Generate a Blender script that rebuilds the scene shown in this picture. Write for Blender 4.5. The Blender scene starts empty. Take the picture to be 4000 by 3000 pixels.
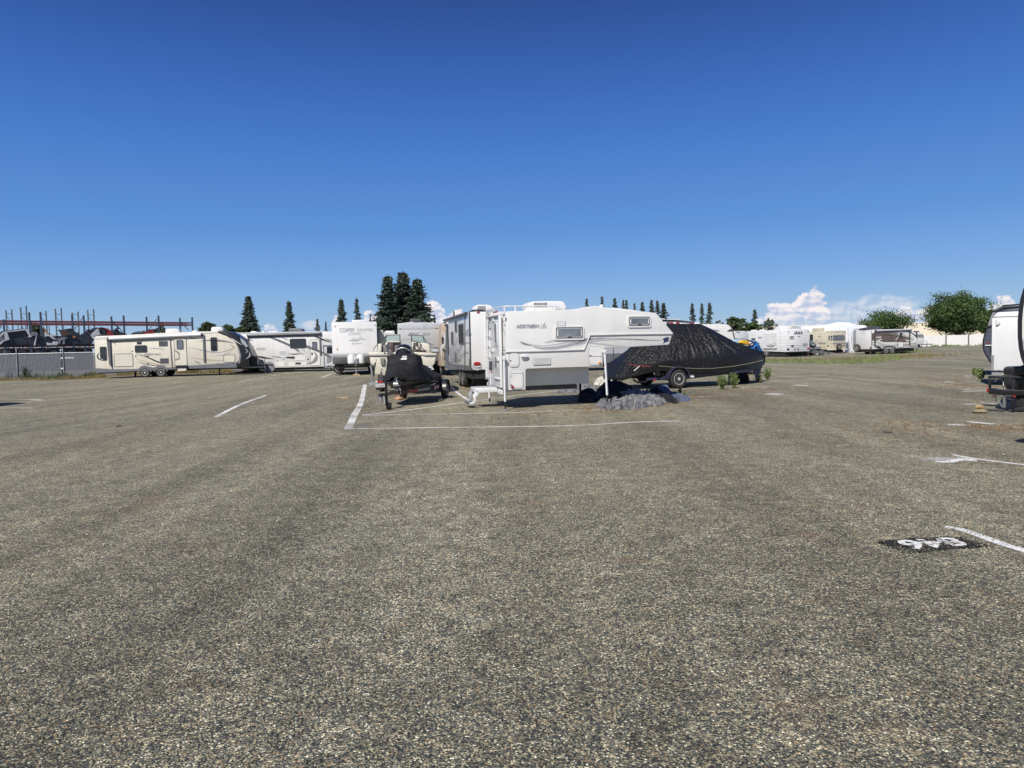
import bpy, bmesh, math, random
from mathutils import Vector, Matrix, noise
R = math.radians
SC = bpy.context.scene
COL = SC.collection
rnd = random.Random(7)

# ------------------------------------------------------------------ camera
CAM_H = 1.6
PITCH, ROLL, FPX = 3.06, -1.27, 2750.0
cd = bpy.data.cameras.new('camera'); cam = bpy.data.objects.new('camera', cd); COL.objects.link(cam)
cd.sensor_width = 36; cd.lens = FPX / 4000 * 36; cd.clip_start = 0.1; cd.clip_end = 6000
CM = Matrix.Translation((0, 0, CAM_H)) @ Matrix.Rotation(R(90 - PITCH), 4, 'X') @ Matrix.Rotation(R(ROLL), 4, 'Z')
cam.matrix_world = CM
SC.camera = cam
SC.render.resolution_x, SC.render.resolution_y = 1024, 768

# ------------------------------------------------------------------ light
SUN = Vector((-0.40, -0.85, 0.98)).normalized()
sun_el = math.asin(SUN.z); sun_az = math.atan2(SUN.x, SUN.y)
sl = bpy.data.lights.new('sun', 'SUN'); sl.energy = 4.7; sl.angle = R(0.5); sl.color = (1.0, 0.95, 0.87)
so = bpy.data.objects.new('sun', sl); COL.objects.link(so)
so.rotation_euler = SUN.to_track_quat('Z', 'Y').to_euler()
SC.view_settings.view_transform = 'Standard'; SC.view_settings.look = 'None'
SC.view_settings.exposure = 0.2; SC.view_settings.gamma = 1.0

W = bpy.data.worlds.new('World'); SC.world = W; W.use_nodes = True
nt = W.node_tree; N = nt.nodes; LK = nt.links; N.clear()
def nn(t, **k):
    n = N.new(t)
    for a, b in k.items(): setattr(n, a, b)
    return n
def mth(op, a, b=None, c=None, clamp=False):
    n = nn('ShaderNodeMath', operation=op, use_clamp=clamp)
    for i, v in enumerate((a, b, c)):
        if v is None: continue
        if isinstance(v, (int, float)): n.inputs[i].default_value = v
        else: LK.new(v, n.inputs[i])
    return n.outputs[0]
def sstep(v, lo, hi):
    n = nn('ShaderNodeMapRange', interpolation_type='SMOOTHSTEP')
    LK.new(v, n.inputs[0]); n.inputs[1].default_value = lo; n.inputs[2].default_value = hi
    return n.outputs[0]
sky = nn('ShaderNodeTexSky', sky_type='NISHITA'); sky.sun_disc = False
sky.sun_elevation = sun_el; sky.sun_rotation = sun_az
sky.altitude = 300; sky.air_density = 1.0; sky.dust_density = 0.35; sky.ozone_density = 3.0
tc = nn('ShaderNodeTexCoord'); sep = nn('ShaderNodeSeparateXYZ'); LK.new(tc.outputs['Generated'], sep.inputs[0])
az = mth('ARCTAN2', sep.outputs[0], sep.outputs[1]); el = mth('ARCSINE', sep.outputs[2])
cmb = nn('ShaderNodeCombineXYZ'); LK.new(mth('MULTIPLY', az, 1.0), cmb.inputs[0]); LK.new(mth('MULTIPLY', el, 1.6), cmb.inputs[1])
def nz(scale, det=6, rough=.55, dist=0):
    n = nn('ShaderNodeTexNoise'); n.inputs['Scale'].default_value = scale; n.inputs['Detail'].default_value = det
    n.inputs['Roughness'].default_value = rough; n.inputs['Distortion'].default_value = dist; LK.new(cmb.outputs[0], n.inputs['Vector']); return n.outputs[0]
rampn = nn('ShaderNodeValToRGB'); LK.new(mth('DIVIDE', mth('MAXIMUM', el, 0.0), 1.5708), rampn.inputs[0])
SKYC = [(0., (.40, .53, .66)), (.022, (.29, .46, .68)), (.055, (.175, .365, .70)), (.10, (.098, .262, .645)), (.18, (.048, .168, .545)), (.235, (.028, .108, .41)), (.285, (.018, .064, .275)), (.5, (.010, .032, .15)), (1., (.008, .026, .12))]
SKYC = [(p_, tuple(c*.93 for c in c_)) for p_, c_ in SKYC]
while len(rampn.color_ramp.elements) < len(SKYC): rampn.color_ramp.elements.new(.5)
for i, (p_, c_) in enumerate(SKYC): rampn.color_ramp.elements[i].position = p_; rampn.color_ramp.elements[i].color = (*c_, 1)
vs_ = nn('ShaderNodeVectorMath', operation='SCALE'); LK.new(rampn.outputs[0], vs_.inputs[0]); vs_.inputs[3].default_value = 1/.09
gm = nn('ShaderNodeMix', data_type='RGBA'); gm.inputs[0].default_value = .9; LK.new(sky.outputs[0], gm.inputs[6]); LK.new(vs_.outputs[0], gm.inputs[7])
def nzo(scale, det, rough, off):
    n = nn('ShaderNodeTexNoise'); n.inputs['Scale'].default_value = scale; n.inputs['Detail'].default_value = det; n.inputs['Roughness'].default_value = rough
    v = nn('ShaderNodeVectorMath', operation='ADD'); LK.new(cmb.outputs[0], v.inputs[0]); v.inputs[1].default_value = off; LK.new(v.outputs[0], n.inputs['Vector']); return n.outputs[0]
n1 = nzo(38, 8, .58, (0, 0, 0)); n1b = nzo(38, 8, .58, (-.004, .007, 0))
nsum = mth('MULTIPLY', mth('SUBTRACT', n1, .5), 1.9)
def dirae(px, py):
    v = (CM.to_3x3() @ Vector(((px-2000)/FPX, (1500-py)/FPX, -1))).normalized()
    return math.atan2(v.x, v.y), math.asin(v.z)
def cfield(L_):
    tot = None
    for x0, x1, y0, y1, op in L_:
        a0, e0 = dirae(x0, y0); a1, e1 = dirae(x1, y1)
        ca, ce, ra, re = (a0+a1)/2, (e0+e1)/2, abs(a1-a0)/2, abs(e0-e1)/2
        dx = mth('MULTIPLY', mth('SUBTRACT', az, ca), 1/ra); dy = mth('MULTIPLY', mth('SUBTRACT', el, ce), 1/re)
        f = mth('MULTIPLY', mth('SUBTRACT', 1.0, mth('SQRT', mth('ADD', mth('MULTIPLY', dx, dx), mth('MULTIPLY', dy, dy)))), op)
        tot = f if tot is None else mth('MAXIMUM', tot, f)
    return tot
# clouds low over the horizon: (px0, px1, ytop, ybottom, weight)
CUM = [(2960, 3130, 1172, 1380, 1.15), (3070, 3260, 1128, 1400, 1.2), (2930, 3060, 1225, 1370, .8), (3470, 3590, 1190, 1370, 1), (3540, 3680, 1178, 1370, 1), (3600, 3800, 1205, 1370, .8), (3845, 3990, 1140, 1340, 1.),
       (1630, 1760, 1160, 1370, 1.), (1720, 1860, 1195, 1370, 1), (1800, 1930, 1225, 1370, .8), (1395, 1500, 1200, 1370, .9), (1020, 1100, 1262, 1370, .8), (1280, 1345, 1222, 1370, .7)]
VEIL = [(3150, 3420, 1172, 1300, 1), (3300, 3620, 1152, 1238, 1), (3950, 4150, 1175, 1300, 1.), (1160, 1260, 1242, 1290, .8), (3250, 3500, 1215, 1320, 1), (1840, 2000, 1240, 1330, .7), (2900, 3020, 1250, 1340, .9), (3700, 3900, 1240, 1330, .8)]
fc = sstep(mth('ADD', cfield(CUM), mth('MULTIPLY', nsum, .72)), .10, .26); fv = mth('MULTIPLY', sstep(mth('ADD', cfield(VEIL), mth('MULTIPLY', nsum, .5)), .0, .5), .42)
fade = sstep(el, .002, .045)
tot = mth('MAXIMUM', mth('MULTIPLY', fc, mth('MULTIPLY_ADD', fade, .5, .45)), fv)
shade = mth('ADD', mth('MULTIPLY', mth('SUBTRACT', n1, n1b), 4.5), mth('MULTIPLY_ADD', fade, .35, .25), clamp=True)
cr_ = nn('ShaderNodeValToRGB'); LK.new(shade, cr_.inputs[0])
cr_.color_ramp.elements[0].color = (.46, .52, .67, 1); cr_.color_ramp.elements[0].position = .15
cr_.color_ramp.elements[1].color = (.86, .79, .78, 1); cr_.color_ramp.elements[1].position = .85
vs2 = nn('ShaderNodeVectorMath', operation='SCALE'); LK.new(cr_.outputs[0], vs2.inputs[0]); vs2.inputs[3].default_value = 1/.09
mx = nn('ShaderNodeMix', data_type='RGBA'); LK.new(tot, mx.inputs[0]); LK.new(gm.outputs[2], mx.inputs[6]); LK.new(vs2.outputs[0], mx.inputs[7])
bg = nn('ShaderNodeBackground'); bg.inputs[1].default_value = 0.09
LK.new(mx.outputs[2], bg.inputs[0]); ow = nn('ShaderNodeOutputWorld'); LK.new(bg.outputs[0], ow.inputs[0])

# ------------------------------------------------------------------ helpers
def crop(x0, y0, s): return lambda a, b: (x0 + a*s, y0 + b*s)
cA = crop(0, 1150, .2351); cB = crop(350, 1230, .29385); cC = crop(920, 1200, .25316); cD = crop(1420, 1150, .30132)
cE = crop(1820, 1150, .30139); cF = crop(2250, 1150, .30139); cG = crop(2450, 1200, .27125); cH = crop(2800, 1200, .22604)
cI = crop(3100, 1230, .13562); cJ = crop(3300, 1100, .27125); cK = crop(3700, 1100, .36145); cL = crop(3400, 1700, .3315)
cM = crop(1300, 1450, .6555); cN = crop(2600, 1350, .6329); cO = crop(0, 1450, .5877); cP = crop(3400, 2060, .27125)
cQ = crop(3780, 1120, .1326); cR = crop(3780, 1400, .14464); cS = crop(1440, 1280, .14467); cT = crop(1440, 1440, .14467)
cU = crop(1900, 1180, .2655); cV = crop(2820, 1280, .08137); cX = crop(0, 1260, .18083); cY = crop(2200, 1480, .27125); cZ = crop(3560, 1100, .19892)
I1 = lambda a, b: (a, b)
CO = Vector((0, 0, CAM_H)); CR = CM.to_3x3()
def ray(px, py): return CR @ Vector(((px-2000)/FPX, (1500-py)/FPX, -1))
def gnd(px, py, z=0.0):
    d = ray(px, py); return CO + d*((z-CAM_H)/d.z)
def proj(p):
    q = CR.transposed() @ (Vector(p)-CO); return 2000+FPX*q.x/-q.z, 1500-FPX*q.y/-q.z
def gpt(px, d, z=0.0):
    X = (px-2000)/FPX*d
    for _ in range(4): X += (px-proj((X, d, z))[0])/FPX*d
    return Vector((X, d, z))

MATS = {}
def mat(name, col=(.8, .8, .8), rough=.5, metal=0., nscale=0, namt=0., bump=None, siding=None, alpha=None, coat=0., col2=None, streak=0., spec=.5, erode=None, emit=None):
    if name in MATS: return MATS[name]
    m = bpy.data.materials.new(name); m.use_nodes = True; MATS[name] = m
    t = m.node_tree; n = t.nodes; l = t.links; b = n['Principled BSDF']
    b.inputs['Base Color'].default_value = (*col, 1); b.inputs['Roughness'].default_value = rough; b.inputs['Metallic'].default_value = metal
    b.inputs['Specular IOR Level'].default_value = spec; b.inputs['Coat Weight'].default_value = coat; b.inputs['Coat Roughness'].default_value = .15
    tcn = n.new('ShaderNodeTexCoord')
    src = None
    if nscale:
        q = n.new('ShaderNodeTexNoise'); q.inputs['Scale'].default_value = nscale; q.inputs['Detail'].default_value = 6; l.new(tcn.outputs['Object'], q.inputs['Vector'])
        rr = n.new('ShaderNodeValToRGB'); l.new(q.outputs[0], rr.inputs[0]); rr.color_ramp.elements[0].position = .3; rr.color_ramp.elements[1].position = .7
        c2 = col2 or tuple(c*(1-namt) for c in col)
        rr.color_ramp.elements[0].color = (*c2, 1); rr.color_ramp.elements[1].color = (*[min(1, c*(1+namt*.25)) for c in col], 1)
        src = rr.outputs[0]
    if streak:
        mp = n.new('ShaderNodeMapping'); mp.inputs['Scale'].default_value = (3.2, 3.2, .35); l.new(tcn.outputs['Object'], mp.inputs[0])
        q = n.new('ShaderNodeTexNoise'); q.inputs['Scale'].default_value = 1.0; q.inputs['Detail'].default_value = 4; l.new(mp.outputs[0], q.inputs['Vector'])
        rr = n.new('ShaderNodeValToRGB'); l.new(q.outputs[0], rr.inputs[0]); rr.color_ramp.elements[0].position = .35; rr.color_ramp.elements[1].position = .62
        rr.color_ramp.elements[0].color = (1-streak, 1-streak*1.1, 1-streak*1.3, 1); rr.color_ramp.elements[1].color = (1, 1, 1, 1)
        mm = n.new('ShaderNodeMix'); mm.data_type = 'RGBA'; mm.blend_type = 'MULTIPLY'; mm.inputs[0].default_value = 1
        if src: l.new(src, mm.inputs[6])
        else: mm.inputs[6].default_value = (*col, 1)
        l.new(rr.outputs[0], mm.inputs[7]); src = mm.outputs[2]
    if src: l.new(src, b.inputs['Base Color'])
    if siding:
        sx = n.new('ShaderNodeSeparateXYZ'); l.new(tcn.outputs['Object'], sx.inputs[0])
        f = n.new('ShaderNodeMath'); f.operation = 'MULTIPLY'; f.inputs[1].default_value = 2*math.pi/siding; l.new(sx.outputs[2], f.inputs[0])
        s_ = n.new('ShaderNodeMath'); s_.operation = 'SINE'; l.new(f.outputs[0], s_.inputs[0])
        bp = n.new('ShaderNodeBump'); bp.inputs['Strength'].default_value = .5; bp.inputs['Distance'].default_value = siding*.035; l.new(s_.outputs[0], bp.inputs['Height']); l.new(bp.outputs[0], b.inputs['Normal'])
    if bump:
        q = n.new('ShaderNodeTexNoise'); q.inputs['Scale'].default_value = bump[0]; q.inputs['Detail'].default_value = 5; l.new(tcn.outputs['Object'], q.inputs['Vector'])
        bp = n.new('ShaderNodeBump'); bp.inputs['Strength'].default_value = bump[1]; bp.inputs['Distance'].default_value = bump[2]; l.new(q.outputs[0], bp.inputs['Height']); l.new(bp.outputs[0], b.inputs['Normal'])
    if alpha is not None: b.inputs['Alpha'].default_value = alpha
    if erode:
        q = n.new('ShaderNodeTexNoise'); q.inputs['Scale'].default_value = erode[0]; q.inputs['Detail'].default_value = 4; l.new(tcn.outputs['Object'], q.inputs['Vector'])
        q2 = n.new('ShaderNodeTexNoise'); q2.inputs['Scale'].default_value = 1.1; q2.inputs['Detail'].default_value = 3; l.new(tcn.outputs['Object'], q2.inputs['Vector'])
        ad = n.new('ShaderNodeMath'); ad.operation = 'MULTIPLY_ADD'; l.new(q2.outputs[0], ad.inputs[0]); ad.inputs[1].default_value = .7; l.new(q.outputs[0], ad.inputs[2])
        rr = n.new('ShaderNodeMapRange'); l.new(ad.outputs[0], rr.inputs[0]); rr.inputs[1].default_value = erode[1]; rr.inputs[2].default_value = erode[1]+.05
        l.new(rr.outputs[0], b.inputs['Alpha'])
    return m

class MB:
    def __init__(s): s.v = []; s.f = []
    def add(s, v, f):
        o = len(s.v); s.v += [tuple(p) for p in v]; s.f += [tuple(i+o for i in q) for q in f]; return s
    def box(s, x0, x1, y0, y1, z0, z1):
        return s.add([(x0,y0,z0),(x1,y0,z0),(x1,y1,z0),(x0,y1,z0),(x0,y0,z1),(x1,y0,z1),(x1,y1,z1),(x0,y1,z1)],
                     [(0,3,2,1),(4,5,6,7),(0,1,5,4),(1,2,6,5),(2,3,7,6),(3,0,4,7)])
    def loft(s, A, B):
        n = len(A); return s.add(list(A)+list(B), [tuple(range(n))[::-1], tuple(range(n, 2*n))]+[(i, (i+1) % n, (i+1) % n+n, i+n) for i in range(n)])
    def prism(s, poly, lo, hi, ax='y'):
        f = {'y': lambda a, b, c: (a, c, b), 'x': lambda a, b, c: (c, a, b), 'z': lambda a, b, c: (a, b, c)}[ax]
        return s.loft([f(a, b, lo) for a, b in poly], [f(a, b, hi) for a, b in poly])
    def grid(s, rows, cap=False, closed=False):
        n = len(rows[0]); v = [p for r in rows for p in r]; f = []
        for i in range(len(rows)-1):
            for j in range(n-1 if not closed else n):
                k = (j+1) % n; f.append((i*n+j, i*n+k, (i+1)*n+k, (i+1)*n+j))
        if cap: f += [tuple(range(n))[::-1], tuple(range((len(rows)-1)*n, len(rows)*n))]
        return s.add(v, f)
    def tube(s, pts, r, n=8, cap=True):
        pts = [Vector(p) for p in pts]; rows = []
        rs = r if isinstance(r, (list, tuple)) else [r]*len(pts)
        for i, p in enumerate(pts):
            t = (pts[min(i+1, len(pts)-1)]-pts[max(i-1, 0)]).normalized()
            u = t.cross(Vector((0, 0, 1)) if abs(t.z) < .9 else Vector((1, 0, 0))).normalized(); w = t.cross(u)
            rows.append([p+(u*math.cos(a)+w*math.sin(a))*rs[i] for a in [2*math.pi*k/n for k in range(n)]])
        return s.grid(rows, cap=cap, closed=True)
    def lathe(s, prof, c, ax='y', n=28):
        rows = []
        for r, h in prof:
            row = []
            for k in range(n):
                a = 2*math.pi*k/n; p, q = r*math.cos(a), r*math.sin(a)
                row.append({'y': (c[0]+p, c[1]+h, c[2]+q), 'x': (c[0]+h, c[1]+p, c[2]+q), 'z': (c[0]+p, c[1]+q, c[2]+h)}[ax])
            rows.append(row)
        return s.grid(rows, cap=True, closed=True)
    def build(s, name, m, parent=None, bevel=0., smooth=38, label=None, seg=2):
        bm = bmesh.new(); vs = [bm.verts.new(p) for p in s.v]
        for q in s.f:
            try: bm.faces.new([vs[i] for i in q])
            except ValueError: pass
        bm.normal_update(); bmesh.ops.recalc_face_normals(bm, faces=bm.faces)
        if bevel:
            ed = [e for e in bm.edges if len(e.link_faces) == 2 and e.calc_face_angle(0) > R(32)]
            bmesh.ops.bevel(bm, geom=ed, offset=bevel, segments=seg, profile=.5, affect='EDGES', clamp_overlap=True)
        if smooth:
            for q in bm.faces: q.smooth = True
            for e in bm.edges:
                if len(e.link_faces) == 2 and e.calc_face_angle(0) > R(smooth): e.smooth = False
        me = bpy.data.meshes.new(name); bm.to_mesh(me); bm.free(); me.materials.append(m)
        o = bpy.data.objects.new(name, me); COL.objects.link(o)
        if parent is not None: o.parent = parent
        if label: o['label'] = label
        return o
def tag(o, label, cat, group=None, kind=None):
    if label: o['label'] = label
    if cat: o['category'] = cat
    if group: o['group'] = group
    if kind: o['kind'] = kind
    return o
def recenter(o):
    me = o.data; c = Vector((sum(v.co.x for v in me.vertices), sum(v.co.y for v in me.vertices), 0))/max(1, len(me.vertices)); c.z = min(v.co.z for v in me.vertices)
    me.transform(Matrix.Translation(-c)); o.location = c; return o
def dup(root, loc, rz=0., sc=(1, 1, 1), label=None):
    r = root.copy(); COL.objects.link(r); r.location = loc; r.rotation_euler = (0, 0, rz); r.scale = sc
    if label: r['label'] = label
    for ch in root.children:
        c = ch.copy(); COL.objects.link(c); c.parent = r
        for g in ch.children:
            d = g.copy(); COL.objects.link(d); d.parent = c
    return r
def empty(name, loc, rz=0.):
    o = bpy.data.objects.new(name, None); COL.objects.link(o); o.location = loc; o.rotation_euler = (0, 0, rz); o.empty_display_size = .3; return o
def cat_rom(pts, k=6, closed=False):
    n = len(pts); out = []
    rng = range(n if closed else n-1)
    for i in rng:
        g = lambda j: Vector(pts[j % n] if closed else pts[max(0, min(n-1, j))])
        a, b, c, d = g(i-1), g(i), g(i+1), g(i+2)
        for q in range(k):
            t = q/k; out.append(.5*((2*b)+(c-a)*t+(2*a-5*b+4*c-d)*t*t+(3*b-a-3*c+d)*t**3))
    if not closed: out.append(Vector(pts[-1]))
    return [tuple(p) for p in out]
def rrect(x0, x1, z0, z1, r, k=4):
    r = min(r, (x1-x0)/2*.98, (z1-z0)/2*.98); o = []
    for cx, cz, a in ((x1-r, z1-r, 0), (x0+r, z1-r, 90), (x0+r, z0+r, 180), (x1-r, z0+r, 270)):
        for q in range(k+1): t = R(a+90*q/k); o.append((cx+r*math.cos(t), cz+r*math.sin(t)))
    return o

class Plane:
    """a vertical face of a vehicle; a = local distance along it, b = height"""
    def __init__(s, veh, kind, c): s.v = veh; s.k = kind; s.c = c
    def P(s, a, b, o):
        return (a, s.c-o, b) if s.k == 'F' else ((s.c-o, a, b) if s.k == 'L' else (s.c+o, a, b))
    def tr(s, p):
        d = s.v.inv3 @ ray(*p); o = s.v.inv @ CO
        if s.k == 'F': t = (s.c-o.y)/d.y; q = o+d*t; return q.x, q.z
        t = (s.c-o.x)/d.x; q = o+d*t; return q.y, q.z
    def T(s, m, pts): return [s.tr(m(*p)) for p in pts]
    def slab(s, poly, o0, o1, mb=None):
        mb = mb or MB(); return mb.loft([s.P(a, b, o0) for a, b in poly], [s.P(a, b, o1) for a, b in poly])
    def rect(s, m, x0, y0, x1, y1):
        a = [s.tr(m(x, y)) for x, y in ((x0, y0), (x1, y0), (x1, y1), (x0, y1))]
        A = sorted([(a[0][0]+a[3][0])/2, (a[1][0]+a[2][0])/2]); B = sorted([(a[0][1]+a[1][1])/2, (a[2][1]+a[3][1])/2])
        return A[0], A[1], B[0], B[1]
    def panel(s, name, mt, m, box, r=.04, th=.012, o=0., line=None, lmat=None, parent=None, skew=True):
        """raised rounded panel; line = width of a dark edging under it"""
        x0, x1, z0, z1 = s.rect(m, *box)
        pr = parent or s.v.root
        if line:
            e = s.slab(rrect(x0, x1, z0, z1, r), o-.004, o+th).build(name, lmat, pr)
            s.slab(rrect(x0+line, x1-line, z0+line, z1-line, max(.005, r-line)), o, o+th+.004).build('face_panel', mt, e)
            return e
        return s.slab(rrect(x0, x1, z0, z1, r), o-.004, o+th).build(name, mt, pr)
    def window(s, m, box, fr=.05, fm=None, gm=None, r=.06, bars=(), th=.03, o=0., parent=None):
        x0, x1, z0, z1 = s.rect(m, *box); pr = parent or s.v.root
        out = rrect(x0, x1, z0, z1, r); inn = rrect(x0+fr, x1-fr, z0+fr, z1-fr, max(.01, r-fr))
        n = len(out); mb = MB()
        for q0, q1 in ((out, inn),):
            V = [s.P(a, b, o+th) for a, b in out]+[s.P(a, b, o+th) for a, b in inn]+[s.P(a, b, o-.004) for a, b in out]+[s.P(a, b, o-.004) for a, b in inn]
            F = []
            for i in range(n):
                j = (i+1) % n; F += [(i, j, n+j, n+i), (2*n+i, 2*n+j, j, i), (n+i, n+j, 3*n+j, 3*n+i)]
            mb.add(V, F)
        for k, f in bars:
            if k == 'v': a = x0+(x1-x0)*f; s.slab([(a-.02, z0+fr*.5), (a+.02, z0+fr*.5), (a+.02, z1-fr*.5), (a-.02, z1-fr*.5)], o+.004, o+th*.8, mb)
            else: a = z0+(z1-z0)*f; s.slab([(x0+fr*.5, a-.02), (x1-fr*.5, a-.02), (x1-fr*.5, a+.02), (x0+fr*.5, a+.02)], o+.004, o+th*.8, mb)
        w = mb.build('window', fm or MATS['trim_dark'], pr, smooth=0)
        g = .4*fr
        s.slab(rrect(x0+g, x1-g, z0+g, z1-g, max(.01, r-g)), o-.003, o+.006).build('pane', gm or MATS['glass'], w, smooth=0)
        return w
    def swoosh(s, m, pts, w, mt, o=.006, name='stripe_graphic', taper=(1, 1), k=6, mb=None):
        """tapered curved stripe; w = greatest width in metres"""
        c = cat_rom(s.T(m, pts), k)
        if s.k == 'L': c = [(max(.02, a), b) for a, b in c]
        n = len(c); up = []; dn = []
        for i, p in enumerate(c):
            a = Vector(c[max(0, i-1)]); b = Vector(c[min(n-1, i+1)]); t = (b-a).normalized(); q = Vector((-t.y, t.x))
            f = i/(n-1); ww = w/2*(min(1, (f/.5))**.9 if taper[0] else 1)*(min(1, ((1-f)/.5))**.9 if taper[1] else 1)+.002
            up.append((p[0]+q.x*ww, p[1]+q.y*ww)); dn.append((p[0]-q.x*ww, p[1]-q.y*ww))
        own = mb is None; mb = mb or MB()
        A = [s.P(a, b, o) for a, b in up]; B = [s.P(a, b, o) for a, b in dn]
        mb.add(A+B, [(i, i+1, n+i+1, n+i) for i in range(n-1)])
        if own: return mb.build(name, mt, s.v.root, smooth=0)
    def poly(s, m, pts, mt, o=.006, name='stripe_graphic', smooth_k=0, th=.003):
        p = s.T(m, pts)
        if smooth_k: p = cat_rom(p, smooth_k, True)
        return s.slab(p, o-th, o).build(name, mt, s.v.root, smooth=0)
    def text(s, m, box, txt, mt, o=.008, shear=0., bold=.0, name='lettering', outline=False, parent=None):
        x0, x1, z0, z1 = s.rect(m, *box)
        me = text_mesh(txt, shear, bold)
        xs = [v.co.x for v in me.vertices]; ys = [v.co.y for v in me.vertices]
        mx0, mx1, my0, my1 = min(xs), max(xs), min(ys), max(ys)
        for v in me.vertices:
            f = (v.co.x-mx0)/(mx1-mx0); g = (v.co.y-my0)/(my1-my0)
            a = x0+(x1-x0)*(f if s.k != 'L' else 1-f)
            v.co = s.P(a, z0+(z1-z0)*g, o)
        me.materials.clear(); me.materials.append(mt)
        ob = bpy.data.objects.new(name, me); COL.objects.link(ob); ob.parent = parent or s.v.root
        return ob
def text_mesh(txt, shear=0., bold=0.):
    cu = bpy.data.curves.new('txt', 'FONT'); cu.body = txt; cu.shear = shear; cu.offset = bold; cu.resolution_u = 3
    ob = bpy.data.objects.new('txt', cu); COL.objects.link(ob)
    dg = bpy.context.evaluated_depsgraph_get(); me = bpy.data.meshes.new_from_object(ob.evaluated_get(dg))
    bpy.data.objects.remove(ob); bpy.data.curves.remove(cu); return me
class Veh:
    def __init__(s, name, label, cat, x0, d0, x1=None, d1=None, ang=None, group=None):
        O = gpt(x0, d0)
        if ang is None: P = gpt(x1, d1); e = P-O; s.L = e.length; ang = math.atan2(e.y, e.x)
        s.root = empty(name, O, ang); tag(s.root, label, cat, group)
        s.M = Matrix.Translation(O) @ Matrix.Rotation(ang, 4, 'Z'); s.inv = s.M.inverted(); s.inv3 = s.inv.to_3x3(); s.O = O
    def pl(s, k='F', c=0.): return Plane(s, k, c)
    def loc(s, p): return s.inv @ Vector(p)

def wheel(parent, c, r=.36, w=.22, ax='y', side=-1, rim='rim_steel', spokes=6, cover=None, name='wheel'):
    """side = which way the outer face looks along the axle"""
    prof = [(r*.60, -w*.46), (r*.86, -w*.5), (r*.97, -w*.36), (r, -w*.2), (r, w*.2), (r*.97, w*.36), (r*.86, w*.5), (r*.60, w*.46)]
    t = MB().lathe(prof, c, ax).build(name, MATS['tyre'], parent)
    o = side*w*.46
    pr = [(r*.60, o*.6), (r*.61, o*1.06), (r*.56, o*1.06), (r*.50, o*.75), (r*.24, o*.80), (r*.17, o*1.0), (.01, o*1.02)]
    n = 48; mb = MB().lathe(pr, c, ax, n=n); rb = mb.build('rim', MATS[rim], t)
    if spokes:
        rb.data.materials.append(MATS['black']); k = n//spokes
        cc = Vector(c)
        for p in rb.data.polygons:
            q = p.center-cc; rad = math.hypot(q.x if ax == 'y' else q.y, q.z); ang = math.atan2(q.z, q.x if ax == 'y' else q.y)/(2*math.pi)*spokes % 1
            if r*.26 < rad < r*.48 and ang < .52: p.material_index = 1
    return t
# ------------------------------------------------------------------ materials
mat('white_rv', (.71, .71, .70), .38, nscale=.9, namt=.06, streak=.07, coat=.15)
mat('white_gel', (.72, .715, .695), .3, nscale=.7, namt=.04, streak=.035, coat=.25)
mat('cream_rv', (.69, .65, .55), .38, nscale=.8, namt=.06, streak=.07, coat=.1)
mat('cream_boat', (.66, .63, .53), .35, nscale=2, namt=.08, streak=.06)
mat('beige_rv', (.60, .56, .44), .45, nscale=1, namt=.08, streak=.1)
mat('tan_rv', (.42, .34, .25), .45, nscale=1, namt=.15, streak=.1)
mat('grey_rv', (.46, .46, .47), .4, nscale=1, namt=.06, streak=.06)
mat('silver_rv', (.52, .53, .56), .35, nscale=1, namt=.06, streak=.08)
mat('white_siding', (.74, .74, .74), .4, siding=.22, nscale=.8, namt=.06, streak=.06)
mat('white_ribs', (.72, .715, .70), .4, siding=.12, streak=.05)
mat('grey_siding', (.17, .175, .19), .45, siding=.12, streak=.12)
mat('navy_siding', (.075, .082, .11), .4, siding=.16, streak=.12)
mat('white_plain', (.68, .685, .69), .45, nscale=3, namt=.05)
mat('roof_white', (.66, .64, .58), .7, nscale=2, namt=.2, streak=0)
mat('trim_dark', (.07, .07, .075), .45, nscale=3, namt=.3)
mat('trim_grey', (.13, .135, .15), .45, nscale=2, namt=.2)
mat('skirt_grey', (.16, .165, .18), .45, nscale=1.5, namt=.2)
mat('trim_brown', (.10, .085, .07), .5)
mat('black', (.012, .012, .013), .5)
mat('black_plastic', (.02, .02, .022), .35, nscale=4, namt=.3)
mat('black_paint', (.012, .012, .014), .35, nscale=3, namt=.3, coat=.2)
mat('navy_paint', (.03, .03, .06), .25, coat=.5)
mat('underside', (.02, .02, .02), .8)
mat('tyre', (.022, .022, .022), .8, nscale=12, namt=.3, col2=(.04, .037, .033))
mat('rim_steel', (.60, .60, .59), .35, metal=.25, nscale=6, namt=.2)
mat('rim_white', (.72, .72, .70), .4)
mat('glass', (.02, .023, .027), .06, spec=.8)
mat('glass_grey', (.16, .18, .21), .12, nscale=5, namt=.35, spec=.8)
mat('glass_brown', (.05, .045, .04), .08, spec=.8)
mat('clear_glass', (.25, .38, .36), .05, alpha=.35, spec=.8)
mat('chrome', (.7, .7, .7), .15, metal=1.)
mat('galv', (.42, .43, .44), .45, metal=.6, nscale=8, namt=.2)
mat('line_black', (.03, .03, .03), .5)
mat('line_grey', (.22, .22, .24), .5)
mat('line_tan', (.42, .36, .26), .5)
mat('line_silver', (.36, .37, .40), .4)
mat('line_pale', (.55, .55, .56), .5)
mat('letter_grey', (.22, .23, .26), .5)
mat('letter_pale', (.42, .42, .44), .5)
mat('letter_navy', (.03, .04, .12), .5)
mat('mark_white', (.8, .8, .8), .5)
mat('red_lens', (.35, .02, .02), .2, coat=.5)
mat('amber_lens', (.7, .25, .03), .25, coat=.5)
mat('red_paint', (.35, .025, .03), .35, coat=.3, nscale=5, namt=.2)
mat('brown_panel', (.13, .09, .075), .4, coat=.2)
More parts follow.
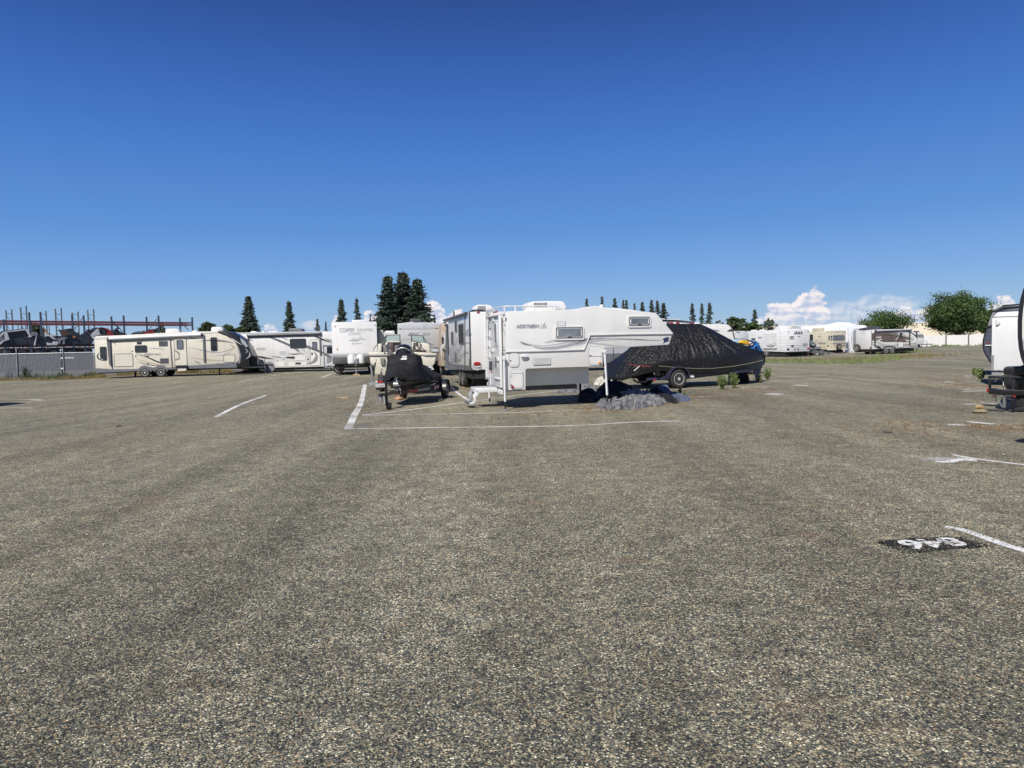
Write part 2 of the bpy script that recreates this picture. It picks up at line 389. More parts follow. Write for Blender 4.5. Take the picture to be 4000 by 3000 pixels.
mat('taupe_panel', (.42, .40, .37), .4, coat=.2)
mat('rust', (.11, .045, .035), .8, nscale=6, namt=.5)
mat('orange_steel', (.55, .22, .08), .6, nscale=6, namt=.3)
mat('rack_blue', (.07, .09, .13), .5, nscale=4, namt=.3)
mat('rack_pale', (.16, .20, .22), .5, nscale=4, namt=.3)
mat('rack_red', (.22, .06, .06), .6, nscale=4, namt=.4)
mat('wreck_dark', (.045, .05, .06), .45, nscale=4, namt=.6, bump=(5, .8, .05))
mat('wreck_grey', (.25, .26, .28), .4, nscale=4, namt=.5, bump=(5, .6, .05))
mat('wreck_white', (.66, .67, .69), .4, nscale=5, namt=.25, bump=(4, .4, .05))
mat('wreck_brown', (.12, .07, .05), .6, nscale=5, namt=.5, bump=(5, .8, .05))
mat('slat_grey', (.20, .21, .235), .5, nscale=5, namt=.25)
mat('slat_pale', (.34, .35, .37), .5, nscale=9, namt=.35)
mat('concrete_wall', (.72, .715, .70), .8, nscale=.35, namt=.08, streak=.05)
mat('cream_wall', (.74, .67, .52), .8, nscale=.2, namt=.05, streak=.04)
mat('wall_joint', (.12, .12, .12), .8)
mat('wood', (.45, .33, .18), .7, nscale=12, namt=.3)
mat('bark', (.09, .065, .045), .9, nscale=6, namt=.4)
mat('canvas_black', (.018, .018, .02), .7, nscale=3, namt=.25, bump=(9, .7, .04), spec=.25)
mat('poly_black', (.012, .012, .013), .36, bump=(16, 1., .05), spec=.42)
mat('tarp_silver', (.27, .27, .27), .30, nscale=6, col2=(.06, .06, .065), bump=(9, .25, .02), spec=.5)
mat('tarp_white', (.68, .70, .73), .5, bump=(3, .6, .06), nscale=2, namt=.06)
mat('tarp_blue', (.03, .17, .50), .35, nscale=5, namt=.5, bump=(6, .8, .05))
mat('tarp_navy', (.10, .12, .17), .45, bump=(7, .6, .03))
mat('kayak_blue', (.06, .30, .45), .35, nscale=3, namt=.3)
mat('kayak_pale', (.40, .55, .68), .35)
mat('kayak_yellow', (.75, .42, .03), .35, nscale=3, namt=.1)
mat('vinyl_brown', (.10, .06, .055), .5)
mat('vinyl_grey', (.20, .19, .18), .5)
mat('stone_tan', (.42, .29, .16), .8, nscale=9, namt=.3, bump=(14, .6, .02))
mat('stone_brown', (.30, .23, .14), .8, nscale=7, namt=.3, bump=(14, .6, .02))
mat('chip_wood', (.60, .33, .20), .8, nscale=20, namt=.2)
mat('rope', (.30, .27, .20), .8)
mat('strap_red', (.40, .06, .05), .6)
mat('paint_white', (.70, .70, .68), .7, erode=(46, .74))
mat('paint_faint', (.58, .58, .55), .6, erode=(42, .86))
mat('paint_black', (.03, .03, .032), .9, spec=.1, erode=(60, .79))
mat('plate', (.68, .68, .64), .4)
def leafmat(name, a, b, sc=1.2, tr=.25):
    m = bpy.data.materials.new(name); m.use_nodes = True; MATS[name] = m; t = m.node_tree; n = t.nodes; l = t.links; p = n['Principled BSDF']
    tcn = n.new('ShaderNodeTexCoord'); q = n.new('ShaderNodeTexNoise'); q.inputs['Scale'].default_value = sc; q.inputs['Detail'].default_value = 4; l.new(tcn.outputs['Object'], q.inputs[0])
    rr = n.new('ShaderNodeValToRGB'); l.new(q.outputs[0], rr.inputs[0]); rr.color_ramp.elements[0].position = .35; rr.color_ramp.elements[1].position = .65
    rr.color_ramp.elements[0].color = (*a, 1); rr.color_ramp.elements[1].color = (*b, 1); l.new(rr.outputs[0], p.inputs['Base Color']); p.inputs['Roughness'].default_value = .6
    p.inputs['Specular IOR Level'].default_value = .25
    tl = n.new('ShaderNodeBsdfTranslucent'); l.new(rr.outputs[0], tl.inputs[0]); ms = n.new('ShaderNodeMixShader'); ms.inputs[0].default_value = tr
    l.new(p.outputs[0], ms.inputs[1]); l.new(tl.outputs[0], ms.inputs[2]); l.new(ms.outputs[0], n['Material Output'].inputs[0]); return m
leafmat('conifer', (.04, .06, .048), (.11, .14, .10), 9., .2)
leafmat('conifer_far', (.06, .08, .068), (.13, .155, .115), 6., .2)
leafmat('leaf_green', (.045, .085, .028), (.115, .175, .055), .55)
leafmat('leaf_olive', (.05, .075, .03), (.10, .13, .06), .7)
leafmat('leaf_pale', (.10, .13, .09), (.20, .23, .17), 1.)
leafmat('weed_green', (.15, .20, .07), (.29, .34, .14), 3.)
leafmat('grass_dry', (.20, .16, .07), (.34, .28, .13), 3.)
leafmat('weed_rust', (.20, .12, .065), (.33, .21, .12), 5.)

# ground: chip-seal aggregate
def ground_mat():
    m = bpy.data.materials.new('chip_seal'); m.use_nodes = True; t = m.node_tree; n = t.nodes; l = t.links; p = n['Principled BSDF']
    tcn = n.new('ShaderNodeTexCoord'); obj = tcn.outputs['Object']
    def NZ(s, det=5, ro=.55, vec=None, d=0):
        q = n.new('ShaderNodeTexNoise'); q.inputs['Scale'].default_value = s; q.inputs['Detail'].default_value = det; q.inputs['Roughness'].default_value = ro; q.inputs['Distortion'].default_value = d
        l.new(vec or obj, q.inputs['Vector']); return q.outputs[0]
    def ramp(v, *st, interp='LINEAR'):
        r_ = n.new('ShaderNodeValToRGB'); l.new(v, r_.inputs[0]); e = r_.color_ramp.elements; r_.color_ramp.interpolation = interp
        while len(e) < len(st): e.new(.5)
        for i, (pos, c) in enumerate(st): e[i].position = pos; e[i].color = (*c, 1) if isinstance(c, tuple) else (c, c, c, 1)
        return r_.outputs[0]
    def mix(a, b, f, bt='MIX'):
        q = n.new('ShaderNodeMix'); q.data_type = 'RGBA'; q.blend_type = bt
        if isinstance(f, float): q.inputs[0].default_value = f
        else: l.new(f, q.inputs[0])
        for k, v in ((6, a), (7, b)):
            if isinstance(v, tuple): q.inputs[k].default_value = (*v, 1)
            else: l.new(v, q.inputs[k])
        return q.outputs[2]
    def mul(a, b):
        q = n.new('ShaderNodeMath'); q.operation = 'MULTIPLY'; l.new(a, q.inputs[0])
        if isinstance(b, float): q.inputs[1].default_value = b
        else: l.new(b, q.inputs[1])
        return q.outputs[0]
    wv = n.new('ShaderNodeTexNoise'); wv.inputs['Scale'].default_value = 60; l.new(obj, wv.inputs['Vector'])
    wa = n.new('ShaderNodeVectorMath'); wa.operation = 'MULTIPLY_ADD'; l.new(wv.outputs['Color'], wa.inputs[0]); wa.inputs[1].default_value = (.012, .012, 0); l.new(obj, wa.inputs[2])
    def VOR(s):
        v = n.new('ShaderNodeTexVoronoi'); v.voronoi_dimensions = '2D'; v.inputs['Scale'].default_value = s; l.new(wa.outputs[0], v.inputs['Vector'])
        sp = n.new('ShaderNodeSeparateColor'); l.new(v.outputs['Color'], sp.inputs[0]); return v, sp
    v1, s1 = VOR(122); v2, s2 = VOR(60)
    st1 = ramp(s1.outputs[0], (0, (.055, .058, .058)), (.26, (.12, .118, .11)), (.48, (.22, .205, .165)), (.68, (.33, .29, .215)), (.83, (.55, .46, .31)), (.925, (.46, .29, .17)), (.95, (.90, .84, .68)), interp='CONSTANT')
    st2 = ramp(s2.outputs[1], (0, (.06, .065, .068)), (.4, (.18, .175, .16)), (.62, (.36, .31, .23)), (.80, (.70, .60, .42)), (.95, (.46, .30, .19)), interp='CONSTANT')
    c = mix(st1, st2, ramp(NZ(75, 3), (.53, 0.), (.57, .95)))
    gap = ramp(v1.outputs['Distance'], (.3, 1.), (.7, .3)); c = mix(c, gap, .75, 'MULTIPLY')
    # clumps that survive at middle distance
    c = mix(c, ramp(NZ(26, 8, .88), (.37, .55), (.64, 1.5)), .85, 'MULTIPLY')
    c = mix(c, ramp(NZ(2.3, 6, .7), (.3, .72), (.7, 1.22)), .8, 'MULTIPLY')
    c = mix(c, ramp(NZ(4.6, 13, .98), (.41, .62), (.59, 1.42)), .9, 'MULTIPLY')
    # bare binder, smoother grey-brown
    bind = mix((.24, .225, .19), ramp(NZ(140, 3, .7), (.3, .6), (.7, 1.5)), 1., 'MULTIPLY')
    c = mix(c, bind, ramp(NZ(.33, 7, .65, d=.4), (.55, 0.), (.74, .30)))
    # wheel tracks and large tone changes
    mp = n.new('ShaderNodeMapping'); mp.inputs['Rotation'].default_value = (0, 0, R(33)); mp.inputs['Scale'].default_value = (.42, .045, 1); l.new(obj, mp.inputs[0])
    c = mix(c, ramp(NZ(1.6, 5, .6, mp.outputs[0], .6), (.34, .74), (.66, 1.28)), .9, 'MULTIPLY')
    c = mix(c, ramp(NZ(.09, 4, .6), (.32, (.82, .85, .88)), (.68, (1.15, 1.13, 1.07))), .95, 'MULTIPLY')
    # dark patches of old binder
    c = mix(c, (.10, .10, .10), ramp(NZ(.21, 5, .6, d=1.), (.64, 0.), (.74, .55)))
    # brownish dust and rusty dead weeds
    sx = n.new('ShaderNodeSeparateXYZ'); l.new(obj, sx.inputs[0])
    rm = ramp(NZ(1.1, 9, .78, d=.3), (.56, 0.), (.68, 1.)); big = ramp(NZ(.17, 4, .6), (.42, .0), (.62, 1.))
    c = mix(c, mix((.24, .12, .055), ramp(NZ(90, 2), (.3, .4), (.7, 1.5)), 1., 'MULTIPLY'), mul(mul(rm, big), .7))
    c = mix(c, (1.17, 1.20, 1.10), 1., 'MULTIPLY')
    l.new(c, p.inputs['Base Color']); p.inputs['Roughness'].default_value = .82; p.inputs['Specular IOR Level'].default_value = .25
    b1 = n.new('ShaderNodeBump'); b1.inputs['Strength'].default_value = .9; b1.inputs['Distance'].default_value = .006; b1.invert = True; l.new(v1.outputs['Distance'], b1.inputs['Height'])
    b2 = n.new('ShaderNodeBump'); b2.inputs['Strength'].default_value = .5; b2.inputs['Distance'].default_value = .03; l.new(NZ(9, 8, .8), b2.inputs['Height']); l.new(b1.outputs[0], b2.inputs['Normal'])
    l.new(b2.outputs[0], p.inputs['Normal']); return m
GM = ground_mat()
g = MB().add([(-1500, -60, 0), (1500, -60, 0), (1500, 2500, 0), (-1500, 2500, 0)], [(0, 1, 2, 3)]).build('ground', GM); tag(g, 'grey-brown chip-seal gravel surface of the storage lot', None, kind='structure')

# ------------------------------------------------------------------ painted lines on the ground
def line(m, pts, w, mt='paint_white', z=.004, jit=.006):
    P = [gnd(*m(*p)) for p in pts]; Q = cat_rom([(p.x, p.y) for p in P], 10); mb = MB(); L_ = []; R_ = []
    for i, p in enumerate(Q):
        a = Vector(Q[max(0, i-1)]); b = Vector(Q[min(len(Q)-1, i+1)]); t = (b-a).normalized(); n_ = Vector((-t.y, t.x))
        ww = w/2*(1+rnd.uniform(-.12, .12)); L_.append((p[0]+n_.x*ww, p[1]+n_.y*ww, z)); R_.append((p[0]-n_.x*ww, p[1]-n_.y*ww, z))
    mb.grid([L_, R_]); o = mb.build('painted_line', MATS[mt], smooth=0); o['kind'] = 'structure'; o['label'] = 'white paint line marking a parking bay on the ground'; return o
ZL = [0]
def ln(m, pts, w=.10, mt='paint_white'):
    ZL[0] += 1; line(m, pts, w, mt, z=.004+.0004*(ZL[0] % 5))
ln(cM, [(192, 80), (170, 180), (130, 260), (92, 345)], .17)
ln(cM, [(100, 344), (700, 336), (1200, 330), (1500, 322), (1800, 304), (2060, 298)], .10)
ln(cM, [(2050, 300), (2110, 312)], .22, 'paint_faint')
ln(cM, [(175, 264), (640, 257), (1100, 246), (1500, 234), (1800, 226)], .085)
ln(cM, [(1800, 226), (2100, 210), (2210, 205)], .07, 'paint_faint')
ln(cM, [(175, 262), (500, 225), (830, 180), (1100, 145), (1330, 118)], .095)
ln(cM, [(695, 85), (750, 135), (825, 182)], .10)
ln(cM, [(830, 184), (1000, 182), (1300, 175)], .07, 'paint_faint')
ln(cO, [(1435, 305), (1600, 222), (1768, 161)], .13)
ln(cO, [(1602, 66), (1700, 45), (1838, 27)], .12)
ln(cO, [(2138, 42), (2200, 20), (2250, 5)], .13)
ln(cO, [(1090, 76), (1330, 55)], .1, 'paint_faint'); ln(cO, [(1090, 45), (1160, 40)], .1, 'paint_faint')
ln(cO, [(-60, 192), (90, 188), (275, 190)], .11); ln(cO, [(200, 190), (280, 195)], .3, 'paint_faint')
ln(cO, [(-60, 246), (215, 243)], .11); ln(cO, [(140, 250), (215, 246)], .5, 'paint_faint')
for a in ([(-30, 466), (85, 466)],): ln(cN, a, .07)
ln(cN, [(30, 470), (130, 478)], .35, 'paint_faint')
ln(cN, [(20, 380), (300, 368)], .07, 'paint_faint'); ln(cN, [(290, 368), (410, 372)], .3, 'paint_faint')
ln(cN, [(155, 320), (320, 312)], .09); ln(cN, [(330, 310), (490, 302)], .08, 'paint_faint'); ln(cN, [(630, 298), (715, 303)], .4)
ln(cN, [(0, 272), (300, 264), (480, 258), (640, 252)], .09); ln(cN, [(640, 252), (800, 248)], .09, 'paint_faint'); ln(cN, [(790, 244), (875, 247)], .3)
ln(cN, [(600, 226), (800, 216), (1015, 208)], .12); ln(cN, [(620, 196), (790, 190), (1000, 184)], .12)
ln(cN, [(640, 172), (900, 168)], .13, 'paint_faint'); ln(cN, [(620, 150), (860, 148)], .16, 'paint_faint'); ln(cN, [(600, 121), (720, 120)], .2); ln(cN, [(880, 118), (1080, 120)], .2, 'paint_faint')
ln(cN, [(1430, 70), (1500, 72)], .25, 'paint_faint')
ln(cN, [(1955, 62), (2000, 62)], .3, 'paint_faint'); ln(cN, [(1955, 78), (2000, 79)], .3, 'paint_faint')
ln(cN, [(1880, 157), (2060, 159)], .12); ln(cN, [(1840, 190), (1895, 186)], .25); ln(cN, [(1720, 224), (1760, 226)], .3); ln(cN, [(1820, 219), (1900, 222), (2060, 229)], .1)
ln(cN, [(1830, 270), (1880, 273)], .15); ln(cN, [(1830, 284), (1980, 279)], .12); ln(cN, [(1840, 364), (1915, 362)], .15); ln(cN, [(1950, 357), (2040, 360), (2200, 370)], .09)
ln(cN, [(1650, 492), (1750, 484), (1850, 493)], .33, 'paint_faint'); ln(cN, [(1740, 490), (1850, 491)], .12); ln(cN, [(1870, 470), (1940, 478), (2030, 486)], .14); ln(cN, [(2030, 486), (2200, 494)], .07, 'paint_faint')
ln(cL, [(960, 232), (1200, 275), (1500, 315), (1810, 352), (2100, 395)], .075)
ln(cL, [(560, 285), (760, 285), (1000, 282), (1240, 290)], .30, 'paint_faint'); ln(cL, [(770, 312), (900, 318), (1000, 300), (1100, 285), (1230, 298)], .13)
ln(cL, [(870, 1085), (1050, 1110), (1300, 1195), (1550, 1285), (1810, 1365), (2100, 1465)], .09)
# stencilled bay number, sprayed white over a black patch
P_ = [gnd(*cP(*p)) for p in [(170, 220), (380, 195), (700, 160), (1080, 150), (1400, 190), (1570, 265), (1450, 295), (1000, 320), (720, 365), (520, 360), (380, 300), (290, 265)]]
PC = sum(P_, Vector())/len(P_)
rows_ = []
for kk, (x_, y_) in enumerate(cat_rom([(q.x, q.y) for q in P_], 14, True)):
    j_ = 1+.10*noise.noise(Vector((kk*.21, 3, 1)))+.10*noise.noise(Vector((kk*.9, 7, 1)))+rnd.uniform(-.035, .035); rows_.append((PC.x+(x_-PC.x)*j_, PC.y+(y_-PC.y)*j_, .004))
pm = MB().add(rows_, [tuple(range(len(rows_)))])
for kk in range(900):
    x_, y_, _ = rows_[rnd.randrange(len(rows_))]; f_ = 1+abs(rnd.gauss(0, .09)); s_ = rnd.uniform(.003, .008); cx_, cy_ = PC.x+(x_-PC.x)*f_, PC.y+(y_-PC.y)*f_; pm.add([(cx_+s_*math.cos(t_), cy_+s_*math.sin(t_), .0042) for t_ in (0, 1.4, 2.7, 4.1, 5.3)], [(0, 1, 2, 3, 4)])
o = pm.build('painted_patch', MATS['paint_black'], smooth=0)
o['kind'] = 'structure'; o['label'] = 'black spray-paint patch behind the bay number'
qc = [gnd(*cP(*p)) for p in ((590, 338), (1470, 272), (1165, 150), (330, 200))]   # corners of the figures on the ground
me = text_mesh('846', 0., .035); xs = [v_.co.x for v_ in me.vertices]; ys = [v_.co.y for v_ in me.vertices]
for v_ in me.vertices:
    u_ = 1-(v_.co.x-min(xs))/(max(xs)-min(xs)); w_ = 1-(v_.co.y-min(ys))/(max(ys)-min(ys)); p_ = (qc[0]*(1-u_)+qc[1]*u_)*(1-w_)+(qc[3]*(1-u_)+qc[2]*u_)*w_; v_.co = (p_.x, p_.y, .0075)
me.materials.clear(); me.materials.append(MATS['paint_white']); o = bpy.data.objects.new('painted_number', me); COL.objects.link(o); o['kind'] = 'structure'; o['label'] = 'white sprayed bay number on the black patch'
M_ = MATS
def ac_unit(pl_or_root, x0, x1, y0, y1, z0, z1, mt='white_plain', root=None, louvre=True, slope=.25, name='air_conditioner'):
    root = root or pl_or_root; s = (x1-x0)*slope; h = z1-z0
    prof = [(x0, z0), (x1, z0), (x1, z0+h*.55), (x1-s*.35, z1-h*.1), (x1-s, z1), (x0+s*.6, z1), (x0+s*.15, z1-h*.15), (x0, z0+h*.6)]
    a = MB().prism(prof, y0, y1).build(name, M_[mt], root, bevel=.03)
    if louvre:
        mb = MB(); w = x1-x0
        for k in range(12): u = x0+w*(.18+.035*k); mb.box(u, u+w*.018, y0-.006, y0+.01, z0+h*.35, z0+h*.85)
        mb.build('louvre', M_['trim_dark'], a)
    return a
def roof_vent(root, x, y, z, s=.36, mt='white_plain'):
    MB().prism([(x-s/2, z-.03), (x+s/2, z-.03), (x+s/2, z+.05), (x+s*.3, z+.12), (x-s*.3, z+.12), (x-s/2, z+.05)], y, y+s).build('roof_vent', M_[mt], root, bevel=.015)
def awning(root, pl, m, p0, p1, r=.07, mt='white_plain', arms=(), out=.10, amt='trim_grey'):
    """rolled awning tube along the wall top with folded arms"""
    a = pl.tr(m(*p0)); b = pl.tr(m(*p1))
    t = MB().tube([pl.P(a[0], a[1], out), pl.P(b[0], b[1], out)], r, 14).build('awning', M_[mt], root)
    MB().tube([pl.P(a[0]-.02, a[1], out), pl.P(a[0]+.05, a[1], out)], r*1.15, 14).build('end_cap', M_['trim_dark'], t)
    MB().tube([pl.P(b[0]-.05, b[1], out), pl.P(b[0]+.02, b[1], out)], r*1.15, 14).build('end_cap', M_['trim_dark'], t)
    for (x, y0, y1, w) in arms:
        u, z1 = pl.tr(m(x, y0)); _, z0 = pl.tr(m(x, y1))
        pl.slab([(u-w/2, z0), (u+w/2, z0), (u+w/2, z1), (u-w/2, z1)], .0, .09).build('awning_arm', M_[amt], root, bevel=.01)
def plate(root, pl, m, box, txt, name='licence_plate'):
    x0, x1, z0, z1 = pl.rect(m, *box)
    p = pl.slab(rrect(x0, x1, z0, z1, .02), 0.0, .012).build(name, M_['plate'], root, smooth=0)
    px0, py0, px1, py1 = box; w, h = px1-px0, py1-py0
    pl.text(m, (px0+w*.07, py0+h*.2, px1-w*.07, py1-h*.2), txt, M_['letter_navy'], o=.016, bold=.02, parent=p)
    return p
def lpg_pair(root, x, y, z, r=.16, h=.55, mt='white_plain', cover=False):
    for s in (-1, 1):
        c = (x+s*r*1.15, y, z)
        MB().lathe([(.05, 0), (r*.8, .01), (r, .07), (r, h*.75), (r*.75, h*.92), (.05, h)], c, 'z', 18).build('gas_bottle', M_[mt], root)
def tongue(root, x0, y0, L, z=.5, w=1.2, d=(0, -1), jack=True, mt='black_paint', jh=None, block=False):
    """A-frame pointing along local direction d from the middle of the front, with its coupler and jack"""
    px, py = -d[1], d[0]; P = lambda a, b, c: (x0+d[0]*a+px*b, y0+d[1]*a+py*b, c)
    mb = MB(); mb.tube([P(-.2, -w/2, z), P(L, 0, z)], .05, 6); mb.tube([P(-.2, w/2, z), P(L, 0, z)], .05, 6); mb.tube([P(.1, -w/2, z), P(.1, w/2, z)], .04, 6)
    t = mb.build('tongue_frame', M_[mt], root)
    MB().tube([P(L-.05, 0, z), P(L+.22, 0, z), P(L+.3, 0, z-.03)], [.05, .06, .05], 8).build('coupler', M_[mt], t)
    if jack:
        j = MB().tube([P(L*.78, 0, z+.45), P(L*.78, 0, .06)], .035, 8); j.lathe([(.11, 0), (.11, .03), (.03, .05)], P(L*.78, 0, .08 if block else .0), 'z', 12); j.build('jack', M_['galv'], root)
        if block: MB().box(*[v for p in ((P(L*.78, -.2, 0)[0]-.0, P(L*.78, .2, 0)[0]), sorted((P(L*.78-.15, 0, 0)[1], P(L*.78+.15, 0, 0)[1])), (0, .08)) for v in p]).build('wood_block', M_['wood'], root)

# ================================================================== 1 long cream travel trailer
v = Veh('travel_trailer', 'long cream travel trailer with black rounded front cap, parked by the slatted fence', 'travel trailer', 368, 48.5, 960, 50.5)
r = v.root; F = v.pl('F'); T = lambda pts: F.T(cB, pts)
Wd = 2.5
top = [(60, 318), (64, 296), (95, 283), (400, 272), (1000, 240), (1720, 213), (1800, 213), (1900, 243), (1990, 300), (2060, 375), (2105, 450), (2110, 520), (2075, 600), (2015, 660), (1990, 690)]
bot = [(1950, 690), (1310, 708), (1250, 712), (1150, 716), (1030, 722), (660, 745), (90, 765), (80, 700)]
pg = T(top+bot)
MB().prism(pg, 0, Wd).build('body', M_['cream_rv'], r, bevel=.035)
sk = T([(88, 708), (300, 722), (640, 718), (700, 690), (760, 680), (840, 700), (900, 690), (960, 680), (1040, 700), (1300, 676), (1945, 632), (2000, 660), (1960, 700), (1310, 715), (90, 772)])
F.slab(sk, -.01, .018).build('skirt', M_['skirt_grey'], r)
MB().prism(T([(90, 762), (1950, 695), (1950, 712), (1300, 740), (1010, 745), (700, 755), (90, 785)]), .15, Wd-.1).build('chassis', M_['underside'], r)
cap = T([(1715, 213), (1800, 207), (1905, 238), (1998, 296), (2068, 372), (2118, 450), (2160, 540), (2150, 560), (2110, 600), (2120, 690), (1955, 697), (1950, 640), (1985, 600), (2000, 540), (1995, 470), (1965, 400), (1900, 330), (1820, 280), (1740, 250), (1700, 232)])
MB().prism(cap, -.03, Wd+.03).build('front_cap', M_['black_paint'], r, bevel=.02)
F.poly(cB, [(1875, 300), (1935, 335), (2035, 405), (1990, 385), (1920, 345)], M_['line_pale'], o=.04)
F.poly(cB, [(2000, 300), (2060, 345), (2110, 420), (2080, 430), (2020, 370)], M_['line_silver'], o=.045)
F.poly(cB, [(1930, 350), (1985, 430), (2015, 540), (2000, 640), (1975, 650), (1995, 540), (1970, 440)], M_['line_grey'], o=.045)
F.swoosh(cB, [(2060, 440), (2100, 480), (2070, 510)], .12, M_['line_grey'], o=.04); F.swoosh(cB, [(2120, 490), (2130, 540), (2080, 590)], .10, M_['line_silver'], o=.04)
F.panel('roof_edge', M_['white_plain'], cB, (66, 286, 1715, 300), r=.005, th=.03) if 0 else None
MB().prism(T([(64, 298), (1700, 222), (1700, 238), (1500, 252), (250, 312), (64, 325)]), -.02, .0).build('roof_trim', M_['white_plain'], r)
awning(r, F, cB, (250, 318), (1495, 262), r=.10, arms=[(268, 330, 680, .09), (1085, 305, 330, .06), (1515, 262, 630, .12)])
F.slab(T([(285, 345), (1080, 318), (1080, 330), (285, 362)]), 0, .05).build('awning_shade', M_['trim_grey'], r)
F.slab(T([(272, 330), (290, 330), (316, 745), (298, 748)]), 0, .012).build('trim_strip', M_['trim_grey'], r)
F.slab(T([(1066, 320), (1082, 320), (1112, 712), (1092, 716)]), 0, .012).build('trim_strip', M_['trim_grey'], r)
F.slab(T([(228, 320), (250, 320), (282, 680), (262, 655)]), .0, .06).build('awning_arm', M_['trim_grey'], r)
for bx, bars in (((140, 422, 228, 605), [('h', .5)]), ((602, 404, 765, 500), [('v', .5)]), ((1610, 298, 1697, 480), [('h', .42)])):
    F.window(cB, bx, fr=.03, bars=bars, r=.09)
F.window(cB, (1160, 335, 1245, 453), fr=.03, r=.05, gm=M_['glass_grey'], o=.03)
for bx in ((325, 515, 580, 690), (1780, 530, 1937, 632)): F.panel('storage_hatch', M_['cream_rv'], cB, bx, line=.035, lmat=M_['trim_dark'], r=.1)
for bx in ((920, 348, 1040, 420), (937, 577, 1053, 648), (627, 358, 693, 392)):
    vt = F.panel('vent', M_['trim_grey'], cB, bx, r=.02)
    for k in (.25, .5, .75):
        y = bx[1]+(bx[3]-bx[1])*k; F.slab(F.T(cB, [(bx[0]+6, y-3), (bx[2]-6, y-3), (bx[2]-6, y+3), (bx[0]+6, y+3)]), .012, .02).build('louvre', M_['black'], vt)
dr = F.panel('door', M_['cream_rv'], cB, (1125, 303, 1295, 690), r=.12, line=.035, lmat=M_['trim_dark'])
hb = [F.tr(cB(*p)) for p in ((1135, 470), (1165, 490), (1188, 505), (1188, 575), (1150, 585), (1130, 590))]
MB().tube([F.P(a, b, .07) for a, b in hb], .02, 6).build('grab_handle', M_['trim_dark'], r)
F.slab(T([(1150, 672), (1300, 668), (1302, 708), (1160, 714)]), 0, .25).build('entry_step', M_['black'], r)
F.slab(T([(1185, 714), (1298, 712), (1295, 740), (1185, 745)]), .3, .05).build('step_tread', M_['cream_rv'], r)
F.swoosh(cB, [(600, 515), (760, 560), (870, 610), (935, 632)], .09, M_['line_black'], taper=(1, 0))
F.swoosh(cB, [(590, 580), (760, 625), (900, 655), (1075, 660)], .07, M_['line_tan'])
F.swoosh(cB, [(632, 620), (750, 655), (880, 672), (1060, 668)], .05, M_['line_black'])
F.swoosh(cB, [(768, 440), (900, 447), (1025, 458)], .08, M_['line_silver'])
F.swoosh(cB, [(1300, 428), (1450, 462), (1600, 490), (1740, 498), (1920, 440)], .10, M_['line_silver'])
F.swoosh(cB, [(1450, 350), (1600, 342), (1760, 350), (1925, 380)], .09, M_['line_black'])
F.swoosh(cB, [(1560, 322), (1700, 326), (1850, 350), (1920, 372)], .06, M_['line_silver'])
F.swoosh(cB, [(1850, 385), (1905, 410), (1918, 430), (1870, 465), (1780, 492)], .12, M_['line_tan'])
F.swoosh(cB, [(1320, 560), (1500, 592), (1700, 604), (1880, 598)], .08, M_['line_tan'])
F.swoosh(cB, [(1640, 545), (1760, 535), (1840, 510), (1890, 480)], .07, M_['line_silver'])
F.swoosh(cB, [(1385, 610), (1440, 635), (1480, 648)], .05, M_['line_black']); F.swoosh(cB, [(320, 360), (350, 410)], .04, M_['line_black']); F.swoosh(cB, [(1290, 280), (1350, 300), (1415, 325)], .06, M_['line_black'])
F.swoosh(cB, [(135, 500), (105, 540), (130, 590), (220, 615)], .1, M_['line_black'], o=.008)
F.swoosh(cB, [(145, 515), (125, 550), (150, 585), (200, 605)], .05, M_['mark_white'], o=.011)
F.text(cB, (725, 513, 945, 541), 'HEMISPHERE', M_['letter_grey'], bold=.01)
F.text(cB, (755, 503, 810, 511), 'SALEM', M_['letter_pale'])
for bx in ((607, 540, 622, 560), (757, 545, 783, 568), (765, 640, 785, 657), (1688, 640, 1700, 655), (555, 480, 575, 490)): F.panel('fitting', M_['trim_dark'], cB, bx, r=.01)
for x0, y0, x1, y1 in ((965, 178, 1150, 238), (1583, 153, 1745, 213)):
    a = F.tr(cB(x0, y1)); b = F.tr(cB(x1, y0)); ac_unit(r, a[0], b[0], .8, 1.55, a[1]-.02, b[1], louvre=False, slope=.3)
roof_vent(r, *(lambda q: (q[0], 1.0, q[1]))(F.tr(cB(1350, 226))))
ld = F.T(cB, [(32, 340), (32, 285), (55, 268), (150, 268)]); MB().tube([(a, .5, b) for a, b in ld], .02, 6).tube([(a, .9, b) for a, b in ld], .02, 6).build('ladder', M_['trim_dark'], r)
for cx in (735, 950):
    u, z = F.tr(cB(cx, 772)); wheel(r, (u, .085, .335), r=.335, w=.22, rim='rim_steel', spokes=8)
    wheel(r, (u, Wd-.16, .335), r=.335, w=.22, rim='rim_steel', spokes=8, side=1)
for cx in (735, 950):
    u, z = F.tr(cB(cx, 772)); A = [(u+.45*math.cos(t), .38+.45*math.sin(t)) for t in [math.pi*k/14 for k in range(15)]]; B = [(u+.37*math.cos(t), .38+.37*math.sin(t)) for t in [math.pi*k/14 for k in range(14, -1, -1)]]
    F.slab(A+B, -.01, .03).build('wheel_arch', M_['skirt_grey'], r)
u, z = F.tr(cB(2200, 700)); u0, _ = F.tr(cB(2120, 700)); tongue(r, u0-.1, Wd/2, 1.3, z=.62, w=1.6, d=(1, 0))
F.slab(T([(2110, 560), (2205, 560), (2205, 690), (2110, 690)]), -1.4, -.9).build('battery_box', M_['black_plastic'], r)
MB().box(2.0, 2.1, 1.9, 2.0, 0, .6).build('stabiliser_jack', M_['underside'], r)
MB().box(8.0, 8.08, .5, .58, .0, .7).build('stabiliser_jack', M_['underside'], r)

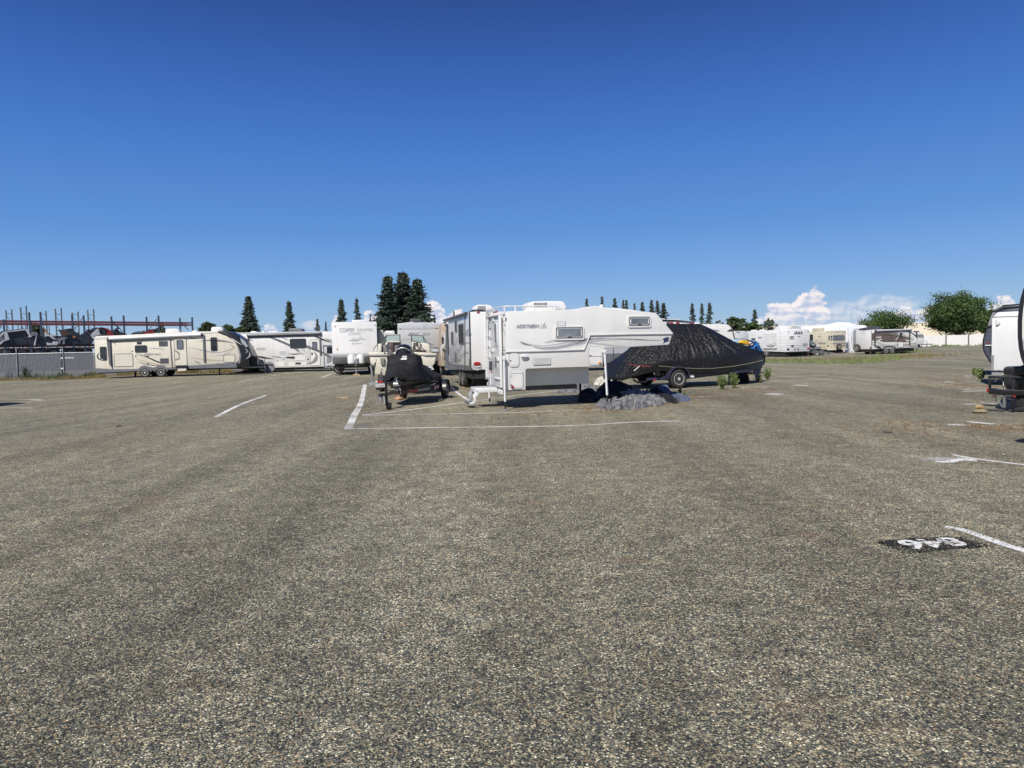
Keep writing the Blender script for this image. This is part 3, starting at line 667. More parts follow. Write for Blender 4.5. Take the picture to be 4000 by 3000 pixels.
# ================================================================== 2 white motorhome
v = Veh('motorhome', 'white motorhome with dark swooping stripes and grey cover over its rear wheel', 'motorhome', 900, 54.4, 1330, 54.6)
r = v.root; F = v.pl('F'); T = lambda pts: F.T(cC, pts)
MB().prism(T([(-180, 400), (1340, 375), (1560, 380), (1700, 470), (1700, 590), (1350, 592), (1370, 918), (620, 935), (600, 938), (590, 890), (560, 862), (500, 862), (455, 885), (445, 945), (80, 935), (-180, 925)]), 0, 2.5).build('body', M_['white_rv'], r, bevel=.04)
MB().prism(T([(1350, 590), (1520, 590), (1600, 740), (1700, 770), (1720, 900), (1370, 915)]), .12, 2.38).build('cab', M_['white_gel'], r, bevel=.05)
F.poly(cC, [(1352, 592), (1495, 592), (1560, 720), (1500, 860), (1400, 915), (1372, 915)], M_['silver_rv'], o=-.10, name='cab_door')
F.poly(cC, [(1405, 612), (1490, 612), (1540, 715), (1405, 715)], M_['glass'], o=-.09, name='cab_window')
F.poly(cC, [(1405, 770), (1470, 765), (1495, 800), (1470, 850), (1405, 865)], M_['line_grey'], o=-.085)
F.swoosh(cC, [(1380, 720), (1460, 760), (1510, 810), (1490, 870), (1400, 900)], .12, M_['white_plain'], o=-.08)
MB().prism(T([(-180, 920), (440, 945), (620, 935), (1500, 915), (1540, 925), (1540, 950), (620, 965), (-180, 950)]), .2, 2.3).build('chassis', M_['underside'], r)
F.slab(T([(1380, 925), (1540, 915), (1540, 925), (1380, 935)]), .1, .25).build('running_board', M_['galv'], r)
MB().prism(T([(-180, 396), (1340, 372), (1340, 385), (-180, 410)]), -.03, 0).build('roof_trim', M_['white_plain'], r)
awning(r, F, cC, (190, 438), (1320, 402), r=.09, mt='skirt_grey', arms=[(197, 430, 620, .09), (1305, 400, 740, .10)])
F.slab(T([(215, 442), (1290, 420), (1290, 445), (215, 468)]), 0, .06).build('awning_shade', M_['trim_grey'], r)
F.window(cC, (840, 485, 1090, 633), fr=.02, r=.1)
dr = F.panel('door', M_['white_gel'], cC, (1152, 498, 1305, 905), r=.12, line=.03, lmat=M_['trim_dark'])
F.window(cC, (1185, 533, 1262, 655), fr=.03, r=.03, gm=M_['glass_grey'], o=.02)
F.panel('door_handle', M_['trim_dark'], cC, (1170, 700, 1195, 735), r=.02, o=.02)
F.swoosh(cC, [(440, 440), (600, 490), (740, 545), (850, 595)], .17, M_['trim_grey'], taper=(1, 0))
F.swoosh(cC, [(1090, 600), (1180, 635), (1290, 680), (1345, 705)], .17, M_['trim_grey'], o=.03, taper=(0, 0)); F.swoosh(cC, [(1345, 705), (1440, 755), (1500, 780)], .16, M_['trim_grey'], o=-.07, taper=(0, 1))
F.swoosh(cC, [(690, 460), (770, 490), (840, 522)], .05, M_['line_black'])
F.swoosh(cC, [(1110, 415), (1250, 460), (1400, 520), (1520, 550)], .14, M_['line_black']); F.swoosh(cC, [(1370, 480), (1440, 505), (1500, 520)], .08, M_['line_black'])
F.swoosh(cC, [(890, 635), (960, 665), (985, 700)], .22, M_['line_grey']); F.swoosh(cC, [(1010, 632), (1060, 670), (1085, 720)], .06, M_['line_grey'])
F.swoosh(cC, [(790, 710), (880, 725), (980, 720), (1050, 712)], .08, M_['line_black']); F.swoosh(cC, [(545, 755), (700, 775), (830, 775), (950, 762), (1060, 730)], .12, M_['line_black'])
F.swoosh(cC, [(775, 785), (900, 788), (1000, 770), (1050, 750)], .1, M_['line_black'])
F.swoosh(cC, [(1200, 680), (1250, 740), (1235, 810), (1180, 855), (1110, 865)], .28, M_['line_grey'], o=.03); F.swoosh(cC, [(1110, 865), (1000, 868), (920, 866), (840, 852)], .14, M_['line_black'], taper=(0, 1))
F.swoosh(cC, [(245, 738), (360, 765), (480, 785), (590, 798)], .16, M_['line_black']); F.swoosh(cC, [(150, 490), (220, 505), (285, 520)], .05, M_['line_black']); F.swoosh(cC, [(230, 595), (290, 606)], .04, M_['line_black'])
F.text(cC, (320, 627, 468, 662), 'ODYSSEY', M_['letter_grey'], bold=.01); F.text(cC, (350, 665, 468, 671), 'ENTEGRA', M_['letter_pale'])
for bx in ((670, 668, 795, 748), (700, 762, 780, 825)):
    vt = F.panel('vent', M_['white_plain'], cC, bx, r=.03)
    for k in (.2, .4, .6, .8):
        y = bx[1]+(bx[3]-bx[1])*k; F.slab(F.T(cC, [(bx[0]+8, y-3), (bx[2]-8, y-3), (bx[2]-8, y+3), (bx[0]+8, y+3)]), .010, .014).build('louvre', M_['line_grey'], vt)
for bx in ((648, 850, 760, 915), (818, 850, 925, 912), (915, 740, 1075, 820), (1010, 850, 1105, 890)): F.panel('storage_hatch', M_['white_rv'], cC, bx, r=.06, line=.015, lmat=M_['line_pale'])
for bx in ((393, 808, 420, 838), (1107, 790, 1133, 815), (638, 822, 660, 832)): F.panel('fitting', M_['trim_dark'], cC, bx, r=.05)
u, z = F.tr(cC(525, 940)); MB().lathe([(.01, -.12), (.40, -.11), (.44, -.02), (.43, .2), (.01, .2)], (u, .08, .43), 'y').build('wheel_cover', M_['wreck_grey'], r)
a = F.tr(cC(770, 378)); b = F.tr(cC(985, 318)); ac_unit(r, a[0], b[0], .8, 1.6, a[1]-.05, b[1], mt='trim_grey', louvre=False)
a = F.tr(cC(655, 390)); b = F.tr(cC(820, 376)); MB().box(a[0], b[0], .5, 1.4, a[1], b[1]).build('solar_panel', M_['trim_dark'], r)
for x in (220, 375, 480, 545): q = F.tr(cC(x, 392)); roof_vent(r, q[0], .8, q[1], .5 if x in (220, 545) else .2)
q = F.tr(cC(1215, 372)); MB().box(q[0]-.03, q[0]+.03, 1, 1.06, q[1]-.1, q[1]+.25).box(q[0]-.25, q[0]+.2, .95, 1.1, q[1]+.22, q[1]+.32).build('antenna', M_['trim_dark'], r)
wheel(r, (v.L*.94, .3, .40), r=.40)

# ================================================================== 3 white trailer, end on, brown lettering
v = Veh('travel_trailer', 'white travel trailer seen nose on with faint lettering and two gas bottles on its tongue', 'travel trailer', 1297, 44.4, 1474.5, 45.0)
r = v.root; F = v.pl('F'); T = lambda pts: F.T(cC, pts); Wd = v.L
x0, x1, z0, z1 = F.rect(cC, 1490, 228, 2188, 872)
zk = F.tr(cC(1850, 765))[1]; zl = F.tr(cC(1850, 700))[1]
MB().prism([(0, z1-.02), (.0, zl+.1), (-.03, zl-.1), (.05, zk-.02), (.55, z0), (7, z0), (7, z1+.02), (.35, z1+.03)], x0, x1, 'x').build('body', M_['white_gel'], r, bevel=.05)
MB().prism([(-.035, zl-.05), (-.04, zl-.14), (.03, zk-.05), (.52, z0+.0), (.62, z0-.02), (.62, z0+.3), (.2, zk+.2)], x0+.01, x1-.01, 'x').build('rock_guard', M_['silver_rv'], r)
MB().box(x0-.012, x0+.02, .3, 7, z0, z1).box(x1-.02, x1+.012, .3, 7, z0, z1).build('side_trim', M_['trim_grey'], r)
MB().box(x0+.1, x1-.1, .5, 7, z0-.28, z0).build('chassis', M_['underside'], r)
F.text(cC, (1605, 322, 1835, 385), 'COPPER', M_['letter_pale'], o=.02, shear=.1); F.text(cC, (1870, 325, 2115, 368), 'CANYON', M_['letter_pale'], o=.02, shear=.1)
F.text(cC, (1790, 543, 1955, 577), 'Sprinter', M_['letter_pale'], o=.02, shear=.3)
for bx in ((1735, 404, 1930, 410), (1800, 392, 2000, 396), (1740, 422, 1940, 426)): F.panel('stripe_graphic', M_['line_pale'], cC, bx, r=.005, th=.012)
F.poly(cC, [(1740, 515), (1800, 490), (1830, 455), (1850, 490), (1900, 470), (1930, 445), (1990, 475), (2010, 500), (1960, 495), (1900, 505), (1850, 520), (1800, 510)], M_['line_pale'], o=.015)
F.poly(cC, [(1760, 512), (1830, 497), (1900, 515), (1850, 522)], M_['letter_pale'], o=.018)
for x, y in ((1530, 290), (2145, 268), (1570, 645)): q = F.tr(cC(x, y)); MB().lathe([(.05, 0), (.05, -.03), (.001, -.035)], (q[0], -.0, q[1]), 'y', 10).build('marker_lamp', M_['amber_lens' if y > 600 else 'line_pale'], r)
a = F.tr(cC(1788, 214)); b = F.tr(cC(1968, 184)); ac_unit(r, a[0], b[0]+.1, 1.5, 2.4, z1-.02, b[1]+.02, louvre=False, slope=.1)
cx = F.tr(cC(1858, 800))[0]
tongue(r, cx, .1, 1.15, z=.62, w=1.5, block=True)
lpg_pair(r, cx, -.35, .70, r=.24, h=.62)
MB().box(cx-.09, cx+.09, -.72, -.62, .95, 1.2).build('gas_regulator', M_['white_plain'], r)
wheel(r, (x0+.25, 3.6, .36), r=.36); wheel(r, (x1-.25, 3.6, .36), r=.36, side=1); wheel(r, (x0+.25, 4.5, .36), r=.36); wheel(r, (x1-.25, 4.5, .36), r=.36, side=1)
MB().tube([(x0+.3, .7, .02), (x0+.75, .6, .5)], .03, 6).tube([(x0+.75, .7, .02), (x0+.3, .6, .5)], .03, 6).build('stabiliser_jack', M_['underside'], r)
MB().box(x0+.1, x0+.5, .35, .85, 0, .04).build('levelling_board', M_['trim_dark'], r)

# ================================================================== 4 grey-nosed trailer behind the open boat
v = Veh('travel_trailer', 'grey and white travel trailer nose with outlined three letter emblem behind the open boat', 'travel trailer', 1552.5, 41.5, 1721, 41.9)
r = v.root; F = v.pl('F'); Wd = v.L
pts = F.T(cD, [(440, 378), (600, 366), (800, 362), (960, 370), (978, 385), (990, 500), (1000, 692), (1003, 850), (930, 870), (440, 870)])
zt = max(p[1] for p in pts); zb = min(p[1] for p in pts); z45 = F.tr(cD(700, 452))[1]; zd = F.tr(cD(700, 694))[1]
def band(pts, lo, hi):
    """clip the outline between two heights"""
    out = []
    n = len(pts)
    for lim, sg in ((lo, 1), (hi, -1)):
        out = []; n = len(pts)
        for i in range(n):
            a, b = pts[i], pts[(i+1) % n]; fa, fb = sg*(a[1]-lim), sg*(b[1]-lim)
            if fa >= 0: out.append(a)
            if fa*fb < 0: t = fa/(fa-fb); out.append((a[0]+(b[0]-a[0])*t, lim))
        pts = out
    return pts
MB().prism(pts, .05, 7.).build('body', M_['grey_rv'], r, bevel=.04)
F.slab(band(pts, z45, zt), -.06, .0).build('front_top', M_['silver_rv'], r, bevel=.02)
F.slab(band(pts, zd, z45-.01), -.06, .006).build('front_panel', M_['grey_rv'], r, bevel=.02)
F.slab(band(pts, zb-.1, zd-.01), -.06, .01).build('rock_guard', M_['trim_grey'], r, bevel=.02)
F.text(cS, (1045, 140, 1375, 215), 'EV', M_['letter_grey'], o=.014, shear=.35, bold=.03)
F.text(cS, (1465, 140, 1670, 212), 'O', M_['letter_grey'], o=.014, shear=.3, bold=.02)
F.swoosh(cS, [(1000, 290), (1120, 318), (1250, 345), (1420, 352), (1580, 325), (1730, 280)], .05, M_['letter_grey']); F.swoosh(cS, [(850, 328), (980, 330), (1140, 322)], .03, M_['letter_grey'])
for bx in ((832, 26, 880, 45), (1812, 12, 1858, 30)): F.panel('marker_lamp', M_['trim_dark'], cS, bx, r=.01)
a = F.tr(cD(605, 365)); b = F.tr(cD(755, 303)); ac_unit(r, a[0], b[0], .9, 1.8, a[1]-.05, b[1], mt='trim_dark', louvre=False, slope=.15)
a = F.tr(cD(495, 370)); b = F.tr(cD(645, 352)); MB().prism([(a[0], a[1]-.04), (b[0], b[1]-.04), (b[0], b[1]), (a[0], a[1])], .3, .9).build('roof_hatch', M_['white_plain'], r)
tongue(r, Wd/2, .1, 1.1, z=.6, w=1.5); wheel(r, (.25, 3.6, .36)); wheel(r, (Wd-.25, 3.6, .36), side=1)
MB().box(.1, Wd-.1, .5, 7, zb-.25, zb).build('chassis', M_['underside'], r)

# cream trailer seen in the gap between them
v = Veh('travel_trailer', 'cream trailer end showing in the gap left of the grey trailer, white cooler on roof', 'travel trailer', 1480, 47, 1566, 47.4)
r = v.root; F = v.pl('F')
F2 = F.T(cS, [(240, 100), (240, 470), (400, 720), (840, 720), (840, 130), (480, 170), (400, 80)])
MB().prism([(0, .6), (v.L, .6), (v.L, F.tr(cS(800, 190))[1]), (0, F.tr(cS(300, 90))[1])], 0, 6).build('body', M_['silver_rv'], r, bevel=.04)
F.poly(cS, [(288, 60), (345, 60), (350, 440), (310, 440)], M_['cream_rv'], o=.05, name='corner_panel', th=.05); F.poly(cS, [(352, 68), (385, 68), (390, 300), (355, 300)], M_['cream_rv'], o=.04, name='corner_panel', th=.04)
a = F.tr(cS(475, 190)); b = F.tr(cS(712, 78)); MB().box(a[0], b[0], .3, 1.1, F.tr(cS(800, 190))[1]-.1, b[1]).build('air_conditioner', M_['white_plain'], r, bevel=.05)
wheel(r, (.3, 3, .36))

# ================================================================== 5 trailer with plate, rear and left side seen
v = Veh('travel_trailer', 'white travel trailer seen from behind, with oval red tail lamp and licence plate', 'travel trailer', 1840, 26.0, ang=R(12))
r = v.root; F = v.pl('F'); S = v.pl('L'); Wd = 2.44; Ls = 6.4
zt = F.tr((1845, 1216))[1]; zb = F.tr((1845, 1447))[1]
MB().prism([(0, zb), (Ls, zb-.0), (Ls, zt-.03), (.3, zt), (0, zt-.03)], 0, Wd, 'x').build('body', M_['white_gel'], r, bevel=.06)
MB().box(-.012, .03, -.012, .06, zb-.02, zt-.02).build('corner_trim', M_['trim_dark'], r)
MB().box(.06, Wd-.06, .1, Ls-.1, zb-.32, zb-.002).build('chassis', M_['underside'], r)
S.slab(S.T(cD, [(1392, 985), (1392, 925), (1100, 895), (1100, 975)]), 0, .015).build('skirt', M_['skirt_grey'], r)
awning(r, S, cD, (1350, 243), (1060, 335), r=.05, mt='trim_grey', out=.06)
S.window(cD, (1240, 382, 1300, 645), fr=.05, r=.06, gm=M_['glass'], th=.03); S.window(cD, (1145, 485, 1165, 655), fr=.05, r=.06); S.window(cD, (1190, 345, 1212, 488), fr=.04, bars=[('h', .33), ('h', .66)])
S.slab(S.T(cD, [(1314, 260), (1320, 258), (1320, 990), (1314, 988)]), 0, .02).build('slide_out_trim', M_['trim_dark'], r)
vt = S.panel('vent', M_['trim_grey'], cD, (1185, 755, 1210, 880), r=.02); S.panel('storage_hatch', M_['white_rv'], cD, (1110, 785, 1125, 885), r=.02, line=.02, lmat=M_['trim_dark'])
S.panel('vent', M_['trim_grey'], cD, (1372, 830, 1386, 940), r=.02)
S.swoosh(cD, [(1218, 770), (1250, 700), (1300, 640), (1375, 625)], .16, M_['line_silver']); S.swoosh(cD, [(1260, 815), (1300, 770), (1340, 755), (1380, 768)], .10, M_['line_silver'])
S.swoosh(cD, [(1300, 520), (1340, 500), (1390, 485)], .25, M_['line_silver'], taper=(1, 0)); S.swoosh(cD, [(1110, 760), (1150, 690), (1190, 640), (1220, 560)], .12, M_['line_silver']); S.swoosh(cD, [(1130, 740), (1160, 745), (1220, 710)], .1, M_['line_silver'])
S.text(cD, (1220, 825, 1260, 880), 'Sport', M_['letter_grey'])
F.panel('stop_lamp', M_['red_lens'], cD, (1468, 222, 1504, 244), r=.02)
x0, x1, z0, z1 = F.rect(cD, 1425, 875, 1518, 918); cx, cz, a, b = (x0+x1)/2, (z0+z1)/2, (x1-x0)/2, (z1-z0)/2
F.slab([(cx+a*math.cos(t), cz+b*math.sin(t)) for t in [2*math.pi*k/24 for k in range(24)]], 0, .03).build('tail_lamp', M_['red_lens'], r)
F.panel('plate_holder', M_['trim_dark'], cD, (1415, 920, 1530, 985), r=.02, th=.01)
plate(r, v.pl('F', -.012), cD, (1422, 928, 1524, 976), '1W73288')
MB().tube([(.25, -.02, zb+.05), (.25, -.02, zb-.02)], .012, 5).build('cable', M_['white_plain'], r)
for k, y in enumerate((2.15, 3.05)):
    wheel(r, (.10, y, .34), r=.34, w=.22, ax='x', rim='rim_steel', spokes=6, side=-1); wheel(r, (Wd-.12, y, .36), r=.37, w=.22, ax='x', rim='rim_steel', spokes=6, side=1)
for s in (0,):
    A = MB().box(-.03, .2, 1.7, 3.5, .71, .76); A.build('fender', M_['skirt_grey'], r, bevel=.01)
MB().box(.0, .35, 2.0, 2.5, 0, .03).build('levelling_board', M_['wood'], r)
MB().box(.25, 2.3, .9, 2.6, zb-.6, zb-.3).build('grey_water_tank', M_['underside'], r); MB().box(.3, .6, .3, .6, zb-.65, zb-.3).box(.12, 1.6, .2, .3, zb-.45, zb-.3).build('bumper', M_['underside'], r)
a = F.tr(cE(165, 185)); b = F.tr(cE(415, 118))
o = ac_unit(r, a[0]-.02, b[0], .9, 1.6, zt-.05, b[1]+.02, slope=.35)
q = F.tr(cD(1490, 215)); MB().lathe([(.36, 0), (.34, .07), (.22, .12), (.01, .14)], (q[0]+.1, .75, zt-.03), 'z', 20).build('satellite_dome', M_['black_plastic'], r)
MB().tube([F.P(*F.tr(cE(258, 1100)), .06), F.P(*F.tr(cE(250, 260)), .06), F.P(*F.tr(cE(285, 195)), .03)], .018, 6).tube([F.P(*F.tr(cE(282, 1100)), .06), F.P(*F.tr(cE(270, 260)), .06), F.P(*F.tr(cE(320, 195)), .03)], .018, 6).build('ladder', M_['white_plain'], r)

# tan motorhome slivers beyond it
v = Veh('motorhome', 'tan and brown motorhome glimpsed past the left side of the plated white trailer', 'motorhome', 1722, 40, ang=R(10))
r = v.root; F = v.pl('F')
zt = F.tr(cD(1050, 375))[1]; zb = .55
MB().prism([(0, zb), (2.4, zb), (2.4, zt), (.1, zt-.02)], 0, 7.5).build('body', M_['tan_rv'], r, bevel=.06)
F.window(cD, (1012, 550, 1040, 640), fr=.03, gm=M_['glass_brown']); F.swoosh(cD, [(1000, 480), (1050, 520), (1055, 620), (1010, 700), (1010, 820)], .2, M_['line_pale']); F.swoosh(cD, [(1010, 700), (1070, 760), (1040, 860)], .2, M_['line_black'])
F.slab(F.T(cD, [(1068, 380), (1082, 380), (1100, 960), (1052, 960)]), 0, .1).build('awning_arm', M_['trim_grey'], r)
MB().tube([F.P(*F.tr(cD(1040, 372)), .1), F.P(*F.tr(cD(1140, 310)), .5)], .05, 8).build('awning', M_['trim_grey'], r); wheel(r, (.2, 1.2, .38), ax='x'); wheel(r, (.2, 5, .38), ax='x')
# ================================================================== truck camper
v = Veh('truck_camper', 'white truck camper standing on white corner jacks, grey waves along its side', 'camper', 1977, 17.8, ang=R(14))
r = v.root; F = v.pl('F'); S = v.pl('L'); Wd = 2.2
PT = [cE(*p) for p in [(522, 1246), (520, 235), (545, 218), (900, 210), (1290, 200), (1450, 190)]]+[cF(*p) for p in [(130, 160), (250, 150), (300, 152), (345, 166), (560, 190), (780, 212), (1020, 240), (1045, 248), (1065, 272), (1257, 497), (1258, 512), (1245, 530), (1212, 640), (1195, 655), (690, 683), (372, 694), (358, 706), (350, 920), (330, 938), (0, 944)]]+[cE(*p) for p in [(1300, 948), (800, 966), (776, 975), (776, 1238)]]
pg = F.T(I1, PT)
MB().prism(pg, 0, Wd).build('body', M_['white_gel'], r, bevel=.045, seg=3)
ub = F.rect(I1, cE(776, 960)[0], cE(776, 960)[1]-10, cF(250, 1190)[0]+2, 1508.5)
tb = MB().prism([(ub[0]-.3, ub[2]+.0), (ub[1], ub[2]+.02), (ub[1], ub[3]), (ub[0]-.3, ub[3])], .50, Wd-.5).build('bed_tub', M_['white_gel'], r, bevel=.02)
MB().box(.1, ub[1]-.3, .65, Wd-.65, ub[2]-.12, ub[2]).build('underfloor', M_['trim_dark'], r)
# moulded belt line
def strip(pl, m, pts, w, o0, o1, mt, name, k=0):
    c = pl.T(m, pts) if m else pts; up = []; dn = []; n = len(c)
    for i, p in enumerate(c):
        p = Vector(p); d0 = (p-Vector(c[i-1])).normalized() if i else None; d1 = (Vector(c[i+1])-p).normalized() if i < n-1 else None
        t = ((d0 or d1)+(d1 or d0)).normalized(); q = Vector((-t.y, t.x)); f = 1/max(.5, q.dot(Vector((-(d1 or d0).y, (d1 or d0).x))))
        up.append(tuple(p+q*w/2*f)); dn.append(tuple(p-q*w/2*f))
    mb = MB()
    for i in range(n-1): mb.loft([pl.P(*x, o0) for x in (up[i], up[i+1], dn[i+1], dn[i])], [pl.P(*x, o1) for x in (up[i], up[i+1], dn[i+1], dn[i])])
    return mb.build(name, mt, v.root, bevel=0)
BL = [cE(516, 742), cE(1000, 730), cE(1530, 712), cE(1605, 524), cF(700, 512), cF(1250, 505)]
strip(F, I1, BL, .030, -.01, .022, M_['white_gel'], 'belt_moulding')
strip(F, I1, [(x+.5, y+4.2) for x, y in BL], .009, 0, .024, M_['line_grey'], 'belt_shadow_line')  # thin grey strip paints the shade line along the lower edge of the moulding
MB().prism([(0, F.tr(cE(520, 748))[1]), (.0, F.tr(cE(520, 736))[1]), (-.02, F.tr(cE(520, 740))[1])], 0, .9, 'y').build('belt_moulding', M_['white_gel'], r)
def wnd(m, bx, inset):
    fr = F.panel('window', M_['white_gel'], m, bx, r=.05, th=.03)
    x0, x1, z0, z1 = F.rect(m, bx[0]+inset, bx[1]+inset*.75, bx[2]-inset, bx[3]-inset*1.1)
    F.slab(rrect(x0, x1, z0, z1, .03), .02, .033).build('gasket', M_['trim_dark'], fr, smooth=0)
    F.slab(rrect(x0+.02, x1-.02, z0+.02, z1-.02, .02), .02, .036).build('sash', M_['line_silver'], fr, smooth=0)
    F.slab(rrect(x0+.045, x1-.045, z0+.05, z1-.045, .03), .02, .039).build('pane', M_['glass_grey'], fr, smooth=0)
    cx = (x0+x1)/2; F.slab(rrect(cx-.05, cx+.05, z0+.03, z0+.05, .005), .03, .05).build('latch', M_['trim_dark'], fr, smooth=0)
    for a in (x0+.028, x1-.05): F.slab(rrect(a, a+.022, z0+.06, z1-.08, .005), .03, .048).build('stay', M_['white_plain'], fr, smooth=0)
wnd(cE, (1145, 410, 1530, 592), 20); wnd(cF, (665, 277, 968, 428), 18)
F.text(cE, (655, 390, 950, 438), 'NORTHERN', M_['letter_grey'], shear=.35, bold=.035)
F.text(cE, (652, 387, 947, 435), 'NORTHERN', M_['line_silver'], shear=.35, bold=.02, o=.010)
F.text(cE, (965, 385, 1040, 438), 'Lite', M_['letter_grey'], shear=.12, bold=-.005); F.swoosh(cE, [(1000, 400), (1015, 385), (1030, 368)], .02, M_['letter_grey'])
F.panel('cable_hatch', M_['white_plain'], cE, (1180, 348, 1285, 412), r=.02, th=.025, line=.008, lmat=M_['line_grey'])
LS = M_['line_silver']
F.swoosh(cE, [(695, 610), (760, 640), (850, 662)], .05, M_['letter_grey'], taper=(1, 1)); F.swoosh(cE, [(820, 632), (900, 682), (1000, 703), (1120, 700), (1300, 668), (1450, 625), (1620, 578)], .065, LS, taper=(1, 0))
F.swoosh(cE, [(870, 650), (1000, 672), (1150, 662), (1350, 625), (1540, 585), (1640, 572)], .075, M_['letter_pale'], taper=(1, 0)); F.swoosh(cE, [(1015, 628), (1150, 598), (1320, 600), (1440, 622)], .05, M_['letter_pale'])
F.swoosh(cE, [(880, 656), (1000, 676), (1150, 668), (1300, 643), (1450, 612)], .018, M_['mark_white'], o=.009)
F.swoosh(cF, [(60, 572), (150, 585), (280, 580)], .03, M_['letter_pale']); F.swoosh(cF, [(140, 582), (300, 568), (445, 565)], .022, M_['letter_grey'])
F.swoosh(cF, [(0, 648), (150, 615), (400, 580), (600, 575), (850, 588), (1110, 598)], .05, M_['letter_pale'], taper=(0, 1)); F.swoosh(cF, [(500, 576), (800, 585), (1110, 598)], .022, M_['letter_grey'])
F.swoosh(cF, [(160, 628), (300, 640), (450, 658), (620, 668)], .04, M_['letter_pale'])
for p in ([(1115, 580), (1150, 590), (1130, 640)], [(1120, 582), (1180, 565), (1215, 568)], [(1140, 600), (1170, 575), (1195, 562)], [(1145, 625), (1170, 595), (1205, 585)], [(1135, 610), (1160, 605), (1210, 600)]): F.swoosh(cF, p, .045, M_['letter_navy'], o=.007)
for m, bx in ((cE, (555, 758, 692, 945)), (cE, (570, 972, 742, 1226)), (cF, (165, 672, 336, 922))):
    e = F.panel('storage_hatch', M_['white_gel'], m, bx, r=.09, th=.014, line=.008, lmat=M_['line_grey'])
    x0, x1, z0, z1 = F.rect(m, *bx); F.slab(rrect(x0+.035, x1-.035, z0+.035, z1-.035, .07), .012, .022).build('hatch_rim', M_['line_pale'], e, smooth=0)
    F.slab(rrect(x0+.041, x1-.041, z0+.041, z1-.041, .066), .012, .025).build('hatch_skin', M_['white_gel'], e, smooth=0)
for m, a, b in ((cE, (582, 1022), (728, 1020)), (cF, (168, 803), (330, 801))): strip(F, m, [a, b], .008, .02, .03, M_['line_grey'], 'hatch_split')
for m, bx in ((cE, (562, 852, 585, 862)), (cE, (582, 1053, 598, 1062)), (cE, (578, 1166, 596, 1182)), (cF, (172, 788, 198, 796))): F.panel('hatch_latch', M_['trim_grey'], m, bx, r=.005, th=.035)
for m, x, y, mt in ((cE, 600, 1198, 'red_lens'), (cF, 302, 886, 'amber_lens')):
    q = F.tr(m(x, y)); MB().lathe([(.034, 0), (.034, -.045), (.02, -.05), (.001, -.052)], (q[0], 0, q[1]), 'y', 18).build('reflector', M_[mt], r)
lm = F.panel('porch_lamp', M_['white_plain'], cE, (712, 788, 803, 812), r=.02, th=.06); F.panel('lamp_lens', M_['line_grey'], cE, (722, 808, 795, 838), r=.03, th=.045, parent=lm)
vt = F.panel('vent', M_['white_gel'], cE, (866, 810, 1093, 910), r=.03, th=.025, line=.006, lmat=M_['line_grey'])
for k in range(5):
    y = 829+k*15; x0, x1, z0, z1 = F.rect(cE, 882, y, 1078, y+6); F.slab([(x0, z0), (x1, z0), (x1, z1), (x0, z1)], .02, .031).build('louvre', M_['line_grey'], vt, smooth=0)
F.panel('socket', M_['trim_grey'], cE, (842, 968, 862, 984), r=.005, th=.02) if 0 else None
# roof
zr = F.tr(cE(900, 212))[1]
a = F.tr(cE(812, 185)); b = F.tr(cE(1310, 185)); zt = v.pl('F', .7).tr(cE(1100, 82))[1]
A2 = v.pl('F', .7); prof = A2.T(cE, [(812, 200), (812, 115), (870, 90), (1050, 84), (1240, 84), (1285, 105), (1308, 150), (1308, 200)])
ac = MB().prism(prof, .7, 1.4).build('air_conditioner', M_['white_plain'], r, bevel=.05, seg=3)
for k in range(11):
    x = 882+k*16; q = A2.T(cE, [(x, 106), (x+7, 106), (x+7, 165), (x, 165)]); A2.slab(q, 0, .01).build('louvre', M_['trim_dark'], ac, smooth=0)
A3 = v.pl('F', .35)
MB().prism(A3.T(cE, [(762, 222), (765, 205), (800, 172), (1100, 165), (1150, 188), (1150, 222)]), .35, .6).build('roof_pod', M_['white_gel'], r, bevel=.03)
A4 = v.pl('F', .12); f4 = lambda *p: [A4.P(*A4.tr(cE(*q)), 0) for q in p]
MB().tube(f4((490, 190), (500, 156), (900, 150), (1140, 150), (1200, 160), (1275, 200)), .018, 8).build('roof_rail', M_['white_plain'], r)
for x in (500, 640, 880, 1150): MB().tube(f4((x, 220), (x, 152)), .02, 8).build('rail_post', M_['white_plain'], r)
MB().tube([(.15, .15, zr+.14), (.12, 1.0, zr+.16), (.12, Wd-.15, zr+.16)], .018, 8).build('roof_rail', M_['white_plain'], r)
q = v.pl('F', .4).tr(cF(330, 165)); MB().lathe([(.055, -.06), (.055, .05), (.045, .065), (.001, .07)], (q[0], .4, q[1]), 'z', 14).build('vent_pipe', M_['white_plain'], r)
MB().prism(v.pl('F', .8).T(cF, [(470, 182), (480, 172), (770, 205), (785, 215), (785, 230), (470, 195)]), .8, 1.5).build('roof_hatch', M_['white_plain'], r, bevel=.01)
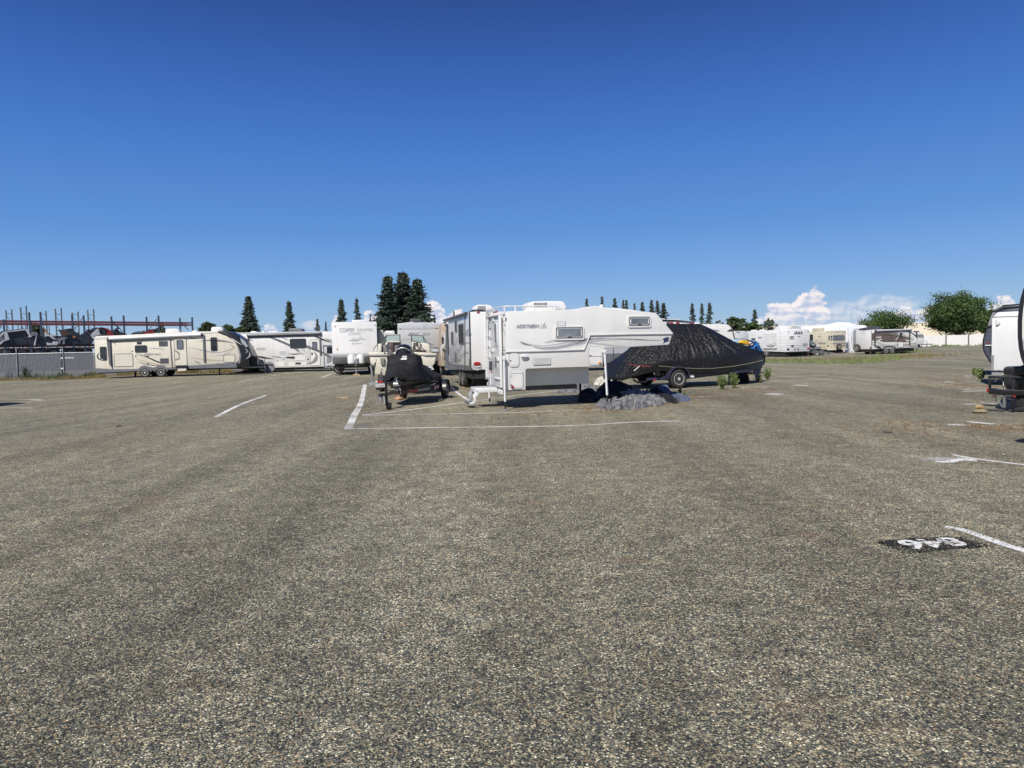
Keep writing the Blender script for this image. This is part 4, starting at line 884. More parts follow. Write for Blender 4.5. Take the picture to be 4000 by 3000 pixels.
# rear wall: door, mouldings, ladder, lamps
dr = S.slab(rrect(*(lambda q: (q[0], q[1], q[2], q[3]))(S.rect(cU, 75, 212, 225, 1240)), .06), 0, .04).build('door', M_['white_gel'], r, bevel=.01)
x0, x1, z0, z1 = S.rect(cU, 75, 212, 225, 1240)
for a_, b_ in ((x0-.04, x0+.01), (x1-.01, x1+.04)): S.slab([(a_, z0), (b_, z0), (b_, z1+.03), (a_, z1+.03)], .0, .07).build('door_frame', M_['white_plain'], r, bevel=.008)
S.slab([(x0-.04, z1), (x1+.04, z1), (x1+.04, z1+.05), (x0-.04, z1+.05)], .0, .10).build('rain_gutter', M_['white_plain'], r, bevel=.008)
S.slab([(x0+.02, z0-.012), (x1-.02, z0-.012), (x1-.02, z0), (x0+.02, z0)], .0, .05).build('threshold', M_['trim_dark'], r)
for bx in ((148, 320, 176, 592), (158, 808, 182, 965)):
    p0, p1, q0, q1 = S.rect(cU, *bx); S.slab(rrect(p0-.02, p1+.02, q0-.02, q1+.02, .03), .03, .052).build('door_window', M_['white_plain'], dr); S.slab(rrect(p0, p1, q0, q1, .02), .03, .056).build('pane', M_['glass_grey'], dr)
for bx in ((85, 690, 130, 735), (145, 1110, 222, 1135), (120, 232, 140, 290), (185, 820, 212, 870)):
    p0, p1, q0, q1 = S.rect(cU, *bx); S.slab(rrect(p0, p1, q0, q1, .02), .03, .075).build('door_fitting', M_['white_plain'], dr, bevel=.008)
S.slab(S.T(cU, [(88, 868), (106, 870), (106, 975), (90, 1000)]), .04, .09).build('door_handle', M_['trim_dark'], dr); 
for pts in ([(140, 640), (170, 655), (195, 690)], [(150, 625), (175, 635), (195, 650)]): S.swoosh(cU, pts, .04, LS, o=.045)
for pts in ([(228, 290), (250, 285), (275, 290)], [(240, 380), (252, 410), (245, 440)], [(225, 650), (245, 675), (272, 645)]): S.swoosh(cU, pts, .05, M_['letter_grey'], o=.006)
for bx in ((110, 135, 165, 160),): S.panel('stop_lamp', M_['red_lens'], cU, bx, r=.02, th=.03)
S.panel('tail_lamp', M_['red_lens'], cU, (62, 978, 95, 1042), r=.03, th=.05, o=.0)
S.panel('window', M_['glass_grey'], cU, (45, 588, 62, 625), r=.01, th=.02); S.panel('window', M_['line_grey'], cU, (258, 175, 270, 208), r=.01, th=.03)
LF = v.pl('L', -.10); lf = lambda *p: [LF.P(*LF.tr(cU(*q)), 0) for q in p]
MB().tube(lf((8, 1110), (2, 700), (2, 250), (10, 140), (40, 112), (110, 112)), .016, 8).build('ladder_rail', M_['white_plain'], r)
MB().tube(lf((28, 1120), (20, 700), (18, 250), (26, 150), (55, 130), (120, 128)), .016, 8).build('ladder_rail', M_['white_plain'], r)
for y in (355, 510, 660, 815, 965, 1110): MB().tube([LF.P(*LF.tr(cU(-2, y)), 0), LF.P(*LF.tr(cU(34, y)), -.02)], .015, 6).build('ladder_rung', M_['galv'], r)
# entrance platform and fold-down step
MB().box(-.62, -.04, .80, 1.5, .40, .53).build('step_platform', M_['white_plain'], r, bevel=.012)
MB().box(-.60, -.06, .82, 1.48, .53, .536).build('platform_tread', M_['line_silver'], r)
B3 = v.pl('F', .86); bp = B3.T(cE, [(132, 1238), (150, 1238), (165, 1300), (120, 1335), (132, 1365), (118, 1400), (95, 1422), (48, 1422), (46, 1402), (82, 1398), (102, 1368), (88, 1330), (84, 1312)])
MB().prism(bp, .80, .85).build('step_bracket', M_['white_plain'], r, bevel=.006); MB().prism(bp, 1.42, 1.47).build('step_bracket', M_['line_silver'], r, bevel=.006)
q = B3.tr(cE(75, 1410)); MB().box(q[0]-.09, q[0]+.09, .85, 1.42, q[1]-.02, q[1]+.02).build('step_tread', M_['trim_grey'], r)
MB().box(-.03, .02, .35, 1.75, .36, .52).build('rear_bumper', M_['white_plain'], r, bevel=.01)
# corner jacks
J0 = v.pl('F', -.10)
def jack(pl, m, ps, pe, pb, w=.030, o=0):
    a, b, c = [pl.P(*pl.tr(m(*p)), 0) for p in (ps, pe, pb)]
    c = (c[0], c[1], .015); j = MB().tube([a, b], w, 4).build('corner_jack', M_['white_plain'], r, smooth=30)
    MB().tube([b, c], w*.72, 4).build('jack_leg', M_['black'], j, smooth=30); MB().lathe([(.09, 0), (.09, .012), (.03, .03)], (c[0], c[1], .0), 'z', 12).build('jack_foot', M_['galv'], j)
    MB().box(a[0]-.04, a[0]+.04, a[1]-.03, a[1]+.12, a[2]-.07, a[2]+.02).build('jack_bracket', M_['white_plain'], j, bevel=.01)
jack(J0, cE, (495, 815), (510, 1390), (512, 1505)); jack(J0, cF, (372, 725), (405, 1305), (410, 1372), .032)
JB = v.pl('F', Wd+.1); jack(JB, cE, (1478, 1000), (1480, 1100), (1486, 1372), .05); jack(JB, cE, (300, 1150), (305, 1345), (312, 1400), .03)

# ================================================================== jet ski on its trailer
v = Veh('jet_ski_trailer', 'black and red jet ski trailer with its tongue jack down beside the bay line', 'trailer', 1510, 18.55, ang=R(-7.3))
r = v.root; O = v.O; P = lambda x, y, z: (x, y, z)
f = MB().box(-.035, .035, .0, 4.6, .37, .44); f.build('tongue_beam', M_['black_paint'], r)
for s in (-1, 1):
    MB().loft([(s*.05, 1.1, .34), (s*.05, 1.18, .34), (s*.05, 1.18, .44), (s*.05, 1.1, .44)], [(s*.55, 3.0, .34), (s*.49, 3.0, .34), (s*.49, 3.0, .44), (s*.55, 3.0, .44)]).build('side_rail', M_['black_paint'], r)
    MB().box(s*.55-.04, s*.55+.04, 3.0, 4.7, .34, .44).build('side_rail', M_['red_paint'], r)
    w_ = wheel(r, (s*.68, 4.0, .27), r=.27, w=.17, ax='x', side=s, rim='rim_steel', spokes=6)
    fn = [(math.cos(t)*.34, math.sin(t)*.34) for t in [math.pi*k/10 for k in range(11)]]; fi = [(math.cos(t)*.31, math.sin(t)*.31) for t in [math.pi*k/10 for k in range(10, -1, -1)]]
    MB().prism([(4.0+a, .27+b) for a, b in fn+fi], s*.68-.11, s*.68+.11, 'x').build('fender', M_['black_plastic'], r)
    MB().box(s*.3-.06, s*.3+.06, 1.6, 4.5, .47, .53).build('bunk', M_['black_plastic'], r)
MB().box(-.68, .68, 3.97, 4.03, .27, .33).build('axle', M_['black_paint'], r)
MB().loft([(-.06, .95, .33), (-.03, .95, .33), (-.03, .95, .43), (-.06, .95, .43)], [(.30, 2.05, .33), (.33, 2.05, .33), (.33, 2.05, .43), (.30, 2.05, .43)]).build('red_rail', M_['red_paint'], r)
MB().box(-.05, .05, .95, 1.1, .44, .95).box(-.12, .12, .98, 1.12, .62, .72).build('winch_post', M_['galv'], r)
MB().lathe([(.07, -.06), (.07, .06)], (0, .93, .62), 'x', 14).build('winch_drum', M_['chrome'], r)
MB().tube([(.02, .90, .75), (.08, .9, .6), (.12, .95, .45), (.1, 1.0, .36)], .008, 5).build('winch_strap', M_['mark_white'], r)
MB().tube([(0, .02, .85), (0, .02, .12)], .035, 10).tube([(0, .02, .80), (.12, .0, .80)], .012, 6).build('tongue_jack', M_['black_paint'], r)
MB().lathe([(.09, -.05), (.10, -.02), (.10, .02), (.09, .05)], (.05, .05, .10), 'x', 18).build('jack_wheel', M_['tyre'], r)
MB().tube([(-.02, .05, .40), (-.06, -.22, .40), (-.07, -.30, .39)], [.04, .055, .05], 10).build('coupler', M_['black_paint'], r)
MB().tube([(-.07, -.25, .40), (-.07, -.25, .25)], .05, 10).build('coupler_ball_cup', M_['galv'], r)
MB().tube([(-.13, -.25, .40), (-.17, -.25, .22), (-.07, -.26, .12), (.04, -.25, .2), (.0, -.2, .38)], .010, 5).build('safety_chain', M_['galv'], r)
for a, b in (((.20, 1.9), (.46, 2.72)),):
    me = text_mesh("Shoreland'r", .2, .02); xs = [q.co.x for q in me.vertices]; ys = [q.co.y for q in me.vertices]
    for q in me.vertices:
        t = (q.co.x-min(xs))/(max(xs)-min(xs)); h = (q.co.y-min(ys))/(max(ys)-min(ys)); yy = 2.0+.75*t; q.co = (.062+(yy-1.14)/1.86*.49+.012, yy, .355+.07*h)
    me.materials.clear(); me.materials.append(M_['mark_white']); lo = bpy.data.objects.new('lettering', me); COL.objects.link(lo); lo.parent = r
for y in (3.0, 3.35): MB().box(.592, .60, y, y+.14, .35, .43).build('warning_label', M_['mark_white'], r)
j = Veh('jet_ski', 'jet ski wrapped in a black fabric cover with small white printed badges', 'jet ski', 1510, 18.55, ang=R(-7.3)); jr = j.root
SEC = [(.80, .05, .84, .04, .86, .90), (.92, .24, .74, .16, .85, .95), (1.15, .42, .67, .28, .92, 1.07), (1.4, .52, .64, .36, 1.08, 1.22), (1.62, .57, .62, .42, 1.30, 1.40), (1.78, .59, .62, .42, 1.39, 1.47), (1.95, .60, .62, .41, 1.39, 1.465), (2.1, .60, .62, .40, 1.36, 1.44),
       (2.3, .60, .62, .30, 1.25, 1.37), (2.6, .59, .63, .25, 1.18, 1.30), (3.0, .58, .63, .24, 1.10, 1.23), (3.4, .57, .64, .25, 1.02, 1.16), (3.8, .56, .65, .27, .95, 1.09), (4.2, .53, .67, .3, .86, .98), (4.45, .47, .70, .3, .80, .88), (4.52, .40, .72, .2, .76, .80)]
ys = [s[0] for s in SEC]
def lerp_sec(y):
    for i in range(len(SEC)-1):
        if SEC[i][0] <= y <= SEC[i+1][0]:
            t = (y-SEC[i][0])/(SEC[i+1][0]-SEC[i][0]); t = t*t*(3-2*t)*.5+t*.5; return [a+(b-a)*t for a, b in zip(SEC[i], SEC[i+1])]
    return SEC[-1]
rows = []
for i in range(121):
    y = SEC[0][0]+(SEC[-1][0]-SEC[0][0])*i/120; s = lerp_sec(y); row = []
    half = cat_rom([(s[1]*.97, s[2]), (s[1], s[2]+.06), ((s[1]*.6+s[3]*.4)*1.0, s[2]*.55+s[4]*.45), (s[3], s[4]), (s[3]*.5, s[4]*.35+s[5]*.65), (0, s[5])], 8)
    full = half+[(-a, b) for a, b in half[-2::-1]]
    for k, (a, b) in enumerate(full):
        f = 1-abs(k/(len(full)-1)*2-1); fold = noise.noise(Vector((y*5+b*1.5, a*2.0, b*1.5+3)))*.04+abs(noise.noise(Vector((y*8+a*7, a*7+b*1.2, 9.1))))*.07*(1-min(1, abs(b-s[2])/(s[5]-s[2]+.01))*.6)
        row.append((a*(1+fold*1.2), y+fold*.6, b+fold*.5-(.0 if f > .12 else .012*math.sin(y*26))))
    rows.append(row)
MB().grid(rows, cap=True).build('cover', M_['canvas_black'], jr, smooth=70)
rows = []
for i in range(25):
    y = .9+3.55*i/24; s = lerp_sec(y); w = min(s[1]*.93, .5); rows.append([(w, y, .70), (w*.98, y, .64), (w*.6, y, .55), (w*.2, y, .50), (-w*.2, y, .50), (-w*.6, y, .55), (-w*.98, y, .64), (-w, y, .70)])
MB().grid(rows, cap=True).build('hull', M_['black_paint'], jr, smooth=50)
def badge(pc, sx, sz, yaw, tilt, name, txt=None, mt='mark_white'):
    """small printed badge lying on the cover"""
    M = Matrix.Translation(pc) @ Matrix.Rotation(yaw, 4, 'Z') @ Matrix.Rotation(tilt, 4, 'X')
    mb = MB(); pts = rrect(-sx, sx, -sz, sz, min(sx, sz)*.95 if txt == 'o' else .008); mb.loft([tuple(M @ Vector((a, 0, b))) for a, b in pts], [tuple(M @ Vector((a, -.01, b))) for a, b in pts])
    o = mb.build(name, M_[mt], jr, smooth=0)
    if txt == 'o':
        p2 = rrect(-sx*.6, sx*.6, -sz*.55, sz*.55, sz*.5); MB().loft([tuple(M @ Vector((a, 0, b))) for a, b in p2], [tuple(M @ Vector((a, -.013, b))) for a, b in p2]).build('badge_ring', M_['canvas_black'], o, smooth=0)
        p3 = rrect(-sx*.35, sx*.3, -sz*.2, sz*.2, sz*.15); MB().loft([tuple(M @ Vector((a, 0, b))) for a, b in p3], [tuple(M @ Vector((a, -.016, b))) for a, b in p3]).build('badge_ring', M_['mark_white'], o, smooth=0)
def on_cover(px, py):
    """first hit of a pixel ray with the cover"""
    c = [o for o in jr.children if o.name.startswith('cover')][0]; me = c.data
    from mathutils.bvhtree import BVHTree
    b = BVHTree.FromPolygons([x.co for x in me.vertices], [tuple(p.vertices) for p in me.polygons]); h = b.ray_cast(j.inv @ CO, j.inv3 @ ray(px, py)); return h[0], h[1]
for (x, y), sx, sz, nm, t in (((970, 800), .065, .037, 'badge', 'o'), ((952, 858), .085, .022, 'badge', None), ((1660, 1085), .10, .018, 'badge', None), ((1715, 1130), .05, .026, 'badge', None)):
    h, nrm = on_cover(*cS(x, y))
    if h is not None:
        if nrm.y > 0 and abs(nrm.y) > .3: nrm = -nrm
        yaw = math.atan2(nrm.x, -nrm.y); badge(h+nrm*.012, sx, sz, yaw if abs(yaw) < 1.4 else .9, -math.asin(max(-.9, min(.9, nrm.z)))*1.0, nm, t)
MB().box(.44, .50, 4.45, 4.72, .60, .63).build('boarding_plate', M_['black_plastic'], jr)

# things lying on the ground
def flat_chip(m, pts, h, mt, name, label, cat):
    Q = [gnd(*m(*p)) for p in pts]; c = sum(Q, Vector())/len(Q)
    o = MB().prism([(p.x, p.y) for p in Q], .0045, h, 'z').build(name, M_[mt], bevel=.006); recenter(o); tag(o, label, cat); return o
flat_chip(cT, [(690, 830), (760, 795), (860, 790), (880, 800), (930, 800), (945, 820), (880, 845), (800, 855)], .05, 'chip_wood', 'wood_chock', 'pale broken wood chock on the ground by the jet ski trailer left wheel', 'chock')
flat_chip(cT, [(1780, 855), (1860, 830), (1990, 835), (2020, 860), (1920, 890), (1830, 870)], .05, 'stone_brown', 'stone', 'brown stone under the jet ski trailer right wheel', 'stone')
flat_chip(cM, [(20, 158), (60, 154), (100, 155), (98, 163), (60, 165)], .02, 'wood', 'wood_scrap', 'flat wooden scrap lying left of the thick white line', 'wood scrap')
flat_chip(cN, [(1340, 532), (1370, 535), (1400, 537), (1398, 541), (1342, 537)], .012, 'line_black', 'twig', 'dark twig lying alone on the open gravel at right', 'twig')
flat_chip(cO, [(770, 366), (805, 362), (806, 367), (775, 370)], .012, 'line_black', 'twig', 'dark twig lying on the gravel at left', 'twig')

# ================================================================== open boat seen from the stern
v = Veh('motor_boat', 'open cream motor boat seen from the stern with parted windscreen and black outboard', 'boat', 1440, 24.6, ang=R(1))
r = v.root; F = v.pl('F'); T = lambda p: F.T(cS, p)
z = lambda y: F.tr(cS(900, y))[1]; x = lambda a: F.tr(cS(a, 700))[0]; Wb = x(1820); cx = Wb/2
rows = []
for i in range(22):
    t = i/21; y = 5.6*t; k = (1-t**2.6); w = Wb/2*k+.02; zk = z(1260)+(.55*t**2.5); zc = z(1010)+.45*t**2; zg = z(745)+.16*t
    rows.append([(cx-w, y, zg), (cx-w*.97, y, (zg+zc)/2+.08), (cx-w*.86, y, zc), (cx-w*.80, y, zc-.03), (cx-w*.4, y, (zc+zk)/2-.02), (cx, y, zk), (cx+w*.4, y, (zc+zk)/2-.02), (cx+w*.80, y, zc-.03), (cx+w*.86, y, zc), (cx+w*.97, y, (zg+zc)/2+.08), (cx+w, y, zg)])
MB().grid(rows).build('hull', M_['cream_boat'], r, smooth=30)
MB().prism(T([(20, 745), (510, 745), (490, 800), (570, 1190), (460, 1270), (170, 1245), (165, 1000), (60, 990)]), -.02, .02).build('transom', M_['cream_boat'], r, bevel=.01)
MB().prism(T([(1230, 745), (1825, 745), (1770, 975), (1640, 1150), (1300, 1230)]), -.02, .02).build('transom', M_['cream_boat'], r, bevel=.01)
MB().prism(T([(470, 780), (1240, 770), (1300, 1240), (480, 1262)]), .35, .38).build('motor_well', M_['vinyl_grey'], r)  # dark grey wall colour stands for the shadow inside the well
MB().prism(T([(5, 665), (515, 665), (515, 742), (5, 748)]), -.06, .5).build('stern_deck', M_['cream_boat'], r, bevel=.02)
MB().prism(T([(1160, 660), (1830, 690), (1830, 745), (1160, 748)]), -.06, .5).build('stern_deck', M_['cream_boat'], r, bevel=.02)
F.slab(T([(10, 742), (515, 742), (515, 758), (100, 760), (10, 756)]), .0, .065).build('rub_rail', M_['line_grey'], r); F.slab(T([(1500, 742), (1830, 742), (1830, 756), (1500, 758)]), .0, .065).build('rub_rail', M_['line_grey'], r)
MB().prism(T([(655, 660), (760, 660), (820, 745), (690, 760)]), .1, .6).build('engine_cover', M_['cream_boat'], r, bevel=.02)
F.slab(T([(320, 815), (440, 820), (440, 995), (340, 1000)]), .02, .10).build('step_pad', M_['vinyl_grey'], r, bevel=.01)
q = F.tr(cS(443, 690)); MB().lathe([(.03, -.07), (.03, -.06), (.001, -.06)], (q[0], 0, q[1]), 'y', 12).build('filler_cap', M_['black'], r)
for s, n_ in ((-1, 'gunwale'), (1, 'gunwale')):
    rows = []
    for i in range(20):
        t = i/19; y = .4+5.2*t; k = (1-(y/5.6)**2.6); w = Wb/2*k; zg = z(745)+.16*t; o_, i_ = cx+s*(w+.03), cx+s*max(0, w-.2)
        rows.append([(o_, y, zg), (o_, y, zg+.06), (o_-s*.03, y, zg+.10), (i_, y, zg+.10), (i_, y, zg-.1)])
    MB().grid(rows).build(n_, M_['cream_boat'], r)
zf = z(1050); MB().box(.35, Wb-.35, .5, 4.0, zf, zf+.03).build('floor', M_['vinyl_grey'], r)
G1 = v.pl('F', 1.5); t1 = lambda p: G1.T(cS, p)
MB().prism(t1([(290, 440), (385, 430), (380, 660), (270, 655)]), 1.2, 1.5).build('side_coaming', M_['cream_boat'], r, bevel=.015)
MB().prism(t1([(380, 470), (480, 480), (560, 655), (380, 660)]), 1.3, 1.5).build('seat', M_['vinyl_grey'], r, bevel=.02)
MB().prism(t1([(430, 440), (520, 362), (840, 358), (840, 398), (550, 400), (460, 490)]), 1.5, 2.0).build('console', M_['cream_boat'], r, bevel=.015)
MB().prism(t1([(560, 400), (668, 400), (668, 650), (640, 650)]), 1.52, 1.9).build('seat', M_['vinyl_brown'], r, bevel=.02); MB().prism(t1([(666, 400), (838, 400), (838, 660), (666, 660)]), 1.6, 1.9).build('cabin_door', M_['vinyl_grey'], r)
MB().tube([G1.P(*G1.tr(cS(530, 375)), .03), G1.P(*G1.tr(cS(580, 520)), .03), G1.P(*G1.tr(cS(650, 655)), .03)], .02, 6).build('seat_strap', M_['vinyl_brown'], r)
MB().prism(t1([(1160, 385), (1480, 410), (1600, 430), (1645, 480), (1650, 660), (1570, 665), (1540, 610), (1160, 605)]), 1.5, 2.0).build('console', M_['cream_boat'], r, bevel=.015)
MB().prism(t1([(1165, 605), (1540, 612), (1545, 665), (1165, 655)]), 1.52, 1.9).build('seat', M_['vinyl_brown'], r)
for bx in ((1205, 400, 1335, 485), (1185, 505, 1265, 580)): G1.panel('gauge_panel', M_['trim_dark'], cS, bx, r=.02, th=.02)
for cc_, rr_ in (((1400, 460), .045), ((1270, 445), .03)): q = G1.tr(cS(*cc_)); MB().lathe([(rr_, -.03), (rr_*.8, -.035), (.001, -.03)], (q[0], 1.5, q[1]), 'y', 14).build('gauge', M_['vinyl_grey'], r)
q = G1.tr(cS(1338, 497)); cw = Vector((q[0], 1.28, q[1])); ring = [cw+Vector((.145*math.cos(a), .05*math.sin(a), .135*math.sin(a))) for a in [2*math.pi*k/28 for k in range(29)]]
sw = MB().tube(ring, .013, 6)
for a in (90, 210, 330): sw.tube([cw, cw+Vector((.145*math.cos(R(a)), .05*math.sin(R(a)), .135*math.sin(R(a))))], .012, 6)
sw.tube([cw, cw+Vector((0, .25, -.02))], .02, 6).build('steering_wheel', M_['black'], r)
G2 = v.pl('F', 2.0)
def screen(pts, closed=True):
    p = G2.T(cS, pts); q = [G2.P(a, b, 0) for a, b in p]
    w = MB().tube(q+[q[0]], .016, 6).build('windscreen', M_['trim_dark'], r)
    MB().loft([G2.P(a, b, -.004) for a, b in p], [G2.P(a, b, .004) for a, b in p]).build('pane', M_['clear_glass'], w, smooth=0)
screen([(495, 205), (840, 188), (848, 358), (545, 362), (430, 440), (400, 440)]); screen([(350, 430), (480, 200), (495, 205), (425, 425)])
screen([(1155, 198), (1460, 218), (1510, 415), (1170, 365)]); screen([(1460, 218), (1605, 460), (1512, 415)])
for p in ([(845, 188), (848, 540)], [(1155, 198), (1172, 600)]): MB().tube([G2.P(*G2.tr(cS(*a)), .01) for a in p], .018, 6).build('screen_post', M_['trim_dark'], r)
G3 = v.pl('F', 3.2)
for pts in ([(125, 650), (135, 580), (215, 470), (240, 455), (235, 520), (270, 590), (225, 640)], [(1600, 400), (1740, 470), (1760, 600), (1785, 650)], [(1650, 560), (1740, 475), (1755, 620), (1670, 635), (1650, 560)]):
    MB().tube([G3.P(*G3.tr(cS(*a)), 0) for a in pts], .014, 6).build('bow_rail', M_['chrome'], r)
# outboard
mc = F.tr(cS(1000, 600)); ox = mc[0]; rows = []
zt, zb_ = F.tr(cS(1000, 448))[1], F.tr(cS(1000, 745))[1]
for i in range(15):
    t = i/14; zz = zb_+(zt-zb_)*t; k = math.sqrt(max(0, 1-max(0, (t-.35)/.66)**2.4)); w = (.25+.03*(1-t))*k+.01; l_ = .34*k+.01
    rows.append([(ox+w*math.copysign(abs(math.cos(a))**.8, math.cos(a)), -.38+l_*math.copysign(abs(math.sin(a))**.8, math.sin(a)), zz) for a in [2*math.pi*k2/26 for k2 in range(26)]])
ob = MB().grid(rows, cap=True, closed=True).build('outboard_motor', M_['black_paint'], r)
MB().box(ox-.12, ox+.12, -.55, -.2, zb_-.75, zb_+.02).build('outboard_leg', M_['black_paint'], ob, bevel=.04)
MB().tube([(ox-.265, -.62, zb_+.05), (ox-.22, -.70, zb_+.19), (ox-.05, -.74, zb_+.26), (ox+.1, -.73, zb_+.24), (ox+.24, -.66, zb_+.15)], .028, 6).build('cowl_stripe', M_['galv'], ob); MB().tube([(ox-.28, -.5, zb_+.0), (ox-.285, -.45, zb_+.12), (ox-.24, -.40, zb_+.24)], .02, 6).build('cowl_stripe', M_['mark_white'], ob)
# boat trailer
v2 = Veh('boat_trailer', 'grey trailer under the open cream boat, guide posts, red lamps and plate', 'trailer', 1440, 24.6, ang=R(1)); r2 = v2.root
fz = .42
for xx in (.35, Wb-.35): MB().box(xx-.05, xx+.05, -.1, 5.2, fz-.06, fz+.04).build('frame_rail', M_['galv'], r2)
MB().box(.05, Wb-.05, -.14, -.04, fz-.06, fz+.04).build('rear_crossmember', M_['galv'], r2)
for xx in (.6, Wb-.6): MB().box(xx-.06, xx+.06, 0, 4.4, fz+.04, zb_-.55 if 0 else fz+.20).build('bunk', M_['black_plastic'], r2)
for xx in (.12, Wb-.12): w_ = wheel(r2, (xx, 2.1, .31), r=.31, w=.2, ax='x', side=-1 if xx < 1 else 1)
MB().tube([(cx, 5.1, fz), (cx, 6.6, fz)], .05, 6).build('tongue_frame', M_['galv'], r2); MB().tube([(cx+.1, 6.3, fz+.3), (cx+.1, 6.3, .02)], .035, 8).build('tongue_jack', M_['galv'], r2)
H = v2.pl('F', -.1); MB().tube([H.P(*H.tr(cS(55, 1010)), 0), H.P(*H.tr(cS(85, 1180)), 0), (H.tr(cS(105, 1290))[0], -.1, fz)], .035, 8).build('guide_post', M_['galv'], r2)
H.panel('tail_lamp', M_['red_lens'], cT, (240, 322, 390, 385), r=.02, th=.05)
H.slab(H.T(cT, [(190, 330), (235, 330), (250, 500), (190, 500)]), 0, .02).build('lamp_bracket', M_['mark_white'], r2)
plate(r2, v2.pl('F', -.13), cT, (190, 430, 435, 500), '1UF6585'); H.slab(H.T(cT, [(195, 505), (355, 510), (355, 575), (195, 575)]), 0, .03).build('tail_bracket', M_['black_paint'], r2)
H.slab(H.T(cT, [(250, 165), (375, 165), (400, 330), (270, 330)]), -.05, .03).build('lamp_stalk', M_['trim_dark'], r2); H.slab(H.T(cT, [(380, 270), (430, 215), (490, 170), (480, 190), (430, 300), (390, 330)]), .05, .09).build('lamp_guard', M_['trim_dark'], r2)
st = Veh('ratchet_strap', 'dark ratchet strap with a steel hook hanging down the left of the boat transom', 'strap', 1463, 24.3, ang=0); hs = st.pl('F')
hp = [hs.P(*hs.tr(cS(*p)), 0) for p in ((190, 880), (205, 855), (215, 880), (200, 910), (190, 935))]; MB().tube(hp, .012, 6).build('hook', M_['trim_dark'], st.root)
hs.slab(hs.T(cS, [(165, 940), (210, 945), (175, 1100), (160, 1310), (125, 1315), (140, 1090)]), 0, .02).build('webbing', M_['line_black'], st.root)

# ================================================================== covered boat on its trailer
v = Veh('covered_boat', 'large boat shrouded in wrinkled shiny black plastic, bow to the right', 'boat', 2646.7, 24.7, ang=R(19))
r = v.root; CY_ = 1.15; FC = v.pl('F', CY_)
TOP = [(2392, 1470), (2405, 1450), (2420, 1415), (2450, 1372), (2500, 1322), (2550, 1287), (2600, 1268), (2640, 1265), (2735, 1266), (2765, 1279), (2820, 1309), (2873, 1338), (2920, 1358), (2965, 1373), (2979, 1386), (2981, 1400)]
RID = [(2392, 1478), (2420, 1440), (2450, 1427), (2530, 1422), (2600, 1416), (2680, 1406), (2760, 1399), (2857, 1389), (2979, 1384+6)]
BOT = [(2392, 1492), (2420, 1490), (2458, 1478), (2490, 1470), (2531, 1456), (2600, 1450), (2680, 1462), (2748, 1472), (2800, 1468), (2857, 1461), (2938, 1449), (2973, 1437), (2981, 1425)]
def ip(L_, px):
    if px <= L_[0][0]: return L_[0][1]
    for a, b in zip(L_, L_[1:]):
        if px <= b[0]: return a[1]+(b[1]-a[1])*(px-a[0])/(b[0]-a[0])
    return L_[-1][1]
NX, NT = 230, 56; rows = []; hw = lambda t: (1.18*(1-max(0, (t-.52)/.50)**2.2)*min(1, .62+.9*t**.5) if t < 1.02 else .05)
xa = FC.tr((2392, 1450))[0]; xb = FC.tr((2981, 1390))[0]
for i in range(NX+1):
    t = i/NX; w = max(.06, hw(t)); px = None
    X = xa+(xb-xa)*t; pc = proj(v.M @ Vector((X, CY_, 1.2)))[0]
    zt = FC.tr((pc, ip(TOP, pc)))[1]; FN = v.pl('F', CY_-w); pn = proj(v.M @ Vector((X, CY_-w, 1.0)))[0]
    zr_ = min(zt-.04, FN.tr((pn, ip(RID, pn)))[1]); zb_ = min(zr_-.05, FN.tr((pn, ip(BOT, pn)))[1]); row = []
    half = []
    for k in range(NT+1):
        u = k/NT
        if u < .30: q = u/.30; a, b = w*(.96+.04*math.sin(q*math.pi/2)), zb_+(zr_-zb_)*q
        else: q = (u-.30)/.70; a, b = w*(1-q)**.92, zr_+(zt-zr_)*(q**.80)
        half.append((a, b, u))
    for side, H_ in ((-1, half), (1, half[-2::-1])):
        for a, b, u in H_:
            q = max(0, (u-.30)/.70); s1 = (X-1.25)/(1-.72*q)  # folds converge on the cabin top
            env = min(1, q*5+.25)*(1-.75*q**2)
            n1_ = 1-2*abs(noise.noise(Vector((s1*3.6+side*7+b*.5, q*1.1+1.3, .4))))
            n2_ = 1-2*abs(noise.noise(Vector((s1*9.5+side*3+b*1.5, q*2.6, 4.4)))); n3_ = noise.noise(Vector((X*17, b*13, side+8.8)))
            d = (n1_*.042+n2_*.034+n3_*.026)*env
            if u < .30: d = (noise.noise(Vector((X*2.0, b*3, 2.2)))*.03+noise.noise(Vector((X*9, b*6, 7.2)))*.012)
            ed = .035*noise.noise(Vector((X*4, 0, side*2)))+(.02*noise.noise(Vector((X*13, 3, side)))) if u < .03 else 0
            row.append((X+.01*n2_, CY_+side*(a+d*.8), b+d*.75*(1 if q > 0 else 0)+ed))
    rows.append(row)
MB().grid(rows, cap=True).build('plastic_cover', M_['poly_black'], r, smooth=75)
FN = v.pl('F', .0)
